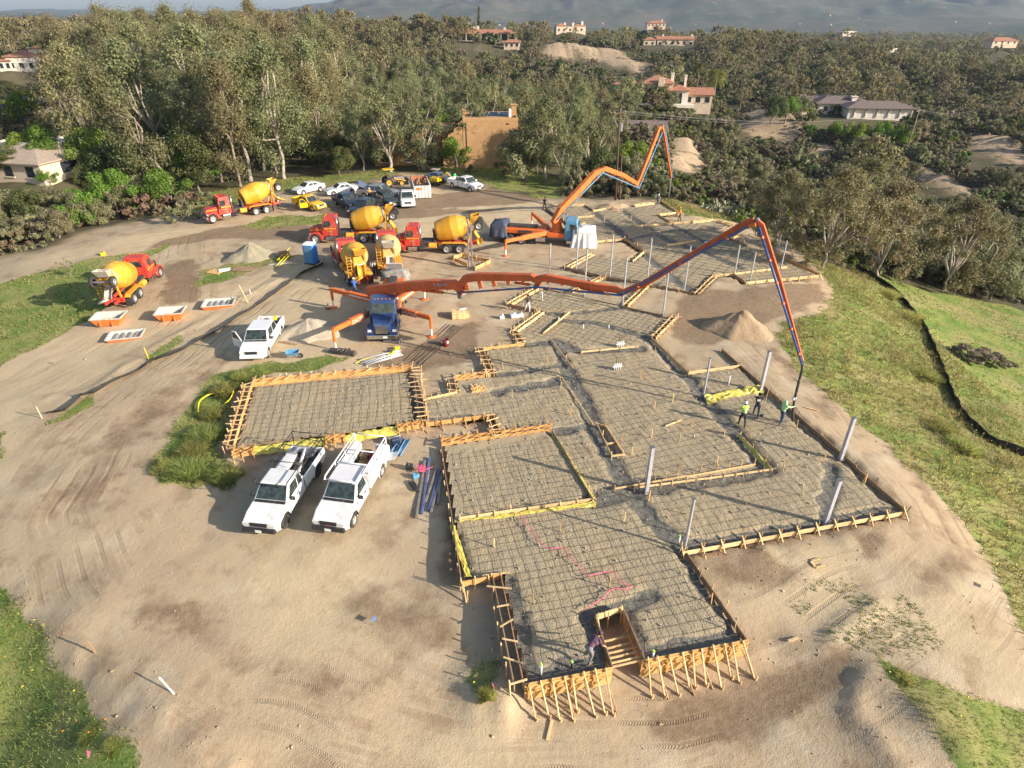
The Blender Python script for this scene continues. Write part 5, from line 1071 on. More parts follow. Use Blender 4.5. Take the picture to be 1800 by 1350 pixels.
# ---------------------------------------------------------------- concrete pump trucks with booms
def rbeam(m, pts, hs, w, up):
    """rectangular beam along pts in the boom plane; hs = depth at each point; w = width"""
    pts = [Vector(p) for p in pts]; k = len(pts); b = len(m.v); nrm = Vector(up)
    for i, p in enumerate(pts):
        d = (pts[min(i + 1, k - 1)] - pts[max(i - 1, 0)]).normalized(); u = nrm.cross(d).normalized(); h = hs[i] / 2; ww = (w[i] if hasattr(w, '__len__') else w) / 2
        for a, c in ((-1, -1), (1, -1), (1, 1), (-1, 1)): m.v.append(tuple(p + nrm * a * ww + u * c * h))
    for i in range(k - 1):
        for j in range(4): m.f.append((b + i * 4 + j, b + i * 4 + (j + 1) % 4, b + (i + 1) * 4 + (j + 1) % 4, b + (i + 1) * 4 + j)); m.m.append(0)
    m.f.append((b, b + 1, b + 2, b + 3)); m.m.append(0); e = b + (k - 1) * 4; m.f.append((e, e + 1, e + 2, e + 3)); m.m.append(0); return m
def text(parent, s, size, M, m, name='lettering'):
    c = bpy.data.curves.new(name, 'FONT'); c.body = s; c.size = size; c.extrude = .004; c.align_x = 'CENTER'; c.align_y = 'CENTER'; c.resolution_u = 2
    o = bpy.data.objects.new(name, c); COL.objects.link(o); me = bpy.data.meshes.new_from_object(o); bpy.data.objects.remove(o); me.materials.clear(); me.materials.append(M_(m))
    q = link(name, me, parent); q.matrix_local = M; return q
def pump(label, loc, rz, cabmat, turret_x, plane_to, joints, feet, sections, flip=1, nose=True, pipe='pipe_blue', bm='boom_orange'):
    root = thing('concrete_pump_truck', label, 'pump truck', loc, rz, 'concrete pump trucks with long folding booms')
    W2L = (Matrix.Translation(loc) @ Matrix.Rotation(rz, 4, 'Z')).inverted(); L = lambda p: W2L @ Vector(p)
    O, B = M_('orange_paint'), M_(bm)
    big_cab(root, M_(cabmat), 5.4, 1.8, 3.0, 2.3, False)
    for s in (-1, 1): MB().box((-.5, s * .45, .95), (10.2, .14, .3)).build('frame_rail', M_('chassis'), root)
    for x in (-2.6, -4.0):
        for s in (-1, 1): wheel(root, (x, s * .98, .53), .53, .5, 'rim', s)
        MB().tube([(x, -.9, .53), (x, .9, .53)], .12, 8).build('axle', M_('chassis'), root)
    rail(root, 'exhaust_stack', [(2.2, 1.05, 1.1), (2.2, 1.05, 3.3)], .09, 'chrome', 10)
    MB().box((turret_x, 0, 1.25), (1.9, 2.2, .5)).build('outrigger_frame', O, root, False, .04)
    MB().lathe([(0, .75), (.25, .75), (.35, .6), (1.0, .5), (1.1, .55)], 20, Matrix.Rotation(R(-90), 3, 'Y'), c=(turret_x, 0, 1.5)).build('turret', B, root)
    MB().box((-2.2, 0, 1.45), (4.6, 1.9, .5)).build('deck_box', O, root, False, .05); MB().box((-2.6, 0, 1.85), (3.4, .7, .35)).build('pump_cylinder', M_('chassis'), root, False, .08)
    for s in (-1, 1): MB().box((-.4, s * .95, .75), (1.1, .5, .55)).build('side_box', M_('chrome'), root, False, .04); MB().box((-2.2, s * .97, 1.45), (1.6, .03, .3)).build('vent_panel', M_('chassis'), root)
    hp = [(-5.0, -.7, .9), (-5.0, .7, .9), (-5.8, .6, 1.0), (-5.8, -.6, 1.0), (-4.8, -1.05, 1.75), (-4.8, 1.05, 1.75), (-6.1, .95, 1.7), (-6.1, -.95, 1.7)]
    MB().add(hp, [(0, 1, 5, 4), (1, 2, 6, 5), (2, 3, 7, 6), (3, 0, 4, 7), (0, 1, 2, 3)]).build('hopper', M_('mortar'), root).modifiers.new('t', 'SOLIDIFY').thickness = .05
    # outriggers
    for k, (fp, root_xy, knee) in enumerate(feet):
        g = at(*fp); ft = L(g); r0 = Vector((root_xy[0], root_xy[1], 1.45)); kn = Vector((ft.x, ft.y, 1.75)); d = kn - r0; d.z = 0
        MB().bar(r0, r0.lerp(kn, .62), .34, .5).build('outrigger_arm', O, root, False, .02)
        MB().bar(r0.lerp(kn, .5), kn, .26, .36).build('outrigger_beam', O, root, False, .02)
        MB().tube([kn + Vector((0, 0, .12)), Vector((ft.x, ft.y, .75 + ft.z))], .12, 10).build('jack_sleeve', O, root); MB().tube([Vector((ft.x, ft.y, .85 + ft.z)), Vector((ft.x, ft.y, ft.z + .08))], .07, 10).build('jack_leg', M_('white_plastic'), root)
        MB().lathe([(0, .36), (.06, .34), (.1, .12)], 14, Matrix.Rotation(R(-90), 3, 'Y'), c=(ft.x, ft.y, ft.z)).build('foot_pad', O, root)
        if knee == 'dash':
            for s in (-1, 1):
                sd = d.normalized().cross(Vector((0, 0, 1))); MB().bar(r0.lerp(kn, .08) + sd * s * .176, r0.lerp(kn, .6) + sd * s * .176, .012, .12).build('warning_stripe', M_('plate_white'), root)
        if knee == 'CAUTION':
            x = d.normalized(); y = Vector((0, 0, 1)); sg = 1
            for s in (-1, 1):
                z = x.cross(y) * s; xx = y.cross(z); Mx = Matrix((xx, y, z)).transposed().to_4x4(); mid = r0.lerp(kn, .42) + z * .178
                Mx.translation = mid; text(root, 'CAUTION', .42, Mx, 'plate_white')
    # boom
    T = np.array((plane_to[0][0], plane_to[0][1])); E_ = np.array(plane_to[1]); dv = (E_ - T) / np.linalg.norm(E_ - T); nrm = np.array((-dv[1], dv[0], 0)); T3 = np.array((T[0], T[1], 0))
    def bp(px):
        d = ray(*px); t = nrm @ (T3 - np.array((0, 0, CAM_H))) / (nrm @ d); q = np.array((0, 0, CAM_H)) + d * t; return L(q)
    nl = (W2L.to_3x3() @ Vector(nrm)).normalized()
    for i, (pts, hs, w) in enumerate(sections):
        P = [bp(p) for p in pts]; so = rbeam(MB(), P, hs, w, nl).build('boom_section', B, root, False, .02)
        for t in np.linspace(.12, .88, 5):
            q = P[0].lerp(P[-1], t) if len(P) < 4 else P[1].lerp(P[-2], t); d_ = (P[-2] - P[1]).normalized(); MB().bar(q - d_ * .03, q + d_ * .03, w * 1.06, (hs[len(hs) // 2]) * 1.05, up=nl.cross(d_)).build('stiffener_band', M_('orange_paint'), root)
        if i + 1 < len(sections): j = bp(sections[i + 1][0][0]); MB().tube([j - nl * (w * .75), j + nl * (w * .75)], .16 if w > .3 else .11, 12).build('boom_hinge', M_('grey_metal'), root)
    off = -nl * (.36 if (nl @ (W2L.to_3x3() @ Vector((0, -1, 0)))) < 0 else -.36)
    for pts in joints:
        P = [bp(p) + off for p in pts]; MB().tube(P, .075, 8).build('delivery_pipe', M_(pipe), root, True)
        for a, b in zip(P[:-1], P[1:]):
            for t in (.15, .5, .85): c = a.lerp(b, t); d = (b - a).normalized(); MB().tube([c - d * .06, c + d * .06], .11, 8).build('pipe_clamp', M_('orange_paint'), root)
    return root, bp, L, nl
# near pump: blue tractor facing the camera
g = at(672,606); loc1 = Vector((g.x - .25, g.y + 5.6, -.2)); rz1 = R(-90 + 3)
v, bp, L, nl = pump('blue cab concrete pump truck with the long red orange boom over the near beds', loc1, rz1, 'blue_paint', 1.3, ((-9.7, 48.4), G(1393,745)), [[(808,512),(950,502),(1095,516),(1318,395),(1330,392)],[(1336,397),(1372,510),(1411,636)]],
  [((591,616), (2.1, -.9), 'CAUTION'), ((759,592), (2.1, .9), 'CAUTION'), ((587,541), (.3, -.8), 'dash'), ((747,526), (.3, .8), 'dash')],
  [([(648,512),(700,505),(760,500),(800,500),(815,512)], [.8,.82,.74,.68,.5], .55), ([(812,519),(806,505),(820,489),(845,486),(935,487),(947,494)], [.3,.56,.6,.56,.48,.4], .46), ([(944,503),(948,490),(962,488),(1010,497),(1085,509),(1098,517)], [.3,.5,.5,.44,.4,.34], .38), ([(1094,514),(1130,500),(1312,391),(1326,387)], [.34,.42,.36,.3], .3), ([(1331,387),(1339,396),(1372,500),(1410,634)], [.2,.3,.26,.18], .24)])
P = [bp(q) for q in ((742,510),(778,514),(810,519))]; MB().tube(P[:2], .13, 10).build('boom_cylinder', M_('boom_orange'), v, True); MB().tube(P[1:], .06, 8).build('cylinder_rod', M_('chrome'), v, True)
P = [bp(q) for q in ((665,540),(705,515))]; MB().tube(P, .14, 10).build('boom_cylinder', M_('boom_orange'), v, True)
P = [bp(q) for q in ((905,497),(930,500),(946,503))]; MB().tube(P[:2], .1, 8).build('boom_cylinder', M_('boom_orange'), v, True); MB().tube(P[1:], .05, 8).build('cylinder_rod', M_('chrome'), v, True)
P = [bp(q) for q in ((1020,506),(1062,515))]; MB().tube(P, .1, 8).build('boom_cylinder', M_('boom_orange'), v, True)
a_ = bp((770,499)); b_ = bp((786,498)); x = (b_ - a_).normalized(); z = nl if nl @ ((Matrix.Rotation(-rz1, 3, 'Z')) @ Vector((0, -1, 0))) > 0 else -nl; y = z.cross(x); Mx = Matrix((x, y, z)).transposed().to_4x4(); Mx.translation = bp((778,498)) + z * .33
v1_, Mx1 = v, Mx
hp_ = [bp(q) for q in ((1411,636),(1410,650),(1402,680),(1396,705),(1394,722),(1393,740))]; MB().tube(hp_, .085, 10).build('end_hose', M_('chassis'), v, True)
rail(v, 'hose_rope', [bp((1398,668)) + Vector((.2, .3, 0)), bp((1402,672)), bp((1406,668)) - Vector((.2, .3, 0))], .03, 'green_plastic'); MB().lathe([(-.1, .1), (0, .17), (.1, .1)], 10, None, c=bp((1396,700))).build('hose_coupling', M_('white_sheet'), v)
# far pump: facing right, cab wrapped in white sheet
g0 = at(872,436); g1 = at(1036,446); d = g1 - g0; rz2 = math.atan2(d.y, d.x); T2 = G(978,428, -.2); loc2 = Vector((T2[0], T2[1] , -.2)) - Vector((math.cos(rz2), math.sin(rz2), 0)) * 1.3
v2, bp2, L2, nl2 = pump('concrete pump truck wrapped in white sheeting with the bright orange folded boom', loc2, rz2, 'pipe_lightblue', 1.3, ((T2[0], T2[1]), G(1174,356)), [[(975,385),(1055,303),(1119,330),(1160,232)],[(1165,228),(1179,312)]],
  [((889,450), (.2, -.9), ''), ((935,398), (.2, .9), '')],
  [([(972,392),(985,370),(1045,305),(1058,298)], [.6,.8,.65,.4], .5), ([(1056,302),(1062,296),(1095,308),(1116,321),(1121,325)], [.4,.55,.5,.45,.3], .42), ([(1117,328),(1124,315),(1158,226),(1164,221)], [.4,.5,.42,.3], .36), ([(1163,221),(1168,236),(1180,312)], [.25,.3,.18], .24)], pipe='pipe_lightblue', bm='orange_paint')
MB().tube([bp2(q) for q in ((1180,312),(1178,318),(1177,335),(1174,354))], .085, 8).build('end_hose', M_('grey_metal'), v2, True)
def drape(name, label, pts_top, ground, m, cat, seed=0, n=40, rows=9, flare=.25):
    """sheet hanging from a closed ring (world points) down to the ground with folds"""
    q = []; k = len(pts_top); lens = [(Vector(pts_top[(i + 1) % k]) - Vector(pts_top[i])).length for i in range(k)]; tot = sum(lens); cen = sum((Vector(p) for p in pts_top), Vector()) / k; V = []
    for i in range(n):
        s = tot * i / n; j = 0
        while s > lens[j]: s -= lens[j]; j += 1
        p = Vector(pts_top[j]).lerp(Vector(pts_top[(j + 1) % k]), s / lens[j]); o = (p - cen); o.z = 0; o.normalize()
        for r in range(rows):
            t = r / (rows - 1); fold = .13 * t * math.sin(i * 1.9 + seed) + .08 * t * math.sin(i * 3.7); gz = ground
            V.append(p + o * (flare * t * t + fold) + Vector((0, 0, (gz - p.z) * t + .03 * math.sin(i * 2.3 + r))))
    F = [(i * rows + r, ((i + 1) % n) * rows + r, ((i + 1) % n) * rows + r + 1, i * rows + r + 1) for i in range(n) for r in range(rows - 1)]
    V.append(cen + Vector((0, 0, .12))); F += [(i * rows, ((i + 1) % n) * rows, len(V) - 1) for i in range(n)]
    m_ = MB(); m_.add(V, F); o = m_.build(name, M_(m), None, True); o.modifiers.new('t', 'SOLIDIFY').thickness = .015; return tag(o, label, cat)
Wd = Matrix.Translation(loc2) @ Matrix.Rotation(rz2, 4, 'Z')
drape('plastic_wrap', 'white plastic sheeting wrapped round the nose of the far pump truck', [Wd @ Vector(p) for p in ((3.3, -1.45, 2.1), (5.6, -1.2, 2.0), (5.6, 1.2, 2.0), (3.3, 1.45, 2.1))], -.2, 'white_sheet', 'plastic sheet', 1, 56, 10, .35)
drape('tarpaulin', 'dark blue tarpaulin over the rear of the far pump truck', [Wd @ Vector(p) for p in ((-6.2, -1.3, 2.1), (-4.4, -1.25, 2.3), (-4.4, 1.25, 2.3), (-6.2, 1.3, 2.1))], .55, 'dark_tarp', 'tarpaulin', 3, 40, 8, .2)
Wn = Matrix.Translation(loc1) @ Matrix.Rotation(rz1, 4, 'Z')
o = drape('tarpaulin', 'grey plastic tarp lying over the hopper of the near pump truck', [Wn @ Vector(p) for p in ((-6.2, -1.2, 1.95), (-4.6, -1.1, 2.3), (-4.6, 1.1, 2.3), (-6.2, 1.2, 1.95))], 1.2, 'silt_grey', 'tarpaulin', 2, 36, 6, .2)
o = MB().box(Wn @ Vector((-6.9, -.2, 1.9)), (1.5, .05, 1.3), Matrix.Rotation(R(38), 3, 'X')).build('splash_board', M_('white_sheet')); tag(o, 'pale square board leaning behind the near pump hopper', 'board')

# ---------------------------------------------------------------- site things
def at0(p): return at(*p)
def pile(label, px, r, h, m, name, elong=1.0, ang=0, seed=0):
    g = at(*px); n, k = 44, 16; V = []; F = []
    for i in range(k + 1):
        t = i / k
        for j in range(n):
            a = 2 * math.pi * j / n; rr = r * t * (1 + .14 * math.sin(2 * a + seed) + .08 * math.sin(5 * a + seed * 2) + .03 * math.sin(11 * a))
            x = rr * math.cos(a) * elong; y = rr * math.sin(a); x, y = x * math.cos(ang) - y * math.sin(ang), x * math.sin(ang) + y * math.cos(ang)
            q = mnoise.noise(Vector((x * .9 + seed * 7, y * .9, 0))) * .28 + mnoise.noise(Vector((x * 3 + seed, y * 3, 2))) * .08
            zz = h * (1 - t) ** 1.12 * (1 + q) - (.15 if i == k else 0) + (.10 * h * math.exp(-((x - r * .45) ** 2 + y * y) / (r * .3) ** 2))
            wx, wy = g.x + x, g.y + y; V.append((wx, wy, Hs(wx, wy) + zz))
    for i in range(k):
        for j in range(n): F.append((i * n + j, i * n + (j + 1) % n, (i + 1) * n + (j + 1) % n, (i + 1) * n + j))
    o = MB().add(V, F).build(name, m, None, True); return tag(o, label, 'pile')
def earth(name, c1, c2, c3):
    b = NT(name); geo = b.n('NewGeometry'); n1 = b.noise((geo, 0), .8, 4); n2 = b.noise((geo, 0), 6, 4, .7)
    c = b.mix(b.ramp(n1, .35, .65), c1, c2); c = b.mix(b.math('MULTIPLY', b.ramp(n2, .48, .72), .6), c, c3); bm = b.n('Bump', {'Strength': .9, 'Distance': .08, 'Height': n2})
    p = b.n('BsdfPrincipled', {'Base Color': c, 'Roughness': .95}); p.inputs['Specular IOR Level'].default_value = .15; b.t.links.new(bm.outputs[0], p.inputs['Normal']); MATS[name] = b.done(p); return MATS[name]
earth('sand_grey', (0.30, 0.265, 0.18), (0.34, 0.30, 0.21), (0.22, 0.19, 0.125)); earth('soil_brown', (0.34, 0.24, 0.15), (0.40, 0.29, 0.185), (0.24, 0.165, 0.10)); earth('sand_pale', (0.42, 0.36, 0.27), (0.46, 0.39, 0.29), (0.33, 0.27, 0.19))
pile('grey green sand pile on the grass beside the dark track', (442,452), 2.1, 1.6, MATS['sand_grey'], 'sand_pile', 1.35, .1, 1)
pile('small pale sand pile between the white pickup and the near pump truck', (543,585), 2.2, 1.25, MATS['sand_pale'], 'sand_pile', 1.3, .2, 2)
pile('big brown dirt pile below the elbow of the long boom', (1296,580), 2.35, 1.75, MATS['soil_brown'], 'dirt_pile', 1.2, .1, 3)
pile('low dark soil heap at the far edge of the far bed', (1078,366), 1.6, .8, MATS['soil_brown'], 'dirt_pile', 1.6, 0, 4)
# washout bins
def washout(label, px, rz, lx, ly, h, flare):
    r = thing('washout_bin', label, 'bin', at(*px), rz, 'orange concrete washout bins on the pale track'); bx, by = lx * .36, ly * .34; tx, ty = lx / 2, ly / 2; w = .08
    out = [(-bx, -by, 0), (bx, -by, 0), (bx, by, 0), (-bx, by, 0), (-tx, -ty, h), (tx, -ty, h), (tx, ty, h), (-tx, ty, h)]
    if flare: out = [(x * 1.25 if i < 4 else x, y * 1.25 if i < 4 else y, z) for i, (x, y, z) in enumerate(out)]
    MB().add(out, [(0, 1, 2, 3), (0, 1, 5, 4), (1, 2, 6, 5), (2, 3, 7, 6), (3, 0, 4, 7)]).build('shell', M_('bin_orange'), r)
    inn = [(x * (1 - 2 * w / lx), y * (1 - 2 * w / ly), z if z else .1) for x, y, z in out]
    MB().add(inn, [(0, 1, 2, 3), (0, 1, 5, 4), (1, 2, 6, 5), (2, 3, 7, 6), (3, 0, 4, 7)]).build('lining', M_('bin_inside'), r)
    for a, b in ((4, 5), (5, 6), (6, 7), (7, 4)): MB().bar(out[a], out[b], .12, .07).build('rim', M_('bin_inside'), r)
    MB().box((0, 0, h * .3), (lx * .66, ly * .6, .06)).build('hardened_slurry', M_('mortar'), r)
    if not flare:
        for s in (-1, 1): MB().box((lx * .2 * s, -by - (ty - by) * .5 - .05, h * .5), (.12, .1, h * .8)).build('fork_pocket', M_('bin_orange'), r)
    else:
        for k in range(4): MB().box((-lx * .3 + k * lx * .2, 0, h * .62), (.16, ly * .8, .04)).build('slat', M_('silver_paint'), r)
    return r
washout('deep orange washout bin nearest the mixer truck on the grass', (195,568), R(8), 2.5, 1.7, .75, False); washout('deep orange washout bin standing alone in the middle of the four', (303,559), R(10), 2.3, 1.7, .75, False)
washout('shallow orange tray with slats in front of the deep bins', (222,593), R(14), 2.7, 1.7, .28, True); washout('shallow orange tray with grey lining at the right of the four', (386,537), R(12), 2.7, 1.8, .35, True)
# portable toilet
r = thing('portable_toilet', 'blue and white portable toilet beside the track', 'toilet', at(549,462), R(-12))
MB().box((0, 0, 1.08), (1.1, 1.1, 2.0)).build('cabin', M_('portable_blue'), r, False, .04); MB().box((0, -.56, 1.05), (.8, .03, 1.8)).build('door', M_('pipe_lightblue'), r, False, .02); MB().box((.3, -.585, 1.05), (.06, .03, .16)).build('handle', M_('grey_metal'), r)
MB().box((0, 0, 2.17), (1.16, 1.16, .2), taper=(.8, .55)).build('roof', M_('white_plastic'), r, False, .05); rail(r, 'vent_pipe', [(.4, .4, 2.1), (.4, .4, 2.5)], .05, 'white_plastic', 8); MB().box((0, 0, .05), (1.2, 1.2, .12)).build('skid_base', M_('black_plastic'), r)
for s in (-1, 1):
    for k in range(5): MB().box((s * .556, -.36 + k * .18, 1.0), (.02, .05, 1.6)).build('panel_rib', M_('portable_blue'), r)
# roll-off dumpster
g0, g1 = at(733,322), at(748,362); d = g1 - g0; r = thing('dumpster', 'white open top dumpster filled with scrap beside the white pickup', 'dumpster', (g0 + g1) / 2, math.atan2(d.y, d.x)); Ld = 6.0
for s in (-1, 1):
    MB().box((0, s * 1.15, 1.0), (Ld, .08, 1.7)).build('side_wall', M_('dumpster_white'), r)
    for k in range(8): MB().box((-Ld / 2 + .4 + k * .74, s * 1.22, 1.0), (.12, .08, 1.7)).build('side_rib', M_('dumpster_white'), r)
for s in (-1, 1): MB().box((s * Ld / 2, 0, 1.0), (.08, 2.3, 1.7)).build('end_wall', M_('dumpster_white' if s > 0 else 'rust'), r)
for k in range(5): MB().box((Ld / 2 + .06, -.9 + k * .45, 1.0), (.07, .1, 1.65)).build('end_rib', M_('dumpster_white'), r)
MB().box((Ld / 2 + .1, -.45, 1.45), (.02, .8, .3)).build('orange_label', M_('cone_orange'), r); MB().box((0, 0, .2), (Ld, 2.2, .12)).build('floor', M_('rust'), r)
for s in (-1, 1): rail(r, 'top_rail', [(-Ld / 2, s * 1.15, 1.87), (Ld / 2, s * 1.15, 1.87)], .06, 'dumpster_white')
for k in range(60):
    p = Vector((rng.uniform(-2.6, 2.3), rng.uniform(-.9, .9), rng.uniform(1.0, 1.75))); q = p + Vector(rng.normal(0, .5, 3)) * Vector((1, .6, .4)); q.z = min(max(q.z, .9), 2.2); q.y = min(max(q.y, -1.05), 1.05)
    MB().bar(p, q, rng.uniform(.05, .25), rng.uniform(.04, .2)).build('scrap_piece', M_(['rust', 'lumber_old', 'chassis', 'plywood_brown'][k % 4]), r)
MB().box((-.1, 0, .7), (5.6, 2.1, .9)).build('scrap_fill', M_('rust'), r)
# tractor loader with yellow canopy
r = thing('tractor_loader', 'tractor with yellow sun canopy behind the silver pickup', 'tractor', at(690,326), R(25))
MB().box((.9, 0, .95), (1.5, .7, .6)).build('engine_hood', M_('grey_metal'), r, False, .06); MB().box((-.5, 0, .9), (1.3, .9, .35)).build('body', M_('grey_metal'), r, False, .04); MB().box((-.6, 0, 1.25), (.5, .5, .5)).build('seat', M_('black_plastic'), r, False, .05)
for s in (-1, 1): wheel(r, (-.7, s * .8, .68), .68, .42, 'yellow_paint', s); wheel(r, (1.3, s * .65, .42), .42, .28, 'yellow_paint', s); rail(r, 'canopy_post', [(-.9, s * .5, 1.0), (-.8, s * .5, 2.45)], .035, 'black_plastic'); MB().bar((.2, s * .55, 1.1), (2.3, s * .55, .6), .1, .14).build('loader_arm', M_('yellow_paint'), r)
MB().box((-.5, 0, 2.5), (1.7, 1.3, .08)).build('canopy', M_('yellow_car'), r, False, .03); MB().prism([(2.2, .3), (2.9, .25), (2.5, .9), (2.25, .85)], -.9, .9).build('bucket', M_('chassis'), r); rail(r, 'steering_wheel', [(0, -.2, 1.45), (0, .2, 1.45)], .03, 'black_plastic')
# mini excavator behind the dumpster
r = thing('mini_excavator', 'yellow mini excavator arm and canopy behind the dumpster', 'excavator', at(768,325), R(-25))
for s in (-1, 1): MB().prism([(-.9, .1), (-1.05, .3), (-.9, .5), (.9, .5), (1.05, .3), (.9, .1)], s * .55, s * .85).build('track', M_('rubber'), r, False, .05)
MB().box((-.2, 0, .85), (1.5, 1.2, .6)).build('upper_body', M_('yellow_car'), r, False, .08); MB().box((-.2, .1, 2.3), (1.2, 1.1, .07)).build('canopy', M_('tan_roof'), r)
for x, y in ((.3, .55), (.3, -.35), (-.7, .55), (-.7, -.35)): rail(r, 'canopy_post', [(x, y, 1.1), (x, y, 2.3)], .03, 'black_plastic')
MB().bar((.6, 0, 1.0), (1.9, 0, 2.0), .2, .28).build('boom', M_('yellow_car'), r, False, .03); MB().bar((1.9, 0, 2.05), (2.9, 0, 1.1), .16, .2).build('stick', M_('yellow_car'), r, False, .03); MB().prism([(2.75, 1.1), (3.1, .9), (2.9, .4), (2.5, .55)], -.25, .25).build('bucket', M_('chassis'), r)
# silt fences
def fence(label, pts, h=.75, m='silt_fabric', lean=.25, breaks=()):
    r = thing('silt_fence', label, 'silt fence'); P = [at(*p) for p in pts]; V = []; acc = []
    for a, b in zip(P[:-1], P[1:]):
        k = max(1, int((b - a).length / .5))
        acc += [a.lerp(b, i / k) for i in range(k)]
    acc.append(P[-1]); rows = 5; k = len(acc)
    for i, p in enumerate(acc):
        d = (acc[min(i + 1, k - 1)] - acc[max(i - 1, 0)]); n = Vector((d.y, -d.x, 0)).normalized(); hh = h * (.8 + .3 * (mnoise.noise(Vector((i * .31, 1, len(pts)))) + .2)); ln = lean * (1 + .8 * mnoise.noise(Vector((i * .23, 5, 0))))
        for j in range(rows): t = j / (rows - 1); V.append(Vector((p.x, p.y, Hs(p.x, p.y))) + Vector((0, 0, hh * t - .03)) + n * (ln * t + .06 * math.sin(i * 1.7 + 3 * t)))
    F = [(i * rows + j, (i + 1) * rows + j, (i + 1) * rows + j + 1, i * rows + j + 1) for i in range(k - 1) for j in range(rows - 1)]
    o = MB().add(V, F).build('fabric', M_(m), r, True); o.modifiers.new('t', 'SOLIDIFY').thickness = .012
    for i in range(0, k, 4): p = acc[i]; piece('fence_stake', 0, .04, .04, 'lumber_old', r, (p.x, p.y, Hs(p.x, p.y) - .1), Vector(V[i * rows + 4]) + Vector((0, 0, .12)))
    return r
fence('long black silt fence winding down the grass slope on the right', [(1505,472),(1540,492),(1572,515),(1600,545),(1627,582),(1640,612),(1652,640),(1664,672),(1680,712),(1705,748),(1750,782),(1830,815)], .72, 'silt_fabric', .08)
fence('sagging black silt fence between the pale track and the access road', [(566,463),(545,473),(525,484),(500,503),(470,525),(440,543),(410,562),(385,580),(360,592),(325,612),(300,624),(270,633)], .5, 'silt_fabric', -.45)
fence('collapsed silt fence at the bend of the access road on the left', [(268,634),(250,642),(225,658),(195,672),(165,690),(140,696),(112,722),(90,726)], .5, 'silt_fabric', -.6)
# misc things
def bundle(name, label, A, B, n, r, m, cat, spread=.12, tilt=0):
    a, b = at(*A), at(*B); d = (b - a); sd = Vector((-d.y, d.x, 0)).normalized(); rt = thing(name, label, cat); 
    for k in range(n):
        o = sd * (k - (n - 1) / 2) * spread + Vector((0, 0, r + .04 + (r * 1.6 if k % 3 == 2 else 0))); e = Vector(rng.normal(0, spread * .8, 3)) * Vector((1, 1, 0)); MB().tube([a + o + e, b + o - e * .7], r, 8).build('pipe' if 'pipe' in name else 'bar', M_(m[k % len(m)]), rt, True)
    return rt
mat('pale_pipe', (0.46, 0.46, 0.47), .4, var=.06); mat('steel_tube', (0.27, 0.235, 0.22), .5, metal=.3, var=.15, dirt=DUST, dirt_amt=.4); mat('pale_logo', (0.42, 0.44, 0.5), .5); mat('blue_grey_tube', (0.12, 0.15, 0.3), .45, metal=.2, var=.1)
text(v1_, 'V-Burns', .42, Mx1, 'pale_logo')
bundle('pipe_bundle', 'bundle of white plastic pipes lying in front of the near pump truck', (640,640), (704,622), 6, .05, ['pale_pipe'], 'pipes', .16)
bundle('rebar_bundle', 'bundle of dark steel bars lying beside the red bucket', (728,640), (800,572), 12, .018, ['rebar_steel'], 'steel bars', .14)
bundle('pipe_bundle', 'bundle of blue plastic pipes next to the cooler box', (694,802), (712,773), 7, .05, ['pipe_lightblue', 'pipe_blue'], 'pipes', .12)
for A, B, m, lab in (((732,912),(747,812),'steel_tube','long brown square tube, the leftmost lying beside the square bed'),((742,905),(755,806),'blue_grey_tube','long blue grey square tube lying with pink ribbon on it'),((748,885),(768,825),'steel_tube','grey square tube leaning left among the pipe stack'),((755,898),(773,828),'blue_grey_tube','grey square tube in the middle of the right pipe stack'),((758,902),(775,840),'steel_tube','grey square tube, second from the square bed trench'),((770,888),(775,842),'steel_tube','shortest grey square tube nearest the square bed trench')):
    a, b = at(*A, .08), at(*B, .08); o = MB().bar(a, b, .13, .13).build('square_tube', M_(m), None, False, .01); tag(o, lab, 'steel tube', 'square tubes lying beside the square bed')
m = MB(); c = at(741,830)
for k in range(26): a = rng.uniform(0, 6.28, 2); m.tube([c + Vector((rng.normal(0, .16), rng.normal(0, .22), .2 + rng.uniform(0, .18))), c + Vector((rng.normal(0, .2), rng.normal(0, .25), .18 + rng.uniform(0, .22)))], .014, 4)
tag(m.build('ribbon_tangle', M_('pink')), 'tangle of pink ribbon lying on the square tubes', 'ribbon')
def tubething(name, label, cat, pts, r, m, dz=.04, jit=0, bed=False):
    P = []
    for q in pts:
        p = at(*q) if not bed else Vector((*G(*q), .14)); P.append(p + Vector((0, 0, dz)))
    S_ = []
    for i in range(len(P) - 1):
        for t in np.linspace(0, 1, 5)[:-1]:
            p0, p1, p2, p3 = P[max(i - 1, 0)], P[i], P[i + 1], P[min(i + 2, len(P) - 1)]
            S_.append(.5 * ((2 * p1) + (p2 - p0) * t + (2 * p0 - 5 * p1 + 4 * p2 - p3) * t * t + (3 * p1 - p0 - 3 * p2 + p3) * t ** 3) + Vector(rng.normal(0, jit, 3)))
    S_.append(P[-1]); o = MB().tube(S_, r, 6).build(name, M_(m), None, True); return tag(o, label, cat)
tubething('string_line', 'pink string trailing across the nearest rebar bed', 'string', [(912,905),(935,940),(950,958),(965,968),(990,968),(1002,985),(1020,1000),(1032,1018),(1050,1012),(1075,1010),(1090,1028),(1110,1034),(1098,1040),(1075,1040),(1060,1055),(1028,1076)], .018, 'pink', .02, .02, True)
tubething('hose', 'yellow hose curling out of the weeds left of the rectangular bed', 'hose', [(350,730),(352,712),(366,700),(385,695),(395,694)], .05, 'yellow_plastic', .25); tubething('hose', 'yellow hose loop end beside the rectangular bed', 'hose', [(396,714),(405,706),(411,694),(409,690)], .05, 'yellow_plastic', .2)
tubething('hose', 'thin yellow hose lying before the white pipe bundle', 'hose', [(625,640),(640,633),(655,631),(668,632)], .03, 'yellow_plastic', .08)
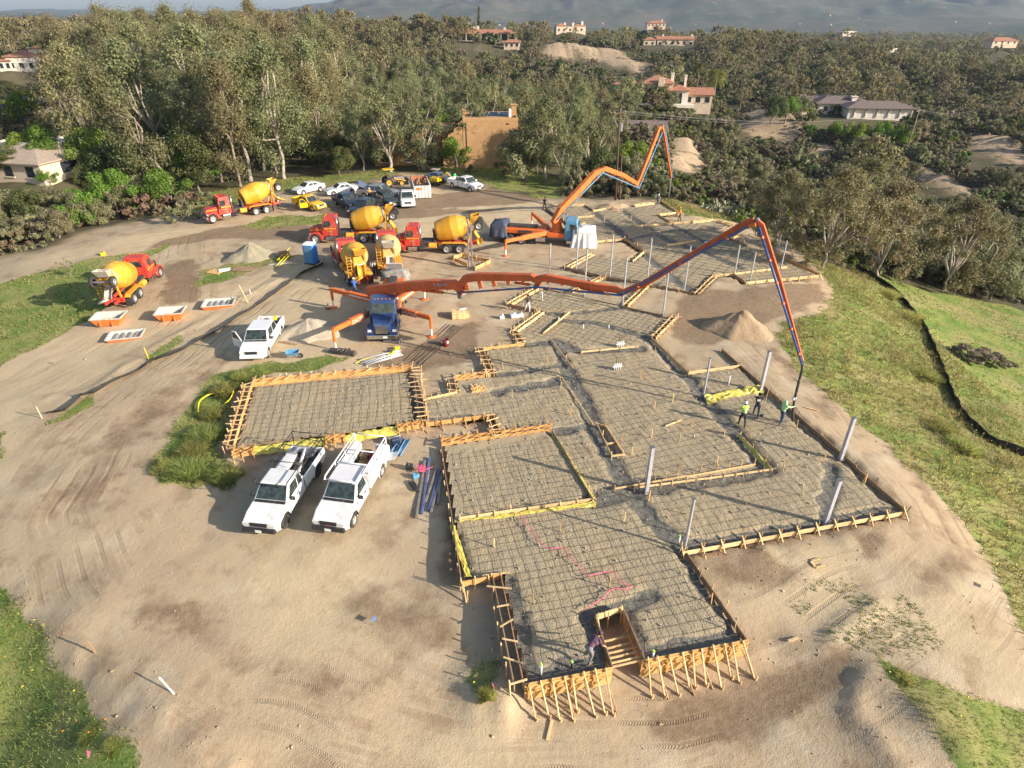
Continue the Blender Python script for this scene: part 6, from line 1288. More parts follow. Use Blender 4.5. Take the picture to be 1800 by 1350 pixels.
# blue cooler, bucket, wheelbarrow, crate, cones
r = thing('cooler_box', 'dark blue cooler box beside the blue pipe bundle', 'cooler', at(696,782), R(25)); MB().box((0, 0, .25), (.5, .42, .5)).build('box', M_('navy_paint'), r, False, .04); MB().box((0, 0, .53), (.54, .46, .08)).build('lid', M_('dark_tarp'), r, False, .03); rail(r, 'handle', [(-.27, 0, .4), (-.36, 0, .62), (.36, 0, .62), (.27, 0, .4)], .015, 'white_plastic')
r = thing('bucket', 'dark red steel bucket beside the bundle of steel bars', 'bucket', at(784,608)); MB().lathe([(0, .22), (.6, .25), (.6, .22), (.08, .2)], 16, Matrix.Rotation(R(-90), 3, 'Y')).build('drum', M_('red_bucket'), r, True); rail(r, 'rim', [(.25 * math.cos(a), .25 * math.sin(a), .6) for a in np.linspace(0, 6.28, 14)], .015, 'chassis'); MB().box((.18, -.18, .4), (.16, .02, .14), Matrix.Rotation(R(45), 3, 'Z')).build('label', M_('plate_white'), r)
r = thing('wheelbarrow', 'blue and white wheelbarrow in front of the plywood sheet', 'wheelbarrow', at(515,630), R(10)); tr = [(-.25, -.2, .3), (.3, -.2, .3), (.3, .2, .3), (-.25, .2, .3), (-.45, -.34, .62), (.55, -.34, .62), (.55, .34, .62), (-.45, .34, .62)]
MB().add(tr, [(0, 1, 2, 3), (0, 1, 5, 4), (1, 2, 6, 5), (2, 3, 7, 6), (3, 0, 4, 7)]).build('tray', M_('pipe_lightblue'), r).modifiers.new('t', 'SOLIDIFY').thickness = .02; wheel(r, (.6, 0, .2), .2, .1, 'grey_metal')
for s in (-1, 1): rail(r, 'handle', [(.6, s * .08, .2), (-.3, s * .25, .34), (-1.0, s * .3, .55)], .022, 'lumber_old'); rail(r, 'leg', [(-.3, s * .22, .34), (-.35, s * .22, 0)], .018, 'grey_metal')
r = thing('plywood_sheet', 'brown plywood sheet lying below the small sand pile', 'plywood', at(517,600), R(-18)); MB().box((0, 0, .05), (2.3, 1.3, .025), Matrix.Rotation(R(3), 3, 'X')).build('sheet', M_('plywood_brown'), r); MB().box((-.3, .2, .1), (.9, .09, .04)).build('batten', M_('lumber'), r)
r = thing('timber_crate', 'pale wooden crate with white roll right of the near pump truck', 'crate', at(806,558), R(8)); MB().box((0, 0, .32), (1.15, .9, .6)).build('box', M_('lumber'), r, False, .01); MB().box((.75, .1, .2), (.35, .7, .4)).build('end_stack', M_('lumber'), r, False, .01)
for k in range(5): MB().box((-.575 + .001, -.36 + k * .18, .32), (.02, .03, .58)).build('slat', M_('lumber_old'), r)
for k in range(4): MB().box((-.4 + k * .27, -.453, .32), (.22, .02, .56)).build('slat', M_('lumber'), r)
rail(r, 'white_roll', [(0, .1, .68), (.7, .25, .7)], .06, 'white_plastic', 8)
for k, (p, lab, s) in enumerate((((577,543),'orange traffic cone beside the rear outrigger foot of the near pump',.5),)):
    r = thing('traffic_cone', lab, 'cone', at(*p)); MB().lathe([(0, .17), (.45, .04), (.5, .03)], 14, Matrix.Rotation(R(-90), 3, 'Y'), c=(0, 0, .04)).build('cone', M_('cone_orange'), r, True); MB().lathe([(.2, .115), (.3, .09)], 14, Matrix.Rotation(R(-90), 3, 'Y'), c=(0, 0, .04)).build('white_band', M_('plate_white'), r); MB().box((0, 0, .02), (.4, .4, .04)).build('base', M_('black_plastic'), r)
for px, nm, cat_, lab, m, s in (((882,560),'carton','carton','small white carton lying left of the middle bed','white_plastic',(.4,.35,.3)),((908,557),'wrapped_boards','board stack','pale blue wrapped stack of boards beside the white carton','white_sheet',(1.1,.6,.28)),((720,825),'power_tool','power tool','black power tool lying beside the pink ribbon','black_plastic',(.4,.3,.35)),((731,840),'air_compressor','compressor','small blue compressor lying left of the square tubes','pipe_lightblue',(.4,.25,.25)),((728,856),'tool_tray','tool tray','dark tool tray lying left of the brown square tube','black_plastic',(.3,.9,.15)),((603,622),'form_clamp_rack','clamp rack','dark rack of form clamps lying before the front outrigger foot','chassis',(2.2,.5,.3)),((692,620),'plastic_slide','slide','bright yellow plastic slide lying before the blue pump truck','yellow_plastic',(.35,1.5,.2)),((690,600),'form_blocks','form blocks','scatter of grey form blocks on the dirt right of the blue nose','grey_metal',(1.4,.7,.2)),((380,478),'plywood_sheet','plywood','pale plywood sheet lying on the grass by the track','plywood',(1.6,1.2,.04)),((395,475),'insulation_board','board','white insulation board lying on top of the pale plywood','white_plastic',(1.2,.9,.06)),((430,473),'plywood_sheet','plywood','tan plywood sheet lying right of the white board','plywood_brown',(2.4,1.4,.04)),((495,465),'drain_pipe','pipe','white pipe lying on the track left of the portable toilet','pale_pipe',(2.6,.12,.1)),((182,449),'marker_block','marker','small yellow block lying at the edge of the upper track','yellow_plastic',(.5,.4,.35)),((500,452),'timber_box','box','dark brown timber box under the yellow barrier frame','plywood_brown',(1.2,.5,.6))):
    g = at(*px); r = thing(nm, lab, cat_, g, R(rng.uniform(-25, 35)) if s[0] < 1.5 or s[1] > .3 else R(6)); m_ = MB().box((0, 0, s[2] / 2 + .02), s).build('body', M_(m), r, False, min(s) * .15)
    if s[2] > .15:
        for k in range(4): MB().box((rng.uniform(-.3, .3) * s[0], rng.uniform(-.3, .3) * s[1], s[2] + .05), (s[0] * .25, s[1] * .3, .1), Matrix.Rotation(rng.uniform(0, 3), 3, 'Z')).build('top_piece', M_(m if k % 2 else 'grey_metal'), r, False, .01)
# yellow barrier frame
r = thing('barrier_frame', 'yellow steel barrier frame lying beside the portable toilet', 'barrier')
for A, B in (((487,460),(512,446)),((490,472),(512,458)),((486,470),(512,452))): rail(r, 'bar', [at(*A, .15), at(*B, .7)], .04, 'yellow_plastic')
for A, B in (((494,462),(494,470)),((508,448),(508,462))): rail(r, 'upright', [at(*A, .1), at(*B, .9)], .03, 'yellow_plastic')
# loose stakes and marker flags
for A, dz, tp, lab, m in (((437,533),1.6,(-.75,.5),'leaning wooden lath beside the silt fence','lumber'),((262,632),1.0,(-.15,.1),'short yellow lath at the bend of the silt fence','yellow_car'),((74,735),.9,(-.1,.05),'wooden lath at the left end of the collapsed fence','lumber'),((441,517),.5,(-.03,0),'white pipe stub beside the leaning lath','white_plastic'),((168,1148),.9,(.02,-.1),'short timber post at the lower left track edge','lumber_old'),((309,1222),.5,(-.75,.45),'white leaning pipe stake at the lower left','white_plastic')):
    g = at(*A); o = MB().bar(g - Vector((0, 0, .1)), g + Vector((tp[0], tp[1], dz)), .06, .05).build('marker_stake', M_(m)); tag(o, lab, 'stake')
for p, lab in (((160,1338),'pink marker flag in the grass at the lower left'),((868,1220),'pink marker flag on the weed mound'),((1740,1040),'pink marker flag at the right track edge'),((1262,985),'orange marker flag beside the long pale board'),((655,1100),'small blue marker flag on the open dirt')):
    g = at(*p); r = thing('marker_flag', lab, 'flag', g, rng.uniform(0, 3)); rail(r, 'wire', [(0, 0, -.05), (0, 0, .4)], .008, 'grey_metal', 4); MB().add([(0, 0, .4), (.26, .05, .38), (.24, -.03, .22), (0, 0, .24)], [(0, 1, 2, 3)]).build('flag', M_('blue_cloth' if 'blue' in lab else 'cone_orange' if 'orange' in lab else 'pink'), r).modifiers.new('t', 'SOLIDIFY').thickness = .004
# pipe stubs in the bed
for px, h, m, lab in (((953,530),.9,'white_plastic','white bent pipe stub standing on the middle bed'),((1085,650),.55,'white_plastic','pair of white pipe stub clusters in the middle bed'),((1090,610),.5,'white_plastic','white pipe stub cluster on the crossing board'),((951,1185),.6,'white_plastic','white pipe with yellow cap near the front bed corner'),((1147,1158),.45,'white_plastic','white pipe with yellow cap right of the open notch'),((1005,1172),.3,'black_plastic','short black pipe with yellow cap near the front edge'),((1193,955),.45,'white_plastic','white pipe with yellow cap left of the slim post'),((1280,678),.8,'white_plastic','grey pipe stub on the small patio bed'),((1219,770),.25,'silver_paint','silver drain cap lying in the middle of the right bed'),((982,565),.4,'white_plastic','white pipe stub beside the curved trench'),((1025,578),.4,'white_plastic','white pipe stub left of centre in the middle bed'),((1070,578),.35,'white_plastic','small white pipe stub in the middle bed')):
    g = G(*px); r = thing('pipe_stub', lab, 'pipe', (*g, .0), R(14)); n = 4 if 'cluster' in lab else 1
    for k in range(n): x = (k - (n - 1) / 2) * .16; rail(r, 'pipe', [(x, 0, -.05), (x, 0, h)] + ([(-.3, 0, h + .02)] if 'bent' in lab else []), .045, m, 8)
    if n > 1: MB().box((0, 0, h * .55), (.7, .06, .08)).build('crossbar', M_('white_plastic'), r); rail(r, 'conduit_loop', [(-.08, .1, 0), (-.08, .1, h + .5), (.08, .1, h + .5), (.08, .1, 0)], .02, 'black_plastic')
    if 'yellow cap' in lab: MB().lathe([(0, .055), (.08, .055)], 10, Matrix.Rotation(R(-90), 3, 'Y'), c=(0, 0, h)).build('cap', M_('hiviz'), r)
# loose lumber
for A, B, lab in (((962,1302),(970,1268),'loose board lying in front of the tall plywood forms'),((1425,988),(1432,998),'short loose board, long side of the U of boards on the dirt'),((1426,987),(1440,983),'short loose board, upper side of the U of boards on the dirt'),((1434,999),(1449,994),'short loose board, lower side of the U of boards on the dirt'),((1415,717),(1437,723),'thin lath lying on the dirt track right of the workers'),((1402,1122),(1385,1128),'pale stone block at the edge of the right cut'),((1168,762),(1195,752),'thin lath lying on the middle rebar bed'),((822,1062),(823,1040),'short orange stake standing left of the front bed')):
    a, b = at(*A, .05), at(*B, .06); a.z = max(a.z, .1) if 'middle rebar' in lab else a.z; b.z = max(b.z, .12) if 'middle rebar' in lab else b.z; o = MB().bar(a, b, .1, .05).build('loose_board', M_('lumber')); tag(o, lab, 'board')

g = G(1248,437); o = MB().box((g[0], g[1], .75), (1.3, .7, .04), Matrix.Rotation(R(-8), 3, 'Y')).build('plan_board', M_('white_plastic')); tag(o, 'white flat board resting on stakes in the far bed below the boom', 'board')
# ---------------------------------------------------------------- houses and poles
def house(label, px, py, t, rz, blocks, name='house', z=None, chim=(), extra=None, dz=0):
    """blocks: (x, y, w, d, h, roof, roof_mat, wall_mat, window columns, overhang)"""
    p = GT(px, py, t); r = thing(name, label, 'house', (p[0], p[1], p[2] + dz), rz)
    for x, y, w, d, h, rf, rm, wm, nw, ov in blocks:
        MB().box((x, y, h / 2 - 1.2), (w, d, h + 2.4)).build('wall', M_(wm), r)
        e, hh = ov, min(w, d) * (.13 if rm == 'tan_roof' else .22)
        X0, X1, Y0, Y1 = x - w / 2 - e, x + w / 2 + e, y - d / 2 - e, y + d / 2 + e
        if rf == 'hip':
            k = min(w, d) / 2 + e; rid = [(X0 + k, y, h + hh), (X1 - k, y, h + hh)] if w >= d else [(x, Y0 + k, h + hh), (x, Y1 - k, h + hh)]
            b = [(X0, Y0, h), (X1, Y0, h), (X1, Y1, h), (X0, Y1, h)]; lo = [(a, c, zz - .18) for a, c, zz in b]
            F = [(0, 1, 5, 4), (2, 3, 4, 5), (1, 2, 5), (3, 0, 4)] if w >= d else [(0, 1, 4), (1, 2, 5, 4), (2, 3, 5), (3, 0, 4, 5)]
            m = MB().add(b + rid, F); m.add(b + lo, [(4, 5, 6, 7), (0, 1, 5, 4), (1, 2, 6, 5), (2, 3, 7, 6), (3, 0, 4, 7)]); m.build('roof', M_(rm), r)
        elif rf == 'gable':
            MB().add([(X0, Y0, h), (X1, Y0, h), (X1, Y1, h), (X0, Y1, h), (X0, y, h + hh), (X1, y, h + hh), (X0, Y0, h - .18), (X1, Y0, h - .18), (X1, Y1, h - .18), (X0, Y1, h - .18)], [(0, 1, 5, 4), (2, 3, 4, 5), (1, 2, 5), (3, 0, 4), (6, 7, 8, 9), (0, 1, 7, 6), (1, 2, 8, 7), (2, 3, 9, 8), (3, 0, 6, 9)]).build('roof', M_(rm), r)
        else:
            MB().box((x, y, h - .25), (w - .6, d - .6, .06)).build('roof', M_(rm), r)
            for (cx, cy, sx, sy) in ((x, Y0 + .15 + e, w, .32), (x, Y1 - .15 - e, w, .32), (X0 + .15 + e, y, .32, d), (X1 - .15 - e, y, .32, d)): MB().box((cx, cy, h + .02), (sx + .02, sy + .02, .6)).build('parapet', M_(wm), r, False, .08)
        for k in range(nw):
            wx = x - w / 2 + w * (k + .5) / nw
            for fl in range(1 if h < 4.5 else 2):
                o = MB().box((wx, y - d / 2 - .02, 1.5 + fl * 2.9), (min(1.3, w / nw * .5), .08, 1.5)).build('window', M_('window_dark'), r); MB().box((wx, y - d / 2 - .06, .68 + fl * 2.9), (min(1.6, w / nw * .62), .16, .12)).build('sill', M_('white_wall'), o)
        o = MB().box((x + w / 2 + .02, y, 1.5), (.08, d * .3, 1.5)).build('window', M_('window_dark'), r)
    for cx, cy, cz, s in chim: o = MB().box((cx, cy, cz / 2 + 1), (s, s, cz)).build('chimney', M_('adobe' if blocks[0][7] == 'adobe' else 'white_wall'), r, False, .05); MB().box((cx, cy, cz + 1.06), (s * 1.35, s * 1.35, .16)).build('cap', M_('adobe' if blocks[0][7] == 'adobe' else 'white_wall'), o)
    if extra: extra(r)
    return r
def adobe_extra(r):
    for k in range(4): MB().box((-1.2 + k * 1.75, 1.2, 8.05), (1.6, 2.6, .06), Matrix.Rotation(R(12), 3, 'X')).build('solar_panel', M_('solar'), r)
    for k in range(3): MB().box((-4.2 + k * 1.3, 3.4, 7.0), (1.2, 2.0, .06), Matrix.Rotation(R(12), 3, 'X')).build('solar_panel', M_('solar'), r)
    rail(r, 'drain_pipe', [(-2.7, -4.04, 7.6), (-2.7, -4.04, 3.2)], .06, 'chassis')
    for x in (-3.3, 4.4): MB().box((x, -4.05, 7.3), (.35, .12, .2)).build('scupper', M_('chassis'), r)
    MB().lathe([(0, .28), (1.3, .28), (1.45, .12)], 12, Matrix.Rotation(R(-90), 3, 'Y'), c=(4.9, -.6, 7.8)).build('vent_cap', M_('white_plastic'), r)
    # parapet stepping down in curves at the left end
    pts = [(-3.4, 7.9), (-3.9, 7.55), (-4.1, 6.9), (-4.8, 6.6), (-5.0, 6.0), (-5.8, 5.7), (-6.1, 5.0), (-6.9, 4.7), (-6.9, -2), (-3.4, -2)]
    MB().prism(pts, -4.02, -3.5).build('stepped_wall', M_('adobe'), r, False, .08)
house('tan adobe house with flat roof and solar panels behind the parked cars', 848, 288, 113, R(4), [(1.4, 0, 9.4, 8, 7.9, 'flat', 'flat_roof', 'adobe', 0, 0), (-7, 4, 9, 8, 5.6, 'flat', 'flat_roof', 'adobe', 2, 0), (-15, 3, 8, 8, 4.6, 'flat', 'flat_roof', 'adobe', 2, 0)], 'adobe_house', chim=((5.6, -.3, 8.8, .9), (-3, 6, 7.2, .6)), extra=adobe_extra)
def grey_extra(r):
    MB().box((1.6, 2.6, 3.95), (5.6, 4.6, .9)).build('raised_roof', M_('white_wall'), r, False, .04); MB().box((1.6, 2.6, 4.44), (4.6, 3.6, .08)).build('skylight', M_('solar'), r)
    for k in range(8): MB().box((-6 + k * 1.9, 9.5, 2.4), (.5, .5, 2.6)).build('garden_pier', M_('white_wall'), r, False, .05)
    MB().box((0, 9.5, 1.9), (15, .2, 1.5)).build('garden_wall', M_('cream_wall'), r)
    MB().box((-7, 7, 2.6), (1.2, 3, 2.2)).build('orange_screen', M_('cone_orange'), r)
house('low tan roofed house with dark skylight at the left edge', 55, 305, 96, R(-12), [(0, 0, 15, 10, 2.8, 'hip', 'tan_roof', 'cream_wall', 4, .6), (-9, 6, 7, 7, 2.8, 'flat', 'flat_roof', 'white_wall', 2, 0)], 'bungalow', extra=grey_extra)
house('white house with red tile roofs among the trees at the upper left', 52, 122, 215, R(8), [(0, 0, 9, 8, 4.2, 'hip', 'tile_roof', 'white_wall', 3, .5), (5, 2, 5, 5, 6.4, 'hip', 'tile_roof', 'white_wall', 1, .4), (-5, -2, 4, 5, 3.0, 'hip', 'tile_roof', 'white_wall', 2, .4)], chim=((2.2, 0, 5.6, .9), (6.3, 3, 7.6, .9)))
house('blue roofed shed and yard at the left behind the hedge', 78, 192, 150, R(5), [(0, 0, 10, 6, 1.6, 'gable', 'solar', 'white_wall', 2, .3)], 'shed')
def porch(n, w, y, h):
    def f(r):
        for k in range(n): MB().box((-w / 2 + w * k / (n - 1), y, h / 2 - .6), (.45, .45, h + 1.2)).build('porch_column', M_('cream_wall'), r)
        MB().box((0, y + 1.2, -.6), (w + 2, 3.2, 1.6)).build('terrace', M_('cream_wall'), r); MB().box((0, y + 1.0, h * .5), (w * .96, .06, h * .8)).build('porch_dark_panel', M_('window_dark'), r)  # one dark panel behind the whole row of columns
    return f
house('long red roofed hilltop mansion with colonnade and chimneys', 857, 72, 372, R(-3), [(0, 3, 34, 9, 4.0, 'hip', 'tile_roof', 'cream_wall', 0, .9), (-9, 6, 10, 9, 5.2, 'hip', 'tile_roof', 'cream_wall', 0, .6)], 'mansion', chim=((-16.5, 3, 5.6, 1.2), (-8, 3, 6.2, 1.2), (-6, 4, 6.6, 1.2), (10, 3, 5.8, 1.2), (13, 4, 6.0, 1.0)), extra=porch(9, 33, -2.6, 3.8))
house('small red roofed pavilion below the hilltop mansion', 900, 84, 360, R(-3), [(0, 0, 9, 6, 3.0, 'hip', 'tile_roof', 'cream_wall', 3, .8)], 'pavilion')
house('pink stucco mansion with many chimneys on the far hill', 1000, 56, 480, R(6), [(0, 0, 22, 10, 3.2, 'flat', 'flat_roof', 'cream_wall', 5, 0), (-7, -3, 8, 8, 4.2, 'hip', 'tile_roof', 'cream_wall', 2, .4), (8, 2, 9, 8, 4.0, 'hip', 'tile_roof', 'cream_wall', 2, .4)], 'mansion', chim=((10, 0, 6, 1.4), (3, 0, 5, 1.3), (-3, 2, 5, 1.2)))
house('low red roofed villa with arched ends on the right hill', 1185, 80, 420, R(-4), [(0, 0, 24, 8, 3.8, 'gable', 'tile_roof', 'cream_wall', 6, .6), (-17, -1, 8, 7, 3.6, 'hip', 'tile_roof', 'cream_wall', 2, .5)], 'villa', chim=((11, 0, 5.5, 1.1), (-8, 0, 5.5, 1.0)))
house('pale house beside dark trees above the right villa', 1152, 47, 620, R(0), [(0, 0, 18, 9, 3.2, 'hip', 'tile_roof', 'cream_wall', 5, .6)], chim=((6, 0, 5, 1.2),))
def villa_extra(r):
    for x in (5.4, 7.0): MB().prism([(x - .5, .6), (x - .5, 3.0), (x - .35, 3.4), (x, 3.6), (x + .35, 3.4), (x + .5, 3.0), (x + .5, .6)], -4.6, -4.48).build('arched_window', M_('window_dark'), r)
    MB().box((2, -5.6, .2), (18, 3.4, .8)).build('terrace', M_('white_wall'), r); MB().box((1.1, -4.3, 3.6), (1.8, 1.4, 7.6)).build('chimney_breast', M_('cream_wall'), r, False, .06)
    for k in range(5): MB().box((11.2 + k * 1.1, -2.0, 1.4), (.28, .28, 2.8)).build('porch_column', M_('white_wall'), r)
house('two storey cream villa with red tile roof and arched windows beyond the pole', 1150, 182, 190, R(-8), [(0, 0, 9, 8, 6.0, 'hip', 'tile_roof', 'cream_wall', 2, .6), (6.5, -1, 5.6, 6.6, 4.2, 'hip', 'tile_roof', 'white_wall', 0, .5), (12.5, 1, 8, 7, 3.0, 'gable', 'tile_roof', 'cream_wall', 3, .6), (-9, 1, 7, 6, 5.4, 'hip', 'tile_roof', 'cream_wall', 2, .5)], 'villa', chim=((4.6, 1, 7.2, .9), (8.6, 2, 6.6, .7)), extra=villa_extra)
house('dark brown sloping roofed barn behind the utility pole', 1128, 240, 148, R(-5), [(0, 3, 11, 9, 1.2, 'gable', 'brown_roof', 'brown_roof', 0, .5)], 'barn')
def ranch_extra(r):
    for k in range(6): MB().box((-2 + k * 3.6, -7.2, 1.2), (.3, .3, 2.6)).build('porch_post', M_('white_wall'), r)
    MB().box((6, -5.0, 1.2), (17, .1, 2.0)).build('carport_shade_panel', M_('window_dark'), r)  # dark panel paints the shade inside the open carport
house('brown roofed ranch house with carport across the canyon', 1498, 200, 215, R(-6), [(6, -3, 20, 8, 2.8, 'hip', 'brown_roof', 'white_wall', 0, 1.2), (-3, 5, 18, 9, 3.2, 'hip', 'brown_roof', 'white_wall', 3, .8), (-10, 10, 10, 8, 3.2, 'gable', 'brown_roof', 'white_wall', 2, .8)], 'ranch_house', chim=((0, 2, 4.2, 1.6),), extra=ranch_extra)
house('small pale shed at the left of the ranch driveway', 1398, 213, 205, R(-4), [(0, 0, 5, 3.5, 2.5, 'flat', 'tan_roof', 'cream_wall', 2, 0)], 'shed')
for px, py, t, w, rm, wm, lab in ((1757,78,520,22,'tile_roof','cream_wall','far red roofed house near the right edge'),(1690,160,330,14,'tile_roof','cream_wall','half hidden red roofed house among palms at the right'),(1430,118,420,16,'tile_roof','cream_wall','house hidden among palms in the middle of the right valley'),(1490,60,760,18,'flat_roof','white_wall','white far house in the right valley'),(1560,92,520,12,'tan_roof','white_wall','small pale far house in the right valley'),(450,98,210,9,'flat_roof','white_wall','pale house glimpsed through the tall eucalyptus wood'),(1290,62,700,14,'brown_roof','cream_wall','dark roofed far house right of the valley middle')):
    house(lab, px, py, t, R(rng.uniform(-15, 15)), [(0, 0, w, w * .5, 2.8, 'hip' if 'tile' in rm or 'brown' in rm else 'flat', rm, wm, 4, .5)])
# driveway at the ranch
def sheet(name, pts, m, t, label=None):
    V = [GT(x, y, tt) for x, y, tt in pts]; V = [(v[0], v[1], Hs(v[0], v[1]) + .25) for v in V]; n = len(V); o = MB().add(V, [tuple(range(n))]).build(name, M_(m)); tag(o, kind='structure')
# far hillside dwellings: too many and small to tell apart
far = MB()
for k in range(45):
    a = rng.uniform(-.28, .62); D = rng.uniform(2500, 3300); x, y = D * math.sin(a), D * math.cos(a); s = rng.uniform(5, 10); zz = MZ[int(np.argmin(np.abs(rr_ - D))), int(np.argmin(np.abs(aa - a)))]; far.box((x, y, zz + 2.5), (s, s * .7, 6), Matrix.Rotation(rng.uniform(0, 3), 3, 'Z'), int(rng.integers(0, 2)))
tag(far.build('far_hillside_town', [M_('tan_roof'), M_('flat_roof')]), 'scattered pale houses on the distant hills', 'town', kind='stuff')
# utility poles
def pole(label, px, top, m='pole_wood', r0=.16, arm=True, trans=False, t=None):
    g = at(*px) if t is None else Vector(att(px[0], px[1], t)); d = ray(*top); tt = (g.y) / d[1]; z = CAM_H + d[2] * tt; tx = d[0] * tt
    r = thing('utility_pole', label, 'utility pole', g, R(35)); h = z - g.z; off = Matrix.Rotation(-R(35), 3, 'Z') @ Vector((tx - g.x, 0, 0))
    MB().tube([(0, 0, -.5), (off.x, off.y, h)], [r0, r0 * .7], 10).build('shaft', M_(m), r, True)
    if arm:
        MB().box((off.x * .95, off.y * .95, h * .95), (2.2, .12, .12)).build('crossarm', M_(m), r)
        for s in (-1, 0, 1): MB().lathe([(0, .05), (.1, .07), (.2, .04)], 8, Matrix.Rotation(R(-90), 3, 'Y'), c=(off.x * .95 + s * .95, off.y * .95, h * .95 + .06)).build('insulator', M_('stone_pale'), r)
    if trans: MB().lathe([(0, .26), (.9, .26), (1.0, .12)], 14, Matrix.Rotation(R(-90), 3, 'Y'), c=(off.x + .42, off.y, h * .76)).build('transformer', M_('silver_paint'), r); MB().bar((off.x, off.y, h * .8), (off.x - .9, off.y + .3, h * .92), .08, .08).build('brace', M_('grey_metal'), r)
    return Vector((tx, g.y, z))
t1 = pole('tall brown utility pole with transformer behind the far bed', (1082,352), (1090,190), trans=True); t2 = pole('shorter brown utility pole right of the transformer pole', (1089,352), (1093,270), arm=False, r0=.13)
t3 = pole('leaning grey utility pole below the ranch house', (1600,245), (1617,190), 'pole_grey', .15, t=170); t4 = pole('grey utility pole at the right edge across the canyon', (1740,220), (1755,178), 'pole_grey', .15, t=230)
t5 = pole('thin far utility pole right of the ranch house', (1705,125), (1708,108), 'pole_grey', .15, t=330)
for A, B, lab in ((t1, t3, 'upper overhead wires crossing the canyon'), (t3, t4, 'overhead wires running to the right edge pole')):
    r = thing('overhead_wires', lab, 'wires')
    for k in range(3):
        o = Vector((.6 * (k - 1), .5 * (k - 1), -.25 - .5 * (k == 2))); P = []
        for i in range(17): t = i / 16; q = A.lerp(B, t) + o; q.z -= 4 * t * (1 - t) * 2.2; P.append(q)
        MB().tube(P, .018, 4, cap=False).build('wire', M_('cable'), r)
# ---------------------------------------------------------------- trees and brush
def leaf_mat(name, c1, c2, trans=.38, rnd=.2):
    b = NT(name); a = b.n('Attribute', attribute_name='lv'); oi = b.n('ObjectInfo')
    c = b.mix((a, 'Fac'), c1, c2); rr = b.n('MapRange'); b.t.links.new(oi.outputs['Random'], rr.inputs[0]); rr.inputs[3].default_value = 1 - rnd; rr.inputs[4].default_value = 1 + rnd
    h2 = b.n('MapRange'); b.t.links.new(b.math('FRACT', b.math('MULTIPLY', (oi, 'Random'), 7.31)).outputs[0], h2.inputs[0]); h2.inputs[3].default_value = .475; h2.inputs[4].default_value = .525
    hs = b.n('HueSaturation', {'Color': c}); b.t.links.new(rr.outputs[0], hs.inputs['Value']); b.t.links.new(h2.outputs[0], hs.inputs['Hue'])
    d = b.n('BsdfPrincipled', {'Base Color': hs, 'Roughness': .6}); d.inputs['Specular IOR Level'].default_value = .25
    t = b.n('BsdfTranslucent', {'Color': hs}); mx = b.n('MixShader', {0: trans}); b.t.links.new(d.outputs[0], mx.inputs[1]); b.t.links.new(t.outputs[0], mx.inputs[2]); return b.done(mx)
LM = {'euc': leaf_mat('leaf_eucalyptus', (0.142, 0.156, 0.068), (0.315, 0.31, 0.15)), 'eucb': leaf_mat('leaf_eucalyptus_brown', (0.16, 0.148, 0.068), (0.33, 0.29, 0.145)), 'oak': leaf_mat('leaf_oak', (0.065, 0.088, 0.03), (0.16, 0.175, 0.06)),
 'bright': leaf_mat('leaf_bright', (0.10, 0.18, 0.022), (0.25, 0.32, 0.055)), 'scrub': leaf_mat('leaf_scrub', (0.15, 0.13, 0.08), (0.30, 0.255, 0.155)), 'sage': leaf_mat('leaf_sage', (0.15, 0.155, 0.078), (0.31, 0.295, 0.15)), 'palm': leaf_mat('leaf_palm', (0.085, 0.12, 0.025), (0.24, 0.23, 0.065)), 'cactus': leaf_mat('leaf_cactus', (0.20, 0.23, 0.14), (0.36, 0.36, 0.24), .0),
 'dry': leaf_mat('leaf_dry', (0.18, 0.125, 0.08), (0.30, 0.21, 0.13)), 'weed': leaf_mat('leaf_weed', (0.27, 0.33, 0.09), (0.54, 0.52, 0.19), .55)}
mat('bark_white', (0.36, 0.30, 0.24), .8, var=.25, scale=1.2, bump=.2); mat('bark_grey', (0.17, 0.135, 0.105), .9, var=.25, scale=2, bump=.3); mat('bark_pale', (0.22, 0.175, 0.135), .85, var=.25, scale=1.5, bump=.2)
def leaves_mesh(name, blobs, n, size, m, flat=.55, asp=.55, hang=0.0, shell=.5):
    B = np.array(blobs, float); w = (B[:, 3] * B[:, 4] * B[:, 5]) ** .67; k = rng.choice(len(B), n, p=w / w.sum()); d = rng.normal(size=(n, 3)); d /= np.linalg.norm(d, axis=1)[:, None]
    rad = (shell + (1 - shell) * rng.random(n)) ** .8 if shell > 0 else np.abs(rng.normal(0, .62, n)) + .12; P = B[k, :3] + d * B[k, 3:6] * rad[:, None]; P[:, 2] = np.maximum(P[:, 2], .05)
    nrm = d * 1.1 + rng.normal(0, flat, (n, 3)) + np.array((0, 0, .25)); nrm /= np.linalg.norm(nrm, axis=1)[:, None]
    a = np.cross(nrm, rng.normal(size=(n, 3))); 
    if hang: a = a * (1 - hang) + np.array((0, 0, -1.)) * hang
    a /= np.linalg.norm(a, axis=1)[:, None] + 1e-9; b = np.cross(nrm, a); b /= np.linalg.norm(b, axis=1)[:, None] + 1e-9
    s = size * rng.uniform(.55, 1.35, n)[:, None]; V = np.stack([P - a * s * .5, P + b * s * asp * .5, P + a * s * .5, P - b * s * asp * .5], 1).reshape(-1, 3)
    me = grid_mesh(name, V, np.arange(4 * n).reshape(n, 4), m, False); lv = np.clip(.5 + .28 * rng.normal(size=n) + .3 * (rng.random(len(B))[k] - .5), 0, 1)
    at_ = me.attributes.new('lv', 'FLOAT', 'FACE'); at_.data.foreach_set('value', lv.astype(np.float32)); return me
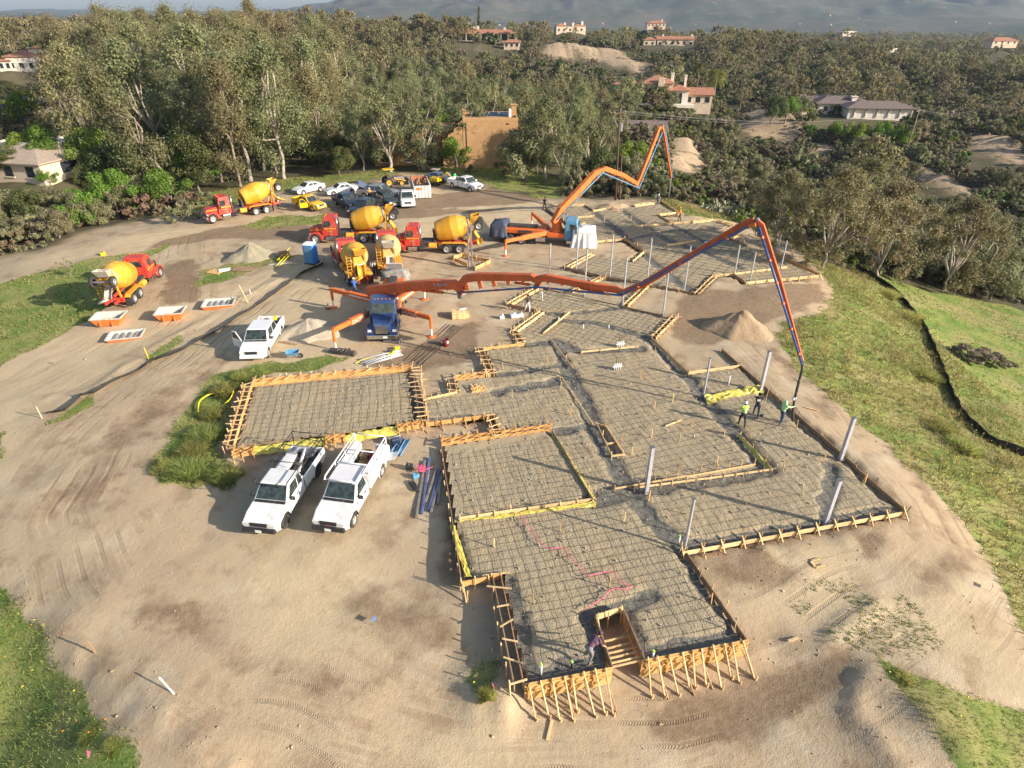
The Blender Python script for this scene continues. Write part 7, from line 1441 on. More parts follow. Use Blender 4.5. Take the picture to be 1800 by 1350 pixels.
def limbs(m, base, tips, r, lean=(0, 0), fork=.35, n=6, wob=.04):
    base = Vector(base); H_ = max(t[2] for t in tips); fk = base + Vector((lean[0] * fork, lean[1] * fork, H_ * fork)); mid = base.lerp(fk, .5) + Vector(rng.normal(0, wob * H_ * .4, 3)) * Vector((1, 1, 0))
    m.tube([base - Vector((0, 0, .6)), base + Vector((0, 0, .05 * H_)), mid, fk], [r * 1.35, r, r * .85, r * .72], n + 2, cap=False)
    for t in tips:
        t = Vector(t); q = fk.lerp(t, .45) + Vector(rng.normal(0, wob * H_, 3)); q2 = fk.lerp(t, .75) + Vector(rng.normal(0, wob * H_ * .7, 3)); rr = r * rng.uniform(.34, .55); m.tube([fk - Vector((0, 0, r)), q, q2, t], [rr * 1.25, rr, rr * .6, rr * .22], n, cap=False)
    return m
PROTO = {}
def proto(key, trunk, crown): PROTO[key] = (trunk, crown)
def euc(key, Hh, wid, nb, nl, size, leafm, bark, lean=(0, 0), fork=.35, low=.38, tr=.3, ntip=5):
    blobs, tips = [], []
    for i in range(nb):
        z = Hh * (low + (1.0 - low) * (rng.random() ** .85)); f = math.sin(math.pi * min(max((z / Hh - low + .12) / (1.12 - low), 0), 1)) ** .6; a = rng.uniform(0, 6.28); rr = wid * f * math.sqrt(rng.uniform(.05, 1)); r = rng.uniform(.065, .115) * Hh * .9
        x, y = lean[0] * z / Hh + rr * math.cos(a), lean[1] * z / Hh + rr * math.sin(a); blobs.append((x, y, z - r * .3, r * 1.05, r * 1.05, r * 1.0))
    for b in sorted(blobs, key=lambda q: -q[2])[:ntip * 3:3] + blobs[:4]: tips.append(b[:3])
    proto(key, limbs(MB(), (0, 0, 0), tips, tr, lean, fork).mesh('trunk', M_(bark), True), leaves_mesh('crown', blobs, int(nl * (2.4 if size < .7 else 1)), size * (.66 if size < .7 else 1), LM[leafm], .6, .5, .25, 0))
def dome(key, Hh, wid, nb, nl, size, leafm, bark='bark_grey', tr=.22, low=.25, asp=.6):
    blobs = []
    for i in range(nb):
        a = rng.uniform(0, 6.28); z = Hh * rng.uniform(low, .88); f = math.sqrt(max(0, 1 - ((z / Hh - low) / (1.05 - low)) ** 2)); rr = wid * f * math.sqrt(rng.random()); r = rng.uniform(.13, .2) * Hh; blobs.append((rr * math.cos(a), rr * math.sin(a), z, r, r, r * .85))
    proto(key, limbs(MB(), (0, 0, 0), [b[:3] for b in blobs[:6]], tr, fork=.25).mesh('trunk', M_(bark), True), leaves_mesh('crown', blobs, int(nl * (1.6 if .3 < size < .5 else 1)), size * (.78 if .3 < size < .5 else 1), LM[leafm], .5, asp))
euc('eucA', 20, 4.8, 46, 7500, .55, 'euc', 'bark_white', low=.17); euc('eucB', 18, 4.3, 42, 6000, .52, 'eucb', 'bark_pale', fork=.28, low=.15); euc('eucC', 16, 5.0, 30, 6000, .52, 'euc', 'bark_white', (2.0, .5), low=.22); euc('eucD', 22, 4.4, 44, 7000, .55, 'eucb', 'bark_pale', low=.18)
euc('eucE', 12, 4.6, 26, 5200, .45, 'euc', 'bark_white', fork=.22, low=.14, ntip=6); euc('hero', 20, 5.2, 36, 7000, .5, 'euc', 'bark_white', (-.6, 0), .36, .36, .36, 6); euc('leaner', 19, 3.4, 30, 6000, .5, 'euc', 'bark_pale', (-9, 1), .4, .2, .3, 6)
euc('sparse', 11, 4.0, 14, 1500, .42, 'sage', 'bark_pale', fork=.25, low=.3, ntip=8); euc('canyonE', 13, 6.4, 48, 7000, .46, 'eucb', 'bark_white', fork=.18, low=.08, tr=.22, ntip=7)
dome('oakA', 8, 4.2, 26, 5200, .42, 'oak'); dome('oakB', 6.5, 3.4, 22, 4200, .38, 'bright'); dome('oakC', 9, 3.6, 24, 4800, .42, 'oak'); dome('sageT', 7, 3.6, 20, 3600, .42, 'sage', 'bark_pale')
dome('scrubA', 2.6, 1.9, 14, 1700, .26, 'scrub', tr=.07, low=.12); dome('scrubB', 2.2, 2.1, 14, 1500, .26, 'sage', tr=.07, low=.1); dome('scrubC', 2.8, 1.8, 14, 1700, .28, 'oak', tr=.07, low=.1); dome('scrubD', 2.0, 1.7, 12, 1300, .24, 'dry', tr=.06, low=.1); dome('bushG', 2.6, 2.2, 14, 2200, .26, 'bright', tr=.07, low=.1)
def cyp():
    bl = [(rng.normal(0, .3), rng.normal(0, .3), z, 1.4 * (1 - z / 19) + .3, 1.4 * (1 - z / 19) + .3, 1.0) for z in np.linspace(1, 16.5, 22)]; proto('cypress', MB().tube([(0, 0, -.5), (0, 0, 16)], [.3, .06], 8).mesh('trunk', M_('bark_grey'), True), leaves_mesh('crown', bl, 3500, .5, LM['oak'], .5))
cyp()
def palm(key, Hh, nf, fl, tr, droop):
    T = MB().tube([(0, 0, -.5), (.1, 0, Hh * .5), (0, 0, Hh)], [tr * 1.2, tr, tr * .85], 10).mesh('trunk', M_('bark_grey'), True); V = []; n = 0
    for k in range(nf):
        a = rng.uniform(0, 6.28); e = rng.uniform(-.5, 1.25); dr = droop * rng.uniform(.7, 1.3); P = []
        for i in range(9): t = i / 8; P.append(np.array((math.cos(a) * fl * t * math.cos(e * (1 - t * .3)), math.sin(a) * fl * t * math.cos(e * (1 - t * .3)), Hh + fl * t * math.sin(e) - dr * fl * t * t)))
        sd = np.array((-math.sin(a), math.cos(a), 0))
        for i in range(8):
            for s in (-1, 1):
                for q in (0, .5):
                    p = P[i] * (1 - q) + P[i + 1] * q; L_ = fl * .2 * (1 - abs(i / 8 - .4)); w = (P[i + 1] - P[i]) * .28; tip = p + sd * s * L_ + np.array((0, 0, -L_ * .45)) + (P[i + 1] - P[i]) * .7; V += [p, p + w, tip + w * .3, tip]; n += 1
    me = grid_mesh('crown', np.array(V), np.arange(4 * n).reshape(n, 4), LM['palm'], False); a_ = me.attributes.new('lv', 'FLOAT', 'FACE'); a_.data.foreach_set('value', rng.random(n).astype(np.float32)); proto(key, T, me)
palm('datepalm', 7, 60, 4.2, .35, .75); palm('fanpalm', 10, 46, 2.2, .2, .6)
def bare(key, Hh):
    m = MB()
    def grow(p, d, L_, r, lv):
        q = p + d * L_; m.tube([p, (p + q) / 2 + Vector(rng.normal(0, L_ * .05, 3)), q], [r, r * .8, r * .55], 5 if lv < 2 else 3, cap=False)
        if lv > 4: return
        for k in range(3 if lv < 3 else 2): grow(q, (d + Vector(rng.normal(0, .42, 3)) + Vector((0, 0, .1))).normalized(), L_ * rng.uniform(.6, .8), r * .58, lv + 1)
    grow(Vector((0, 0, -.3)), Vector((0, 0, 1)), Hh * .26, .16, 0); PROTO[key] = (m.mesh('branches', M_('bark_pale'), True), None)
bare('bareA', 8)
def cactus():
    V = []; n = 0
    for k in range(160):
        c = np.array((rng.normal(0, 1.3), rng.normal(0, 1.0), abs(rng.normal(.9, .5)) + .1)); nr = rng.normal(size=3) * (1, 1, .3); nr /= np.linalg.norm(nr); u = np.cross(nr, (0, 0, 1)); u /= np.linalg.norm(u); w = np.cross(nr, u); s = rng.uniform(.16, .3)
        V += [c - u * s * .6 - w * s * .5, c + u * s * .6 - w * s * .5, c + u * s * .6 + w * s, c - u * s * .6 + w * s]; n += 1
    me = grid_mesh('pads', np.array(V), np.arange(4 * n).reshape(n, 4), LM['cactus'], False); a_ = me.attributes.new('lv', 'FLOAT', 'FACE'); a_.data.foreach_set('value', rng.random(n).astype(np.float32)); proto('cactus', MB().tube([(0, 0, -.3), (0, 0, .8)], [.2, .15], 8).mesh('stem', M_('bark_grey'), True), me)
cactus()
def project(x, y, z):
    d = np.array((x, y, z - CAM_H)); zc = d[1] * CP - d[2] * SP; yc = d[1] * SP + d[2] * CP; return 900 + F_PX * d[0] / zc, 675 - F_PX * yc / zc
def zmax_(me): a = np.empty(len(me.vertices) * 3, np.float32); me.vertices.foreach_get('co', a); return float(a[2::3].max())
PH = {k: zmax_(c or t) for k, (t, c) in PROTO.items()}
NAMES = {'e': 'eucalyptus_tree', 'o': 'broadleaf_tree', 's': 'scrub_bush'}
def tree(kind, loc, h, label, group=None, cat='tree', name=None, rz=None, sxy=None):
    t, c = PROTO[kind]; sc = h / PH[kind]; sx = sc * rng.uniform(.9, 1.12) if sxy is None or kind == 'cactus' else sxy; name = name or ('eucalyptus_tree' if kind[:3] in ('euc', 'her', 'lea', 'spa', 'can') else 'palm_tree' if 'palm' in kind else 'scrub_bush' if 'scrub' in kind or 'bush' in kind else 'prickly_pear' if kind == 'cactus' else 'bare_tree' if 'bare' in kind else 'broadleaf_tree')
    r = thing(name, label, cat, loc, rng.uniform(0, 6.28) if rz is None else rz, group); r.scale = (sx, sx, sc)
    link('trunk' if 'bush' not in name else 'stems', t, r)
    if c: link('crown' if 'bush' not in name else 'foliage', c, r)
    return r
def top_h(px, py, top):     # height of a tree standing at photo point, its tip seen at row top
    g = at(px, py); d = ray(px, top); return g, max(1.0, CAM_H + d[2] * g.y / d[1] - g.z)
OCC = []     # spots taken: x, y, radius
HERO = [('hero',441,318,55,'white trunked eucalyptus standing behind the far left mixer truck'),('leaner',312,352,70,'leaning eucalyptus with pale trunk left of the far left mixer'),('eucE',687,302,140,'forked pale trunk eucalyptus before the adobe house'),('eucE',745,298,165,'drooping grey green eucalyptus hiding the adobe house wing'),('eucE',640,300,185,'grey green eucalyptus left of the forked trunk one'),('eucC',958,318,150,'slanting trunk eucalyptus right of the adobe house'),('sageT',925,318,225,'grey green bushy tree at the right corner of the adobe house'),
 ('oakB',803,296,240,'bright green bushy tree at the foot of the adobe wall'),('sparse',856,292,228,'thin grey olive tree before the adobe wall'),('oakA',568,300,240,'dark round tree by the shaded driveway'),('oakA',600,292,235,'dark round tree right of the shaded driveway'),('sparse',487,305,225,'pale branched small tree right of the white trunked eucalyptus'),('bareA',485,290,165,'bare winter tree behind the far left mixer'),('oakA',390,320,215,'dark green spreading tree left of the white trunked eucalyptus'),('oakC',350,335,230,'dark green tree beside the leaning eucalyptus'),
 ('oakC',240,352,235,'dark green tree above the left brush'),('oakA',165,345,285,'round dark tree below the tan roofed house'),('oakC',205,340,255,'tall dark bush tree right of the tan roofed house'),('oakB',100,355,295,'small bright green tree beside the tan roofed house'),('oakB',280,280,118,'round bright green tree in the middle of the left wood'),
 ('canyonE',1445,470,275,'broad eucalyptus with white branches in the canyon'),('canyonE',1360,440,285,'eucalyptus leaning left in the canyon below the boom elbow'),('canyonE',1540,490,300,'eucalyptus right of the broad white branched one'),('canyonE',1660,510,330,'pale trunked eucalyptus above the lawn slope'),('canyonE',1500,430,262,'eucalyptus crown behind the white branched one'),('eucE',1620,470,330,'grey eucalyptus crown between the canyon trees'),('eucE',1720,500,360,'grey brown eucalyptus at the right of the lawn top'),
 ('sageT',1102,190,132,'dark bushy tree covering the left front of the cream villa'),('oakA',1355,215,165,'dark round tree on the bluff left of the ranch house'),('oakB',1380,212,168,'bright green round tree beside the bluff tree'),('fanpalm',1520,190,138,'tall leaning fan palm behind the ranch house'),('fanpalm',1496,190,150,'shorter fan palm behind the ranch house roof'),
 ('datepalm',1255,168,120,'date palm with drooping fronds right of the cream villa'),('fanpalm',1222,170,108,'taller yellow green palm left of the date palm'),('fanpalm',1232,170,125,'shorter palm between the two villa palms'),('cypress',842,50,10,'dark pointed cypress behind the hilltop mansion'),
 ('cactus',1000,318,295,'pale prickly pear patch behind the foot of the orange boom'),('cactus',1020,322,300,'pale prickly pear patch left of the utility pole'),('cactus',1265,375,350,'pale prickly pear patch on the canyon edge left of the boom elbow'),('cactus',1285,380,355,'pale prickly pear patch just left of the boom elbow'),('cactus',1385,415,398,'small prickly pear behind the farthest post'),('cactus',1600,255,235,'prickly pear patch at the foot of the leaning grey pole'),
 ('bushG',1580,248,208,'bright green bush row, the left mass below the ranch house'),('oakB',1470,250,212,'bright green tree below the ranch driveway'),('oakB',1500,262,215,'bright green tree below the ranch house'),('oakB',1550,262,213,'brightest green tree below the carport'),('oakB',1580,268,225,'bright green tree right of the carport'),('bushG',1530,275,245,'low bright green bush under the ranch trees'),('oakB',1420,240,218,'round green bush left of the ranch driveway'),('bushG',1630,215,195,'bright bush right of the ranch house'),('bushG',1660,260,238,'olive bush on the bluff right of the ranch house'),('bushG',1690,285,265,'green bush above the right sandstone bluff'),
 ('scrubB',325,388,358,'low scrub bush in front of the far left mixer'),('sparse',125,485,452,'small thin shrub on the left grass slope'),('bushG',1340,400,375,'green bush on the slope behind the far bed'),('bushG',1310,392,368,'green bush on the slope right of the prickly pears')]
HERO += [('oakB', x, 262 - (x % 3) * 3, 208 + (x * 7) % 17, 'bright green hedge tree behind the tan roofed house, %s from the left edge' % ('first', 'second', 'third', 'fourth', 'fifth', 'sixth', 'seventh', 'eighth', 'ninth', 'tenth')[k]) for k, x in enumerate(range(8, 215, 21))]
FARBASE = {842: 395, 1255: 195, 1222: 195, 1232: 195, 1102: 182, 1520: 225, 1496: 222, 1355: 196, 1380: 198, 1580: 0}
for kind, px, py, top, lab in HERO:
    if px in FARBASE and FARBASE[px] and py < 230: g = Vector(GT(px, py, FARBASE[px])); d = ray(px, top); h = max(2, CAM_H + d[2] * g.y / d[1] - g.z)
    else: g, h = top_h(px, py, top)
    h = min(h, {'oakB': 9, 'bushG': 5, 'cactus': 3.2, 'datepalm': 9, 'fanpalm': 12}.get(kind, 24)); tree(kind, g, h, lab, None, 'plant' if kind == 'cactus' else 'bush' if 'bush' in kind or 'scrub' in kind else 'tree', rz=0.0 if kind in ('leaner', 'hero') else None, sxy=None if kind not in ('cactus',) else 1.4); OCC.append((g.x, g.y, 2.2 if kind != 'leaner' else 2))
# view corridors that stay open towards the houses: photo box, depth
OPEN = [(785,205,897,265,112),(0,258,142,318,92),(32,95,80,112,205),(806,52,912,86,362),(975,44,1025,60,470),(1125,66,1220,84,412),(1135,138,1215,186,182),(1090,198,1160,236,140),(1436,170,1578,218,213),(1380,205,1400,218,196),(1060,215,1100,355,86),(430,40,460,60,100),(440,200,455,318,98),(1750,72,1770,80,500),(820,110,900,130,200),(1310,200,1400,250,180),(1190,250,1225,300,145),(1600,300,1680,345,140),(1700,245,1800,290,180),(640,20,760,40,100),(520,262,620,305,100),(700,270,775,300,96),(62,176,98,190,140),(1140,190,1180,215,150)]
OPEN += [(x - 14, y - 10, x + 14, y + 6, t - 3) for x, y, t, r in BLUFFS]
SKY = np.array([(-100,20),(0,15),(60,22),(100,10),(150,8),(170,-4),(230,-22),(350,-26),(520,-14),(580,2),(620,20),(660,32),(720,40),(800,52),(900,86),(960,80),(1040,92),(1100,112),(1200,108),(1300,120),(1400,130),(1500,140),(1800,120),(1900,120)], float)
def project_many(X, Y, Z):
    dz = Z - CAM_H; zc = Y * CP - dz * SP; yc = Y * SP + dz * CP; return 900 + F_PX * X / zc, 675 - F_PX * yc / zc
def Hm(X, Y):
    i = np.clip(np.searchsorted(gx, X) - 1, 0, nx - 2); j = np.clip(np.searchsorted(gy, Y) - 1, 0, ny - 2); u = (X - gx[i]) / (gx[i + 1] - gx[i]); v = (Y - gy[j]) / (gy[j + 1] - gy[j])
    return (GZ[j, i] * (1 - u) + GZ[j, i + 1] * u) * (1 - v) + (GZ[j + 1, i] * (1 - u) + GZ[j + 1, i + 1] * u) * v
def ok_many(X, Y, Z, Hh, Wd):
    bx, by = project_many(X, Y, Z); tx, ty = project_many(X, Y, Z + Hh); dep = Y * CP - (Z - CAM_H) * SP; pw = F_PX * Wd / dep; ok = np.ones(len(X), bool)
    for x0, y0, x1, y1, t in OPEN: ok &= ~((dep < t) & (bx + pw > x0) & (bx - pw < x1) & (ty < y1) & (by > y0))
    return ok
def ok_view(x, y, z, h, w):
    bx, by = project(x, y, z); tx, ty = project(x, y, z + h); dep = y * CP - (z - CAM_H) * SP; pw = F_PX * w / dep
    for x0, y0, x1, y1, t in OPEN:
        if dep < t and bx + pw > x0 and bx - pw < x1 and ty < y1 and by > y0: return False
    return True
def dart(n, xr, yr, spacing, fn):
    cell = {}; out = []; X = rng.uniform(*xr, n); Y = rng.uniform(*yr, n); BX, BY = project_many(X, Y, np.full(n, -3.0)); keep = (BX > -90) & (BX < 1890) & (Y > 20); X, Y, BX, BY = X[keep], Y[keep], BX[keep], BY[keep]; m = fn(X, Y, BX, BY); X, Y, BX, BY = X[m], Y[m], BX[m], BY[m]
    for x, y, bx, by in zip(X.tolist(), Y.tolist(), BX.tolist(), BY.tolist()):
        sp = spacing(x, y, bx); ci, cj = int(x // 4), int(y // 4); q = int(sp // 4) + 1
        if any((x - a) ** 2 + (y - b) ** 2 < sp * sp for i in range(ci - q, ci + q + 1) for j in range(cj - q, cj + q + 1) for a, b in cell.get((i, j), ())): continue
        if any((x - a) ** 2 + (y - b) ** 2 < (r + sp * .3) ** 2 for a, b, r in OCC): continue
        cell.setdefault((ci, cj), []).append((x, y)); out.append((x, y, bx, by))
    return out
_site = SITE
def outside(x, y, mgn=2.5): return sdf(_site, np.asarray(x), np.asarray(y)) < -mgn
bluffpts = [(GT(bx, by, bt), br) for bx, by, bt, br in BLUFFS]
def on_bluff(x, y, f=.75): return np.any([np.hypot(x - p[0], (y - p[1]) / 1.6) < br * f for p, br in bluffpts], 0)
woodA = dart(9000, (-150, 90), (40, 270), lambda x, y, bx: 5.2 if y < 160 else 6.5, lambda x, y, bx, by: outside(x, y, 4) & (bx < 1130) & ~((bx < 330) & (y < 78)) & ~on_bluff(x, y) & ~((bx > 700) & (y < 100)) & (y > 92 - (bx < 330) * 20))
LABW = ['grey green eucalyptus in the tall wood left of the adobe house', 'brownish eucalyptus in the tall wood left of the adobe house', 'grey green eucalyptus in the wood behind the adobe house', 'dark round tree in the shade of the tall wood', 'bright green tree among the eucalyptus wood', 'bare pale tree among the eucalyptus wood']
inst = {'mid': []}
cands = []
for x, y, bx, by in woodA:
    z = Hs(x, y); u = rng.random(); top = np.interp(bx, SKY[:, 0], SKY[:, 1]) + rng.uniform(0, 30) + (22 if bx > 700 else 0); d = ray(bx, top); hm = CAM_H + d[2] * y / d[1] - z
    if bx < 620: kind = 'eucA eucB eucC eucD eucB eucD'.split()[int(rng.integers(6))] if u < .72 else ('oakA' if u < .86 else 'oakB' if u < .93 else 'sageT')
    else: kind = 'eucB eucC eucE eucE sageT'.split()[int(rng.integers(5))] if u < .62 else ('oakA' if u < .8 else 'sageT' if u < .9 else 'oakB')
    base = {'euc': (17, 29) if bx < 600 else (9, 15), 'oak': (4.5, 8), 'sag': (4.5, 8)}[kind[:3]]; h = min(rng.uniform(*base), hm)
    if bx < 350 and y < 125: h = min(h, rng.uniform(4, 8)); kind = kind if kind[:3] != 'euc' else 'oakB' if u < .5 else 'oakC'
    if h < 3.2 or not ok_view(x, y, z, h, h * .34):
        h = rng.uniform(1.2, 2.6)
        if ok_view(x, y, z, h, h * .5): inst['mid'].append((x, y, z, ('scrubA', 'scrubB', 'scrubC')[int(rng.integers(3))], h))
        continue
    cands.append((y, x, z, kind, h, bx))
cands.sort(); nind = 0
for y, x, z, kind, h, bx in cands:
    if nind < 215:
        lab = LABW[3] if kind in ('oakA', 'oakC') else LABW[4] if kind == 'oakB' else (LABW[2] if bx > 700 else LABW[0] if kind in ('eucA', 'eucC', 'eucE') else LABW[1] if kind[:3] == 'euc' else 'sage coloured bushy tree in the wood round the adobe house')
        zone = 'above the tan roofed house at the left edge' if bx < 170 else 'left of the leaning eucalyptus' if bx < 290 else 'behind the far left mixer truck' if bx < 500 else 'behind the white sedans' if bx < 640 else 'behind the dumpster and tractor' if bx < 780 else 'behind the adobe house' if bx < 900 else 'right of the adobe house'
        zone = zone + (', front row' if y < 125 else ', middle rows' if y < 175 else ', back rows')
        nm_ = 'dark round tree' if kind in ('oakA', 'oakC') else 'bright green tree' if kind == 'oakB' else 'sage coloured tree' if kind == 'sageT' else 'grey green eucalyptus' if kind in ('eucA', 'eucC', 'eucE') else 'brownish eucalyptus'
        tree(kind, (x, y, z - .1), h, nm_ + ' ' + zone, 'trees of the wood behind the parked vehicles'); nind += 1
    else: inst['mid'].append((x, y, z, kind, h))
# brush: left verge and the canyon
brush = dart(26000, (-75, 190), (28, 245), lambda x, y, bx: 1.7 if y < 130 else 2.6, lambda x, y, bx, by: outside(x, y, 1.5) & ((bx > 1090) | ((bx < 400) & (y < 92)) | ((bx > 1000) & (y < 105))) & ~on_bluff(x, y, .85) & ~((bx > 1480) & (y < 66) & (by > 470)) & ~(sdf(_gp[7], x, y) > -1.5))
nb_ = 0; bl = sorted(brush, key=lambda q: q[1])
for x, y, bx, by in bl:
    z = Hs(x, y); u = rng.random(); kind = 'scrubA' if u < .36 else 'scrubB' if u < .62 else 'scrubC' if u < .78 else 'scrubD' if u < .86 else 'bushG' if u < .9 else 'sageT'
    if bx < 420: kind = 'scrubB' if u < .45 else 'scrubA' if u < .65 else 'scrubD' if u < .8 else 'sageT'
    h = rng.uniform(1.4, 3.4) if kind != 'sageT' else rng.uniform(3, 5.5)
    if not ok_view(x, y, z, h, h * .5): continue
    if nb_ < 230: tree(kind, (x, y, z - .15), h, {'scrubA': 'brown scrub bush', 'scrubB': 'sage grey scrub bush', 'scrubC': 'dark green scrub bush', 'scrubD': 'dry tan scrub bush', 'bushG': 'bright green bush', 'sageT': 'tall sage bush'}[kind] + (' on the bank left of the far left mixer' if bx < 420 else ' on the canyon rim behind the far bed' if bx < 1300 else ' on the slope behind the boom elbow' if bx < 1500 else ' on the canyon side above the lawn'), 'brush on the left bank' if bx < 420 else 'scrub bushes on the canyon slopes', 'bush'); nb_ += 1
    else: inst['mid'].append((x, y, z, kind, h))
# the far woods: instanced in one object
far_pts = []
for (y0, y1, sp, hh) in ((150, 480, 6.2, 1.0), (480, 1100, 9, 1.1), (1100, 3000, 19, 1.5)):
    xr = y1 * .95; n = int((2 * xr) * (y1 - y0) / (sp * sp) * (1.0 if y1 < 500 else .75)); X = rng.uniform(-xr, xr, n); Y = rng.uniform(y0, y1, n); Z = far_h(X, Y)
    zc = Y * CP + (CAM_H - Z) * SP; bxs = 900 + F_PX * X / zc; mk = (bxs > -60) & (bxs < 1860) & ((bxs > 1100) | (Y > 262)); dens = vnoise(X, Y, 120, 91, 2); mk &= dens > np.where(bxs > 900, -.4, -.6)
    X, Y, bxs = X[mk], Y[mk], bxs[mk]
    if y0 < 480: m = ~on_bluff(X, Y, 1.0); X, Y, bxs = X[m], Y[m], bxs[m]
    n = len(X); u = rng.random(n); K = np.where(u < .42, 0, np.where(u < .56, 1, np.where(u < .76, 2, 3))); K = np.where((Y < 700) & (bxs > 820) & (K == 0) & (rng.random(n) < .5), 3, K)
    lo = np.array((5, 3, 2.5, 2))[K]; hi = np.array((14, 8, 6.5, 5))[K]; hq = rng.uniform(lo, hi) * hh * np.where(bxs < 620, 1.25, 1.0); Zq = Hm(X, Y) - .2; ok = ok_many(X, Y, Zq, hq, hq * .46); K = np.where(ok, K, 3); hq = np.where(ok, hq, rng.uniform(1.2, 2.4, n)); ok = ok_many(X, Y, Zq, hq, hq * .46)
    far_pts += [(x, y, z, ('farE', 'farO', 'farP', 'farS')[k], h) for x, y, z, k, h in zip(X[ok].tolist(), Y[ok].tolist(), Zq[ok].tolist(), K[ok].tolist(), hq[ok].tolist())]
n = 5200; Y = rng.uniform(150, 760, n); X = rng.uniform(-.9, .9, n) * Y; m = ~on_bluff(X, Y, 1.0); X, Y = X[m], Y[m]; Zq = Hm(X, Y) - .15; bxs, bys = project_many(X, Y, Zq); m = (bxs > -60) & (bxs < 1860) & ((bxs > 1100) | (Y > 262)); X, Y, Zq = X[m], Y[m], Zq[m]; hq = rng.uniform(.9, 2.6, len(X)); ok = ok_many(X, Y, Zq, hq, hq * .4)
far_pts += [(x, y, z, 'farS' if rng.random() < .7 else 'farP', h) for x, y, z, h in zip(X[ok].tolist(), Y[ok].tolist(), Zq[ok].tolist(), hq[ok].tolist())]
euc('farE', 12, 5.2, 22, 1500, .75, 'eucb', 'bark_pale', low=.15, ntip=2); dome('farO', 7, 3.6, 12, 900, .75, 'oak'); dome('farS', 3.4, 2.6, 9, 520, .55, 'scrub', tr=.08, low=.1)
dome('farP', 5, 3.4, 12, 800, .7, 'sage')
def wood_instances(name, pts, label, cat):
    keys = sorted({p[3] for p in pts}); pc = bpy.data.collections.new(name + '_kinds'); order = []
    for i, k in enumerate(keys):
        t, c = PROTO[k]; 
        # one mesh per kind with both materials
        def quads(q): li = np.empty(len(q.loops), np.int32); q.loops.foreach_get('vertex_index', li); return li
        me = c.copy(); me.name = '%02d_%s' % (i, k); bt = bmesh.new(); bt.from_mesh(me); nf0 = len(bt.faces); bt.from_mesh(t); bt.faces.ensure_lookup_table(); bt.to_mesh(me); bt.free(); me.materials.append(t.materials[0])
        mi = np.zeros(len(me.polygons), np.int32); mi[nf0:] = 1; me.polygons.foreach_set('material_index', mi); me.update()
        o = bpy.data.objects.new('%02d_%s' % (i, k), me); pc.objects.link(o)
    P = np.array([p[:3] for p in pts], np.float32); me = bpy.data.meshes.new(name); me.vertices.add(len(P)); me.vertices.foreach_set('co', P.ravel())
    zmax = {k: zmax_(PROTO[k][1]) for k in keys}
    sc = np.array([p[4] / zmax[p[3]] for p in pts], np.float32); ki = np.array([keys.index(p[3]) for p in pts], np.int32); rz = rng.uniform(0, 6.28, len(P)).astype(np.float32)
    for nm, ty, dat in (('sc', 'FLOAT', sc), ('ki', 'INT', ki), ('rz', 'FLOAT', rz)): a = me.attributes.new(nm, ty, 'POINT'); a.data.foreach_set('value', dat)
    o = link(name, me); g = bpy.data.node_groups.new(name, 'GeometryNodeTree'); g.interface.new_socket('Geometry', in_out='INPUT', socket_type='NodeSocketGeometry'); g.interface.new_socket('Geometry', in_out='OUTPUT', socket_type='NodeSocketGeometry')
    N = lambda t, **k: g.nodes.new(t); gi, go = N('NodeGroupInput'), N('NodeGroupOutput'); ci = N('GeometryNodeCollectionInfo'); ci.inputs[0].default_value = pc; ci.inputs['Separate Children'].default_value = True; ci.inputs['Reset Children'].default_value = True
    ip = N('GeometryNodeInstanceOnPoints'); ip.inputs['Pick Instance'].default_value = True
    def attr(nm, ty): q = N('GeometryNodeInputNamedAttribute'); q.data_type = ty; q.inputs[0].default_value = nm; return q
    a1, a2, a3 = attr('sc', 'FLOAT'), attr('ki', 'INT'), attr('rz', 'FLOAT'); cx = N('ShaderNodeCombineXYZ'); lk = g.links.new
    lk(gi.outputs[0], ip.inputs['Points']); lk(ci.outputs[0], ip.inputs['Instance']); lk(a2.outputs[0], ip.inputs['Instance Index']); lk(a3.outputs[0], cx.inputs[2]); lk(cx.outputs[0], ip.inputs['Rotation']); lk(a1.outputs[0], ip.inputs['Scale']); lk(ip.outputs[0], go.inputs[0])
    m = o.modifiers.new('woods', 'NODES'); m.node_group = g; return tag(o, label, cat, kind='stuff')
wood_instances('far_woods', far_pts, 'grey green woods and brush covering the far valley and hills', 'woods')
if inst['mid']: wood_instances('deeper_woods', inst['mid'], 'deeper trees and brush behind the front rows', 'woods')
print('trees', nind, 'brush', nb_, 'mid', len(inst['mid']), 'far', len(far_pts))
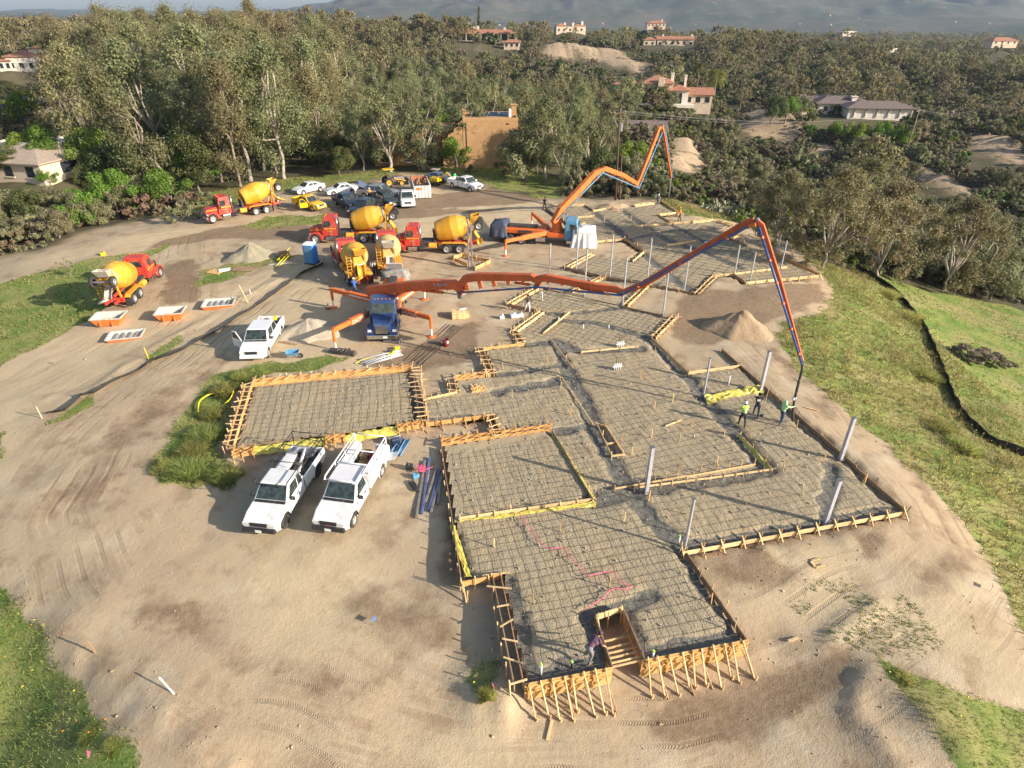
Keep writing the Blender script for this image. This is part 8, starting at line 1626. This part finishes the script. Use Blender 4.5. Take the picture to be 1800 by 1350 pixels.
# ---------------------------------------------------------------- grass, weeds, flowers, clods
def scatter(polys, dens, cut=.35):
    out = []
    for P in polys:
        x0, y0 = P.min(0) - 1; x1, y1 = P.max(0) + 1; x1 = min(x1, 70); x0 = max(x0, -62); y1 = min(y1, 118); n = int(min((x1 - x0) * (y1 - y0) * dens, 60000)); q = rng.uniform((x0, y0), (x1, y1), (n, 2)); out.append(q)
    q = np.vstack(out); g, mu, pa, si = masks(q[:, 0], q[:, 1]); return q[(g + .45 * vnoise(q[:, 0], q[:, 1], 1.3, 101, 3)) > cut]
def hz_many(q): return Hm(q[:, 0], q[:, 1])
def tufts(name, q, hmin, hmax, wid, m, nbl, label, cat):
    n = len(q); z = hz_many(q); k = nbl; N = n * k; base = np.repeat(np.column_stack([q, z]), k, 0) + np.column_stack([rng.normal(0, wid * 2.0, (N, 2)), np.full(N, -.02)])
    h = rng.uniform(hmin, hmax, N) * (1 + .7 * np.repeat(vnoise(q[:, 0], q[:, 1], 3, 103, 2), k)); a = rng.uniform(0, 6.28, N); side = np.column_stack([np.cos(a), np.sin(a), np.zeros(N)]) * wid; lean = np.column_stack([rng.normal(0, .45, (N, 2)) * h[:, None], h])
    mid = base + lean * .55; tip = base + lean * np.array((1.3, 1.3, .95)); V = np.stack([base - side, base + side, mid + side * .8, tip, mid - side * .8], 1).reshape(-1, 3)
    F = np.arange(5 * N).reshape(N, 5); me = grid_mesh(name, V, F, m, False); lv = np.clip(.5 + .25 * rng.normal(size=N) + .5 * np.repeat(vnoise(q[:, 0], q[:, 1], 2.2, 105, 3), k), 0, 1); at_ = me.attributes.new('lv', 'FLOAT', 'FACE'); at_.data.foreach_set('value', lv.astype(np.float32)); return tag(link(name, me), label, cat, kind='stuff')
LM['grass'] = leaf_mat('blade_grass', (0.16, 0.21, 0.05), (0.40, 0.37, 0.13), .3, 0); LM['slope'] = leaf_mat('blade_slope', (0.20, 0.21, 0.07), (0.52, 0.42, 0.19), .3, 0)
q1 = scatter([_gp[i] for i in (1, 2, 3, 4, 5, 13, 15)], 7); qn = scatter([_gp[i] for i in (0, 8, 9, 10, 11, 12, 14)], 48); tufts('near_grass', qn, .05, .2, .012, LM['grass'], 3, 'fine green grass and weeds at the near edges of the dirt site', 'grass'); tufts('wild_grass', q1, .08, .28, .025, LM['grass'], 3, 'short green grass and weeds round the dirt site', 'grass')
q2 = scatter([_gp[6]], 16, .42); tufts('slope_weeds', q2, .12, .45, .02, LM['slope'], 3, 'tall yellow green weeds on the right embankment', 'weeds')
q3 = scatter([_gp[7]], 9); tufts('lawn_grass', q3, .05, .16, .025, LM['grass'], 3, 'fresh green grass on the slope beyond the silt fence', 'grass')
fl = MB(); mat('poppy', (0.85, 0.30, 0.02), .6, var=.1); mat('yellow_flower', (0.85, 0.66, 0.03), .6, var=.1)
for q, n in ((q2, 1500), (qn[qn[:, 1] < 24], 60)):
    for x, y in q[rng.choice(len(q), min(n, len(q)), False)]:
        if vnoise(np.array([x]), np.array([y]), 4, 111, 2)[0] < .0: continue
        s = rng.uniform(.02, .038); z = Hs(x, y) + rng.uniform(.2, .5); fl.add([(x - s, y - s, z), (x + s, y - s, z + .02), (x + s, y + s, z), (x - s, y + s, z + .02)], [(0, 1, 2, 3)], int(rng.random() < .3))
tag(fl.build('wild_flowers', [M_('yellow_flower'), M_('poppy')]), 'yellow and orange wild flowers on the embankment', 'flowers', kind='stuff')
# weed clumps big enough to count
def blades(key, Hh, rad, n, m):
    a = rng.uniform(0, 6.28, n); r = rad * np.sqrt(rng.random(n)) * (1 + .3 * np.sin(3 * a)); base = np.column_stack([r * np.cos(a), r * np.sin(a), np.full(n, -.05)]); h = Hh * rng.uniform(.2, 1, n) * (1 - .55 * (r / rad) ** 2); ln = np.column_stack([np.cos(a) * r * .35, np.sin(a) * r * .35, np.zeros(n)]) + np.column_stack([rng.normal(0, .38, (n, 2)) * h[:, None], h])
    t = rng.uniform(0, 6.28, n); sd = np.column_stack([np.cos(t), np.sin(t), np.zeros(n)]) * .011; mid = base + ln * .6; tip = base + ln * np.array((1.25, 1.25, 1)); V = np.stack([base - sd, base + sd, mid + sd, tip, mid - sd], 1).reshape(-1, 3); me = grid_mesh('foliage', V, np.arange(5 * n).reshape(n, 5), m, False)
    q = me.attributes.new('lv', 'FLOAT', 'FACE'); q.data.foreach_set('value', np.clip(.5 + .3 * rng.normal(size=n), 0, 1).astype(np.float32)); proto(key, MB().tube([(0, 0, -.1), (0, 0, Hh * .5)], [.02, .01], 5).mesh('stem', M_('bark_grey'), True), me)
blades('weedA', 1.0, 1.0, 3600, LM['weed']); blades('weedB', .8, 1.1, 3600, LM['weed'])
PH.update({k: zmax_(PROTO[k][1]) for k in ('weedA', 'weedB')})
for k, (px, py, h, w, lab) in enumerate(((330,830,1.0,1.7,'largest weed clump at the lower end of the left weed island'),(385,835,.7,1.2,'weed clump behind the left utility truck'),(295,825,.7,1.2,'weed clump at the left tip of the weed island'),(360,770,1.0,1.6,'tall weed clump in the middle of the weed island'),(372,730,.8,1.3,'weed clump just below the yellow hose'),(395,690,.8,1.3,'weed clump beside the top of the yellow hose'),(425,665,.7,1.2,'weed clump above the corner of the rectangular bed'),(455,655,.7,1.4,'low weed clump below the white crew cab pickup'),(340,800,.9,1.5,'weed clump left of the middle one on the island'),(400,842,.7,1.2,'small weed clump at the corner of the rectangular bed'),(856,1222,.55,.55,'round weed bush on the small mound before the front bed'),(160,1290,.3,.6,'flowering weed clump at the lower left'),(200,1310,.3,.6,'dense weed clump at the lower left corner'),(1700,630,1.3,3.2,'brown bush on the lawn beyond the silt fence'),(1745,640,1.2,2.8,'brown bush at the right edge of the lawn'),(1650,755,.8,1.5,'weed clump against the silt fence on the right'),(1690,790,.9,1.6,'lower weed clump against the silt fence on the right'),(1600,560,.9,1.8,'weed clump on the embankment left of the fence bend'),(1560,520,.9,1.8,'weed clump at the top of the right embankment'),(1620,660,.8,1.8,'feathery weed clump in the middle of the embankment'),(1590,1195,.3,.6,'green weed tuft on the cut bank at the lower right'))):
    g = at(px, py); kind = ('weedA', 'weedB')[k % 2] if 'brown' not in lab else 'scrubA'; tree(kind, g - Vector((0, 0, .05)), h, lab, None, 'weeds', 'weed_bush', sxy=(w * .52 if 'brown' not in lab else w / 2.6))
# clods and stones
qs = PX([(1420,1020),(1560,1010),(1700,1050),(1720,1120),(1600,1165),(1430,1130),(1330,1060)]); qq = rng.uniform(qs.min(0), qs.max(0), (1500, 2)); qq = qq[(sdf(qs, qq[:, 0], qq[:, 1]) > 0) & (vnoise(qq[:, 0], qq[:, 1], 2.5, 151, 2) > -.1)]; tufts('sparse_weeds', qq, .03, .09, .02, LM['grass'], 4, 'tiny weed tufts dotting the pale crusted dirt at the lower right', 'weeds')
q = rng.uniform((-45, 8), (42, 80), (70000, 2)); bd = np.full(len(q), 9.0)
for P, w, h in _bl: bd = np.minimum(bd, seg_dist(P, q[:, 0], q[:, 1], closed=False) / w)
ed = np.minimum.reduce([np.abs(sdf(B, q[:, 0], q[:, 1]) + .7) for B in BEDS[:2]]); g, mu, pa, si = masks(q[:, 0], q[:, 1]); inb = np.any([sdf(B, q[:, 0], q[:, 1]) > -.15 for B in BEDS], 0)
pr = .02 + .5 * np.exp(-(bd / 1.1) ** 2) + .12 * np.exp(-(ed / .5) ** 2) + .10 * mu + .10 * (vnoise(q[:, 0], q[:, 1], 5, 121, 3) > .35); pr *= (si > .5) & (g < .5) & ~inb & (np.hypot(q[:, 0], q[:, 1]) < 62); q = q[rng.random(len(q)) < pr]
n = len(q); s = np.clip(rng.lognormal(-3.6, .5, n), .015, .14); z = hz_many(q); O = np.array([(1, 0, 0), (-1, 0, 0), (0, 1, 0), (0, -1, 0), (0, 0, 1), (0, 0, -1)], float); V = np.column_stack([q, z])[:, None, :] + O[None] * s[:, None, None] * rng.uniform(.6, 1.3, (n, 6, 1)) * np.array((1, 1, .7)) + rng.normal(0, .2, (n, 6, 3)) * s[:, None, None]
T = np.array([(0, 2, 4), (2, 1, 4), (1, 3, 4), (3, 0, 4), (2, 0, 5), (1, 2, 5), (3, 1, 5), (0, 3, 5)]); F = (T[None] + (np.arange(n) * 6)[:, None, None]).reshape(-1, 3)
tag(link('dirt_clods', grid_mesh('dirt_clods', V.reshape(-1, 3), F, MATS['soil_brown'] if False else earth('clod_earth', (0.36, 0.27, 0.17), (0.44, 0.35, 0.235), (0.27, 0.19, 0.12)), False)), 'loose clods and stones on the graded dirt', 'clods', kind='stuff')
print('grass', len(q1), len(q2), len(q3), 'clods', n)
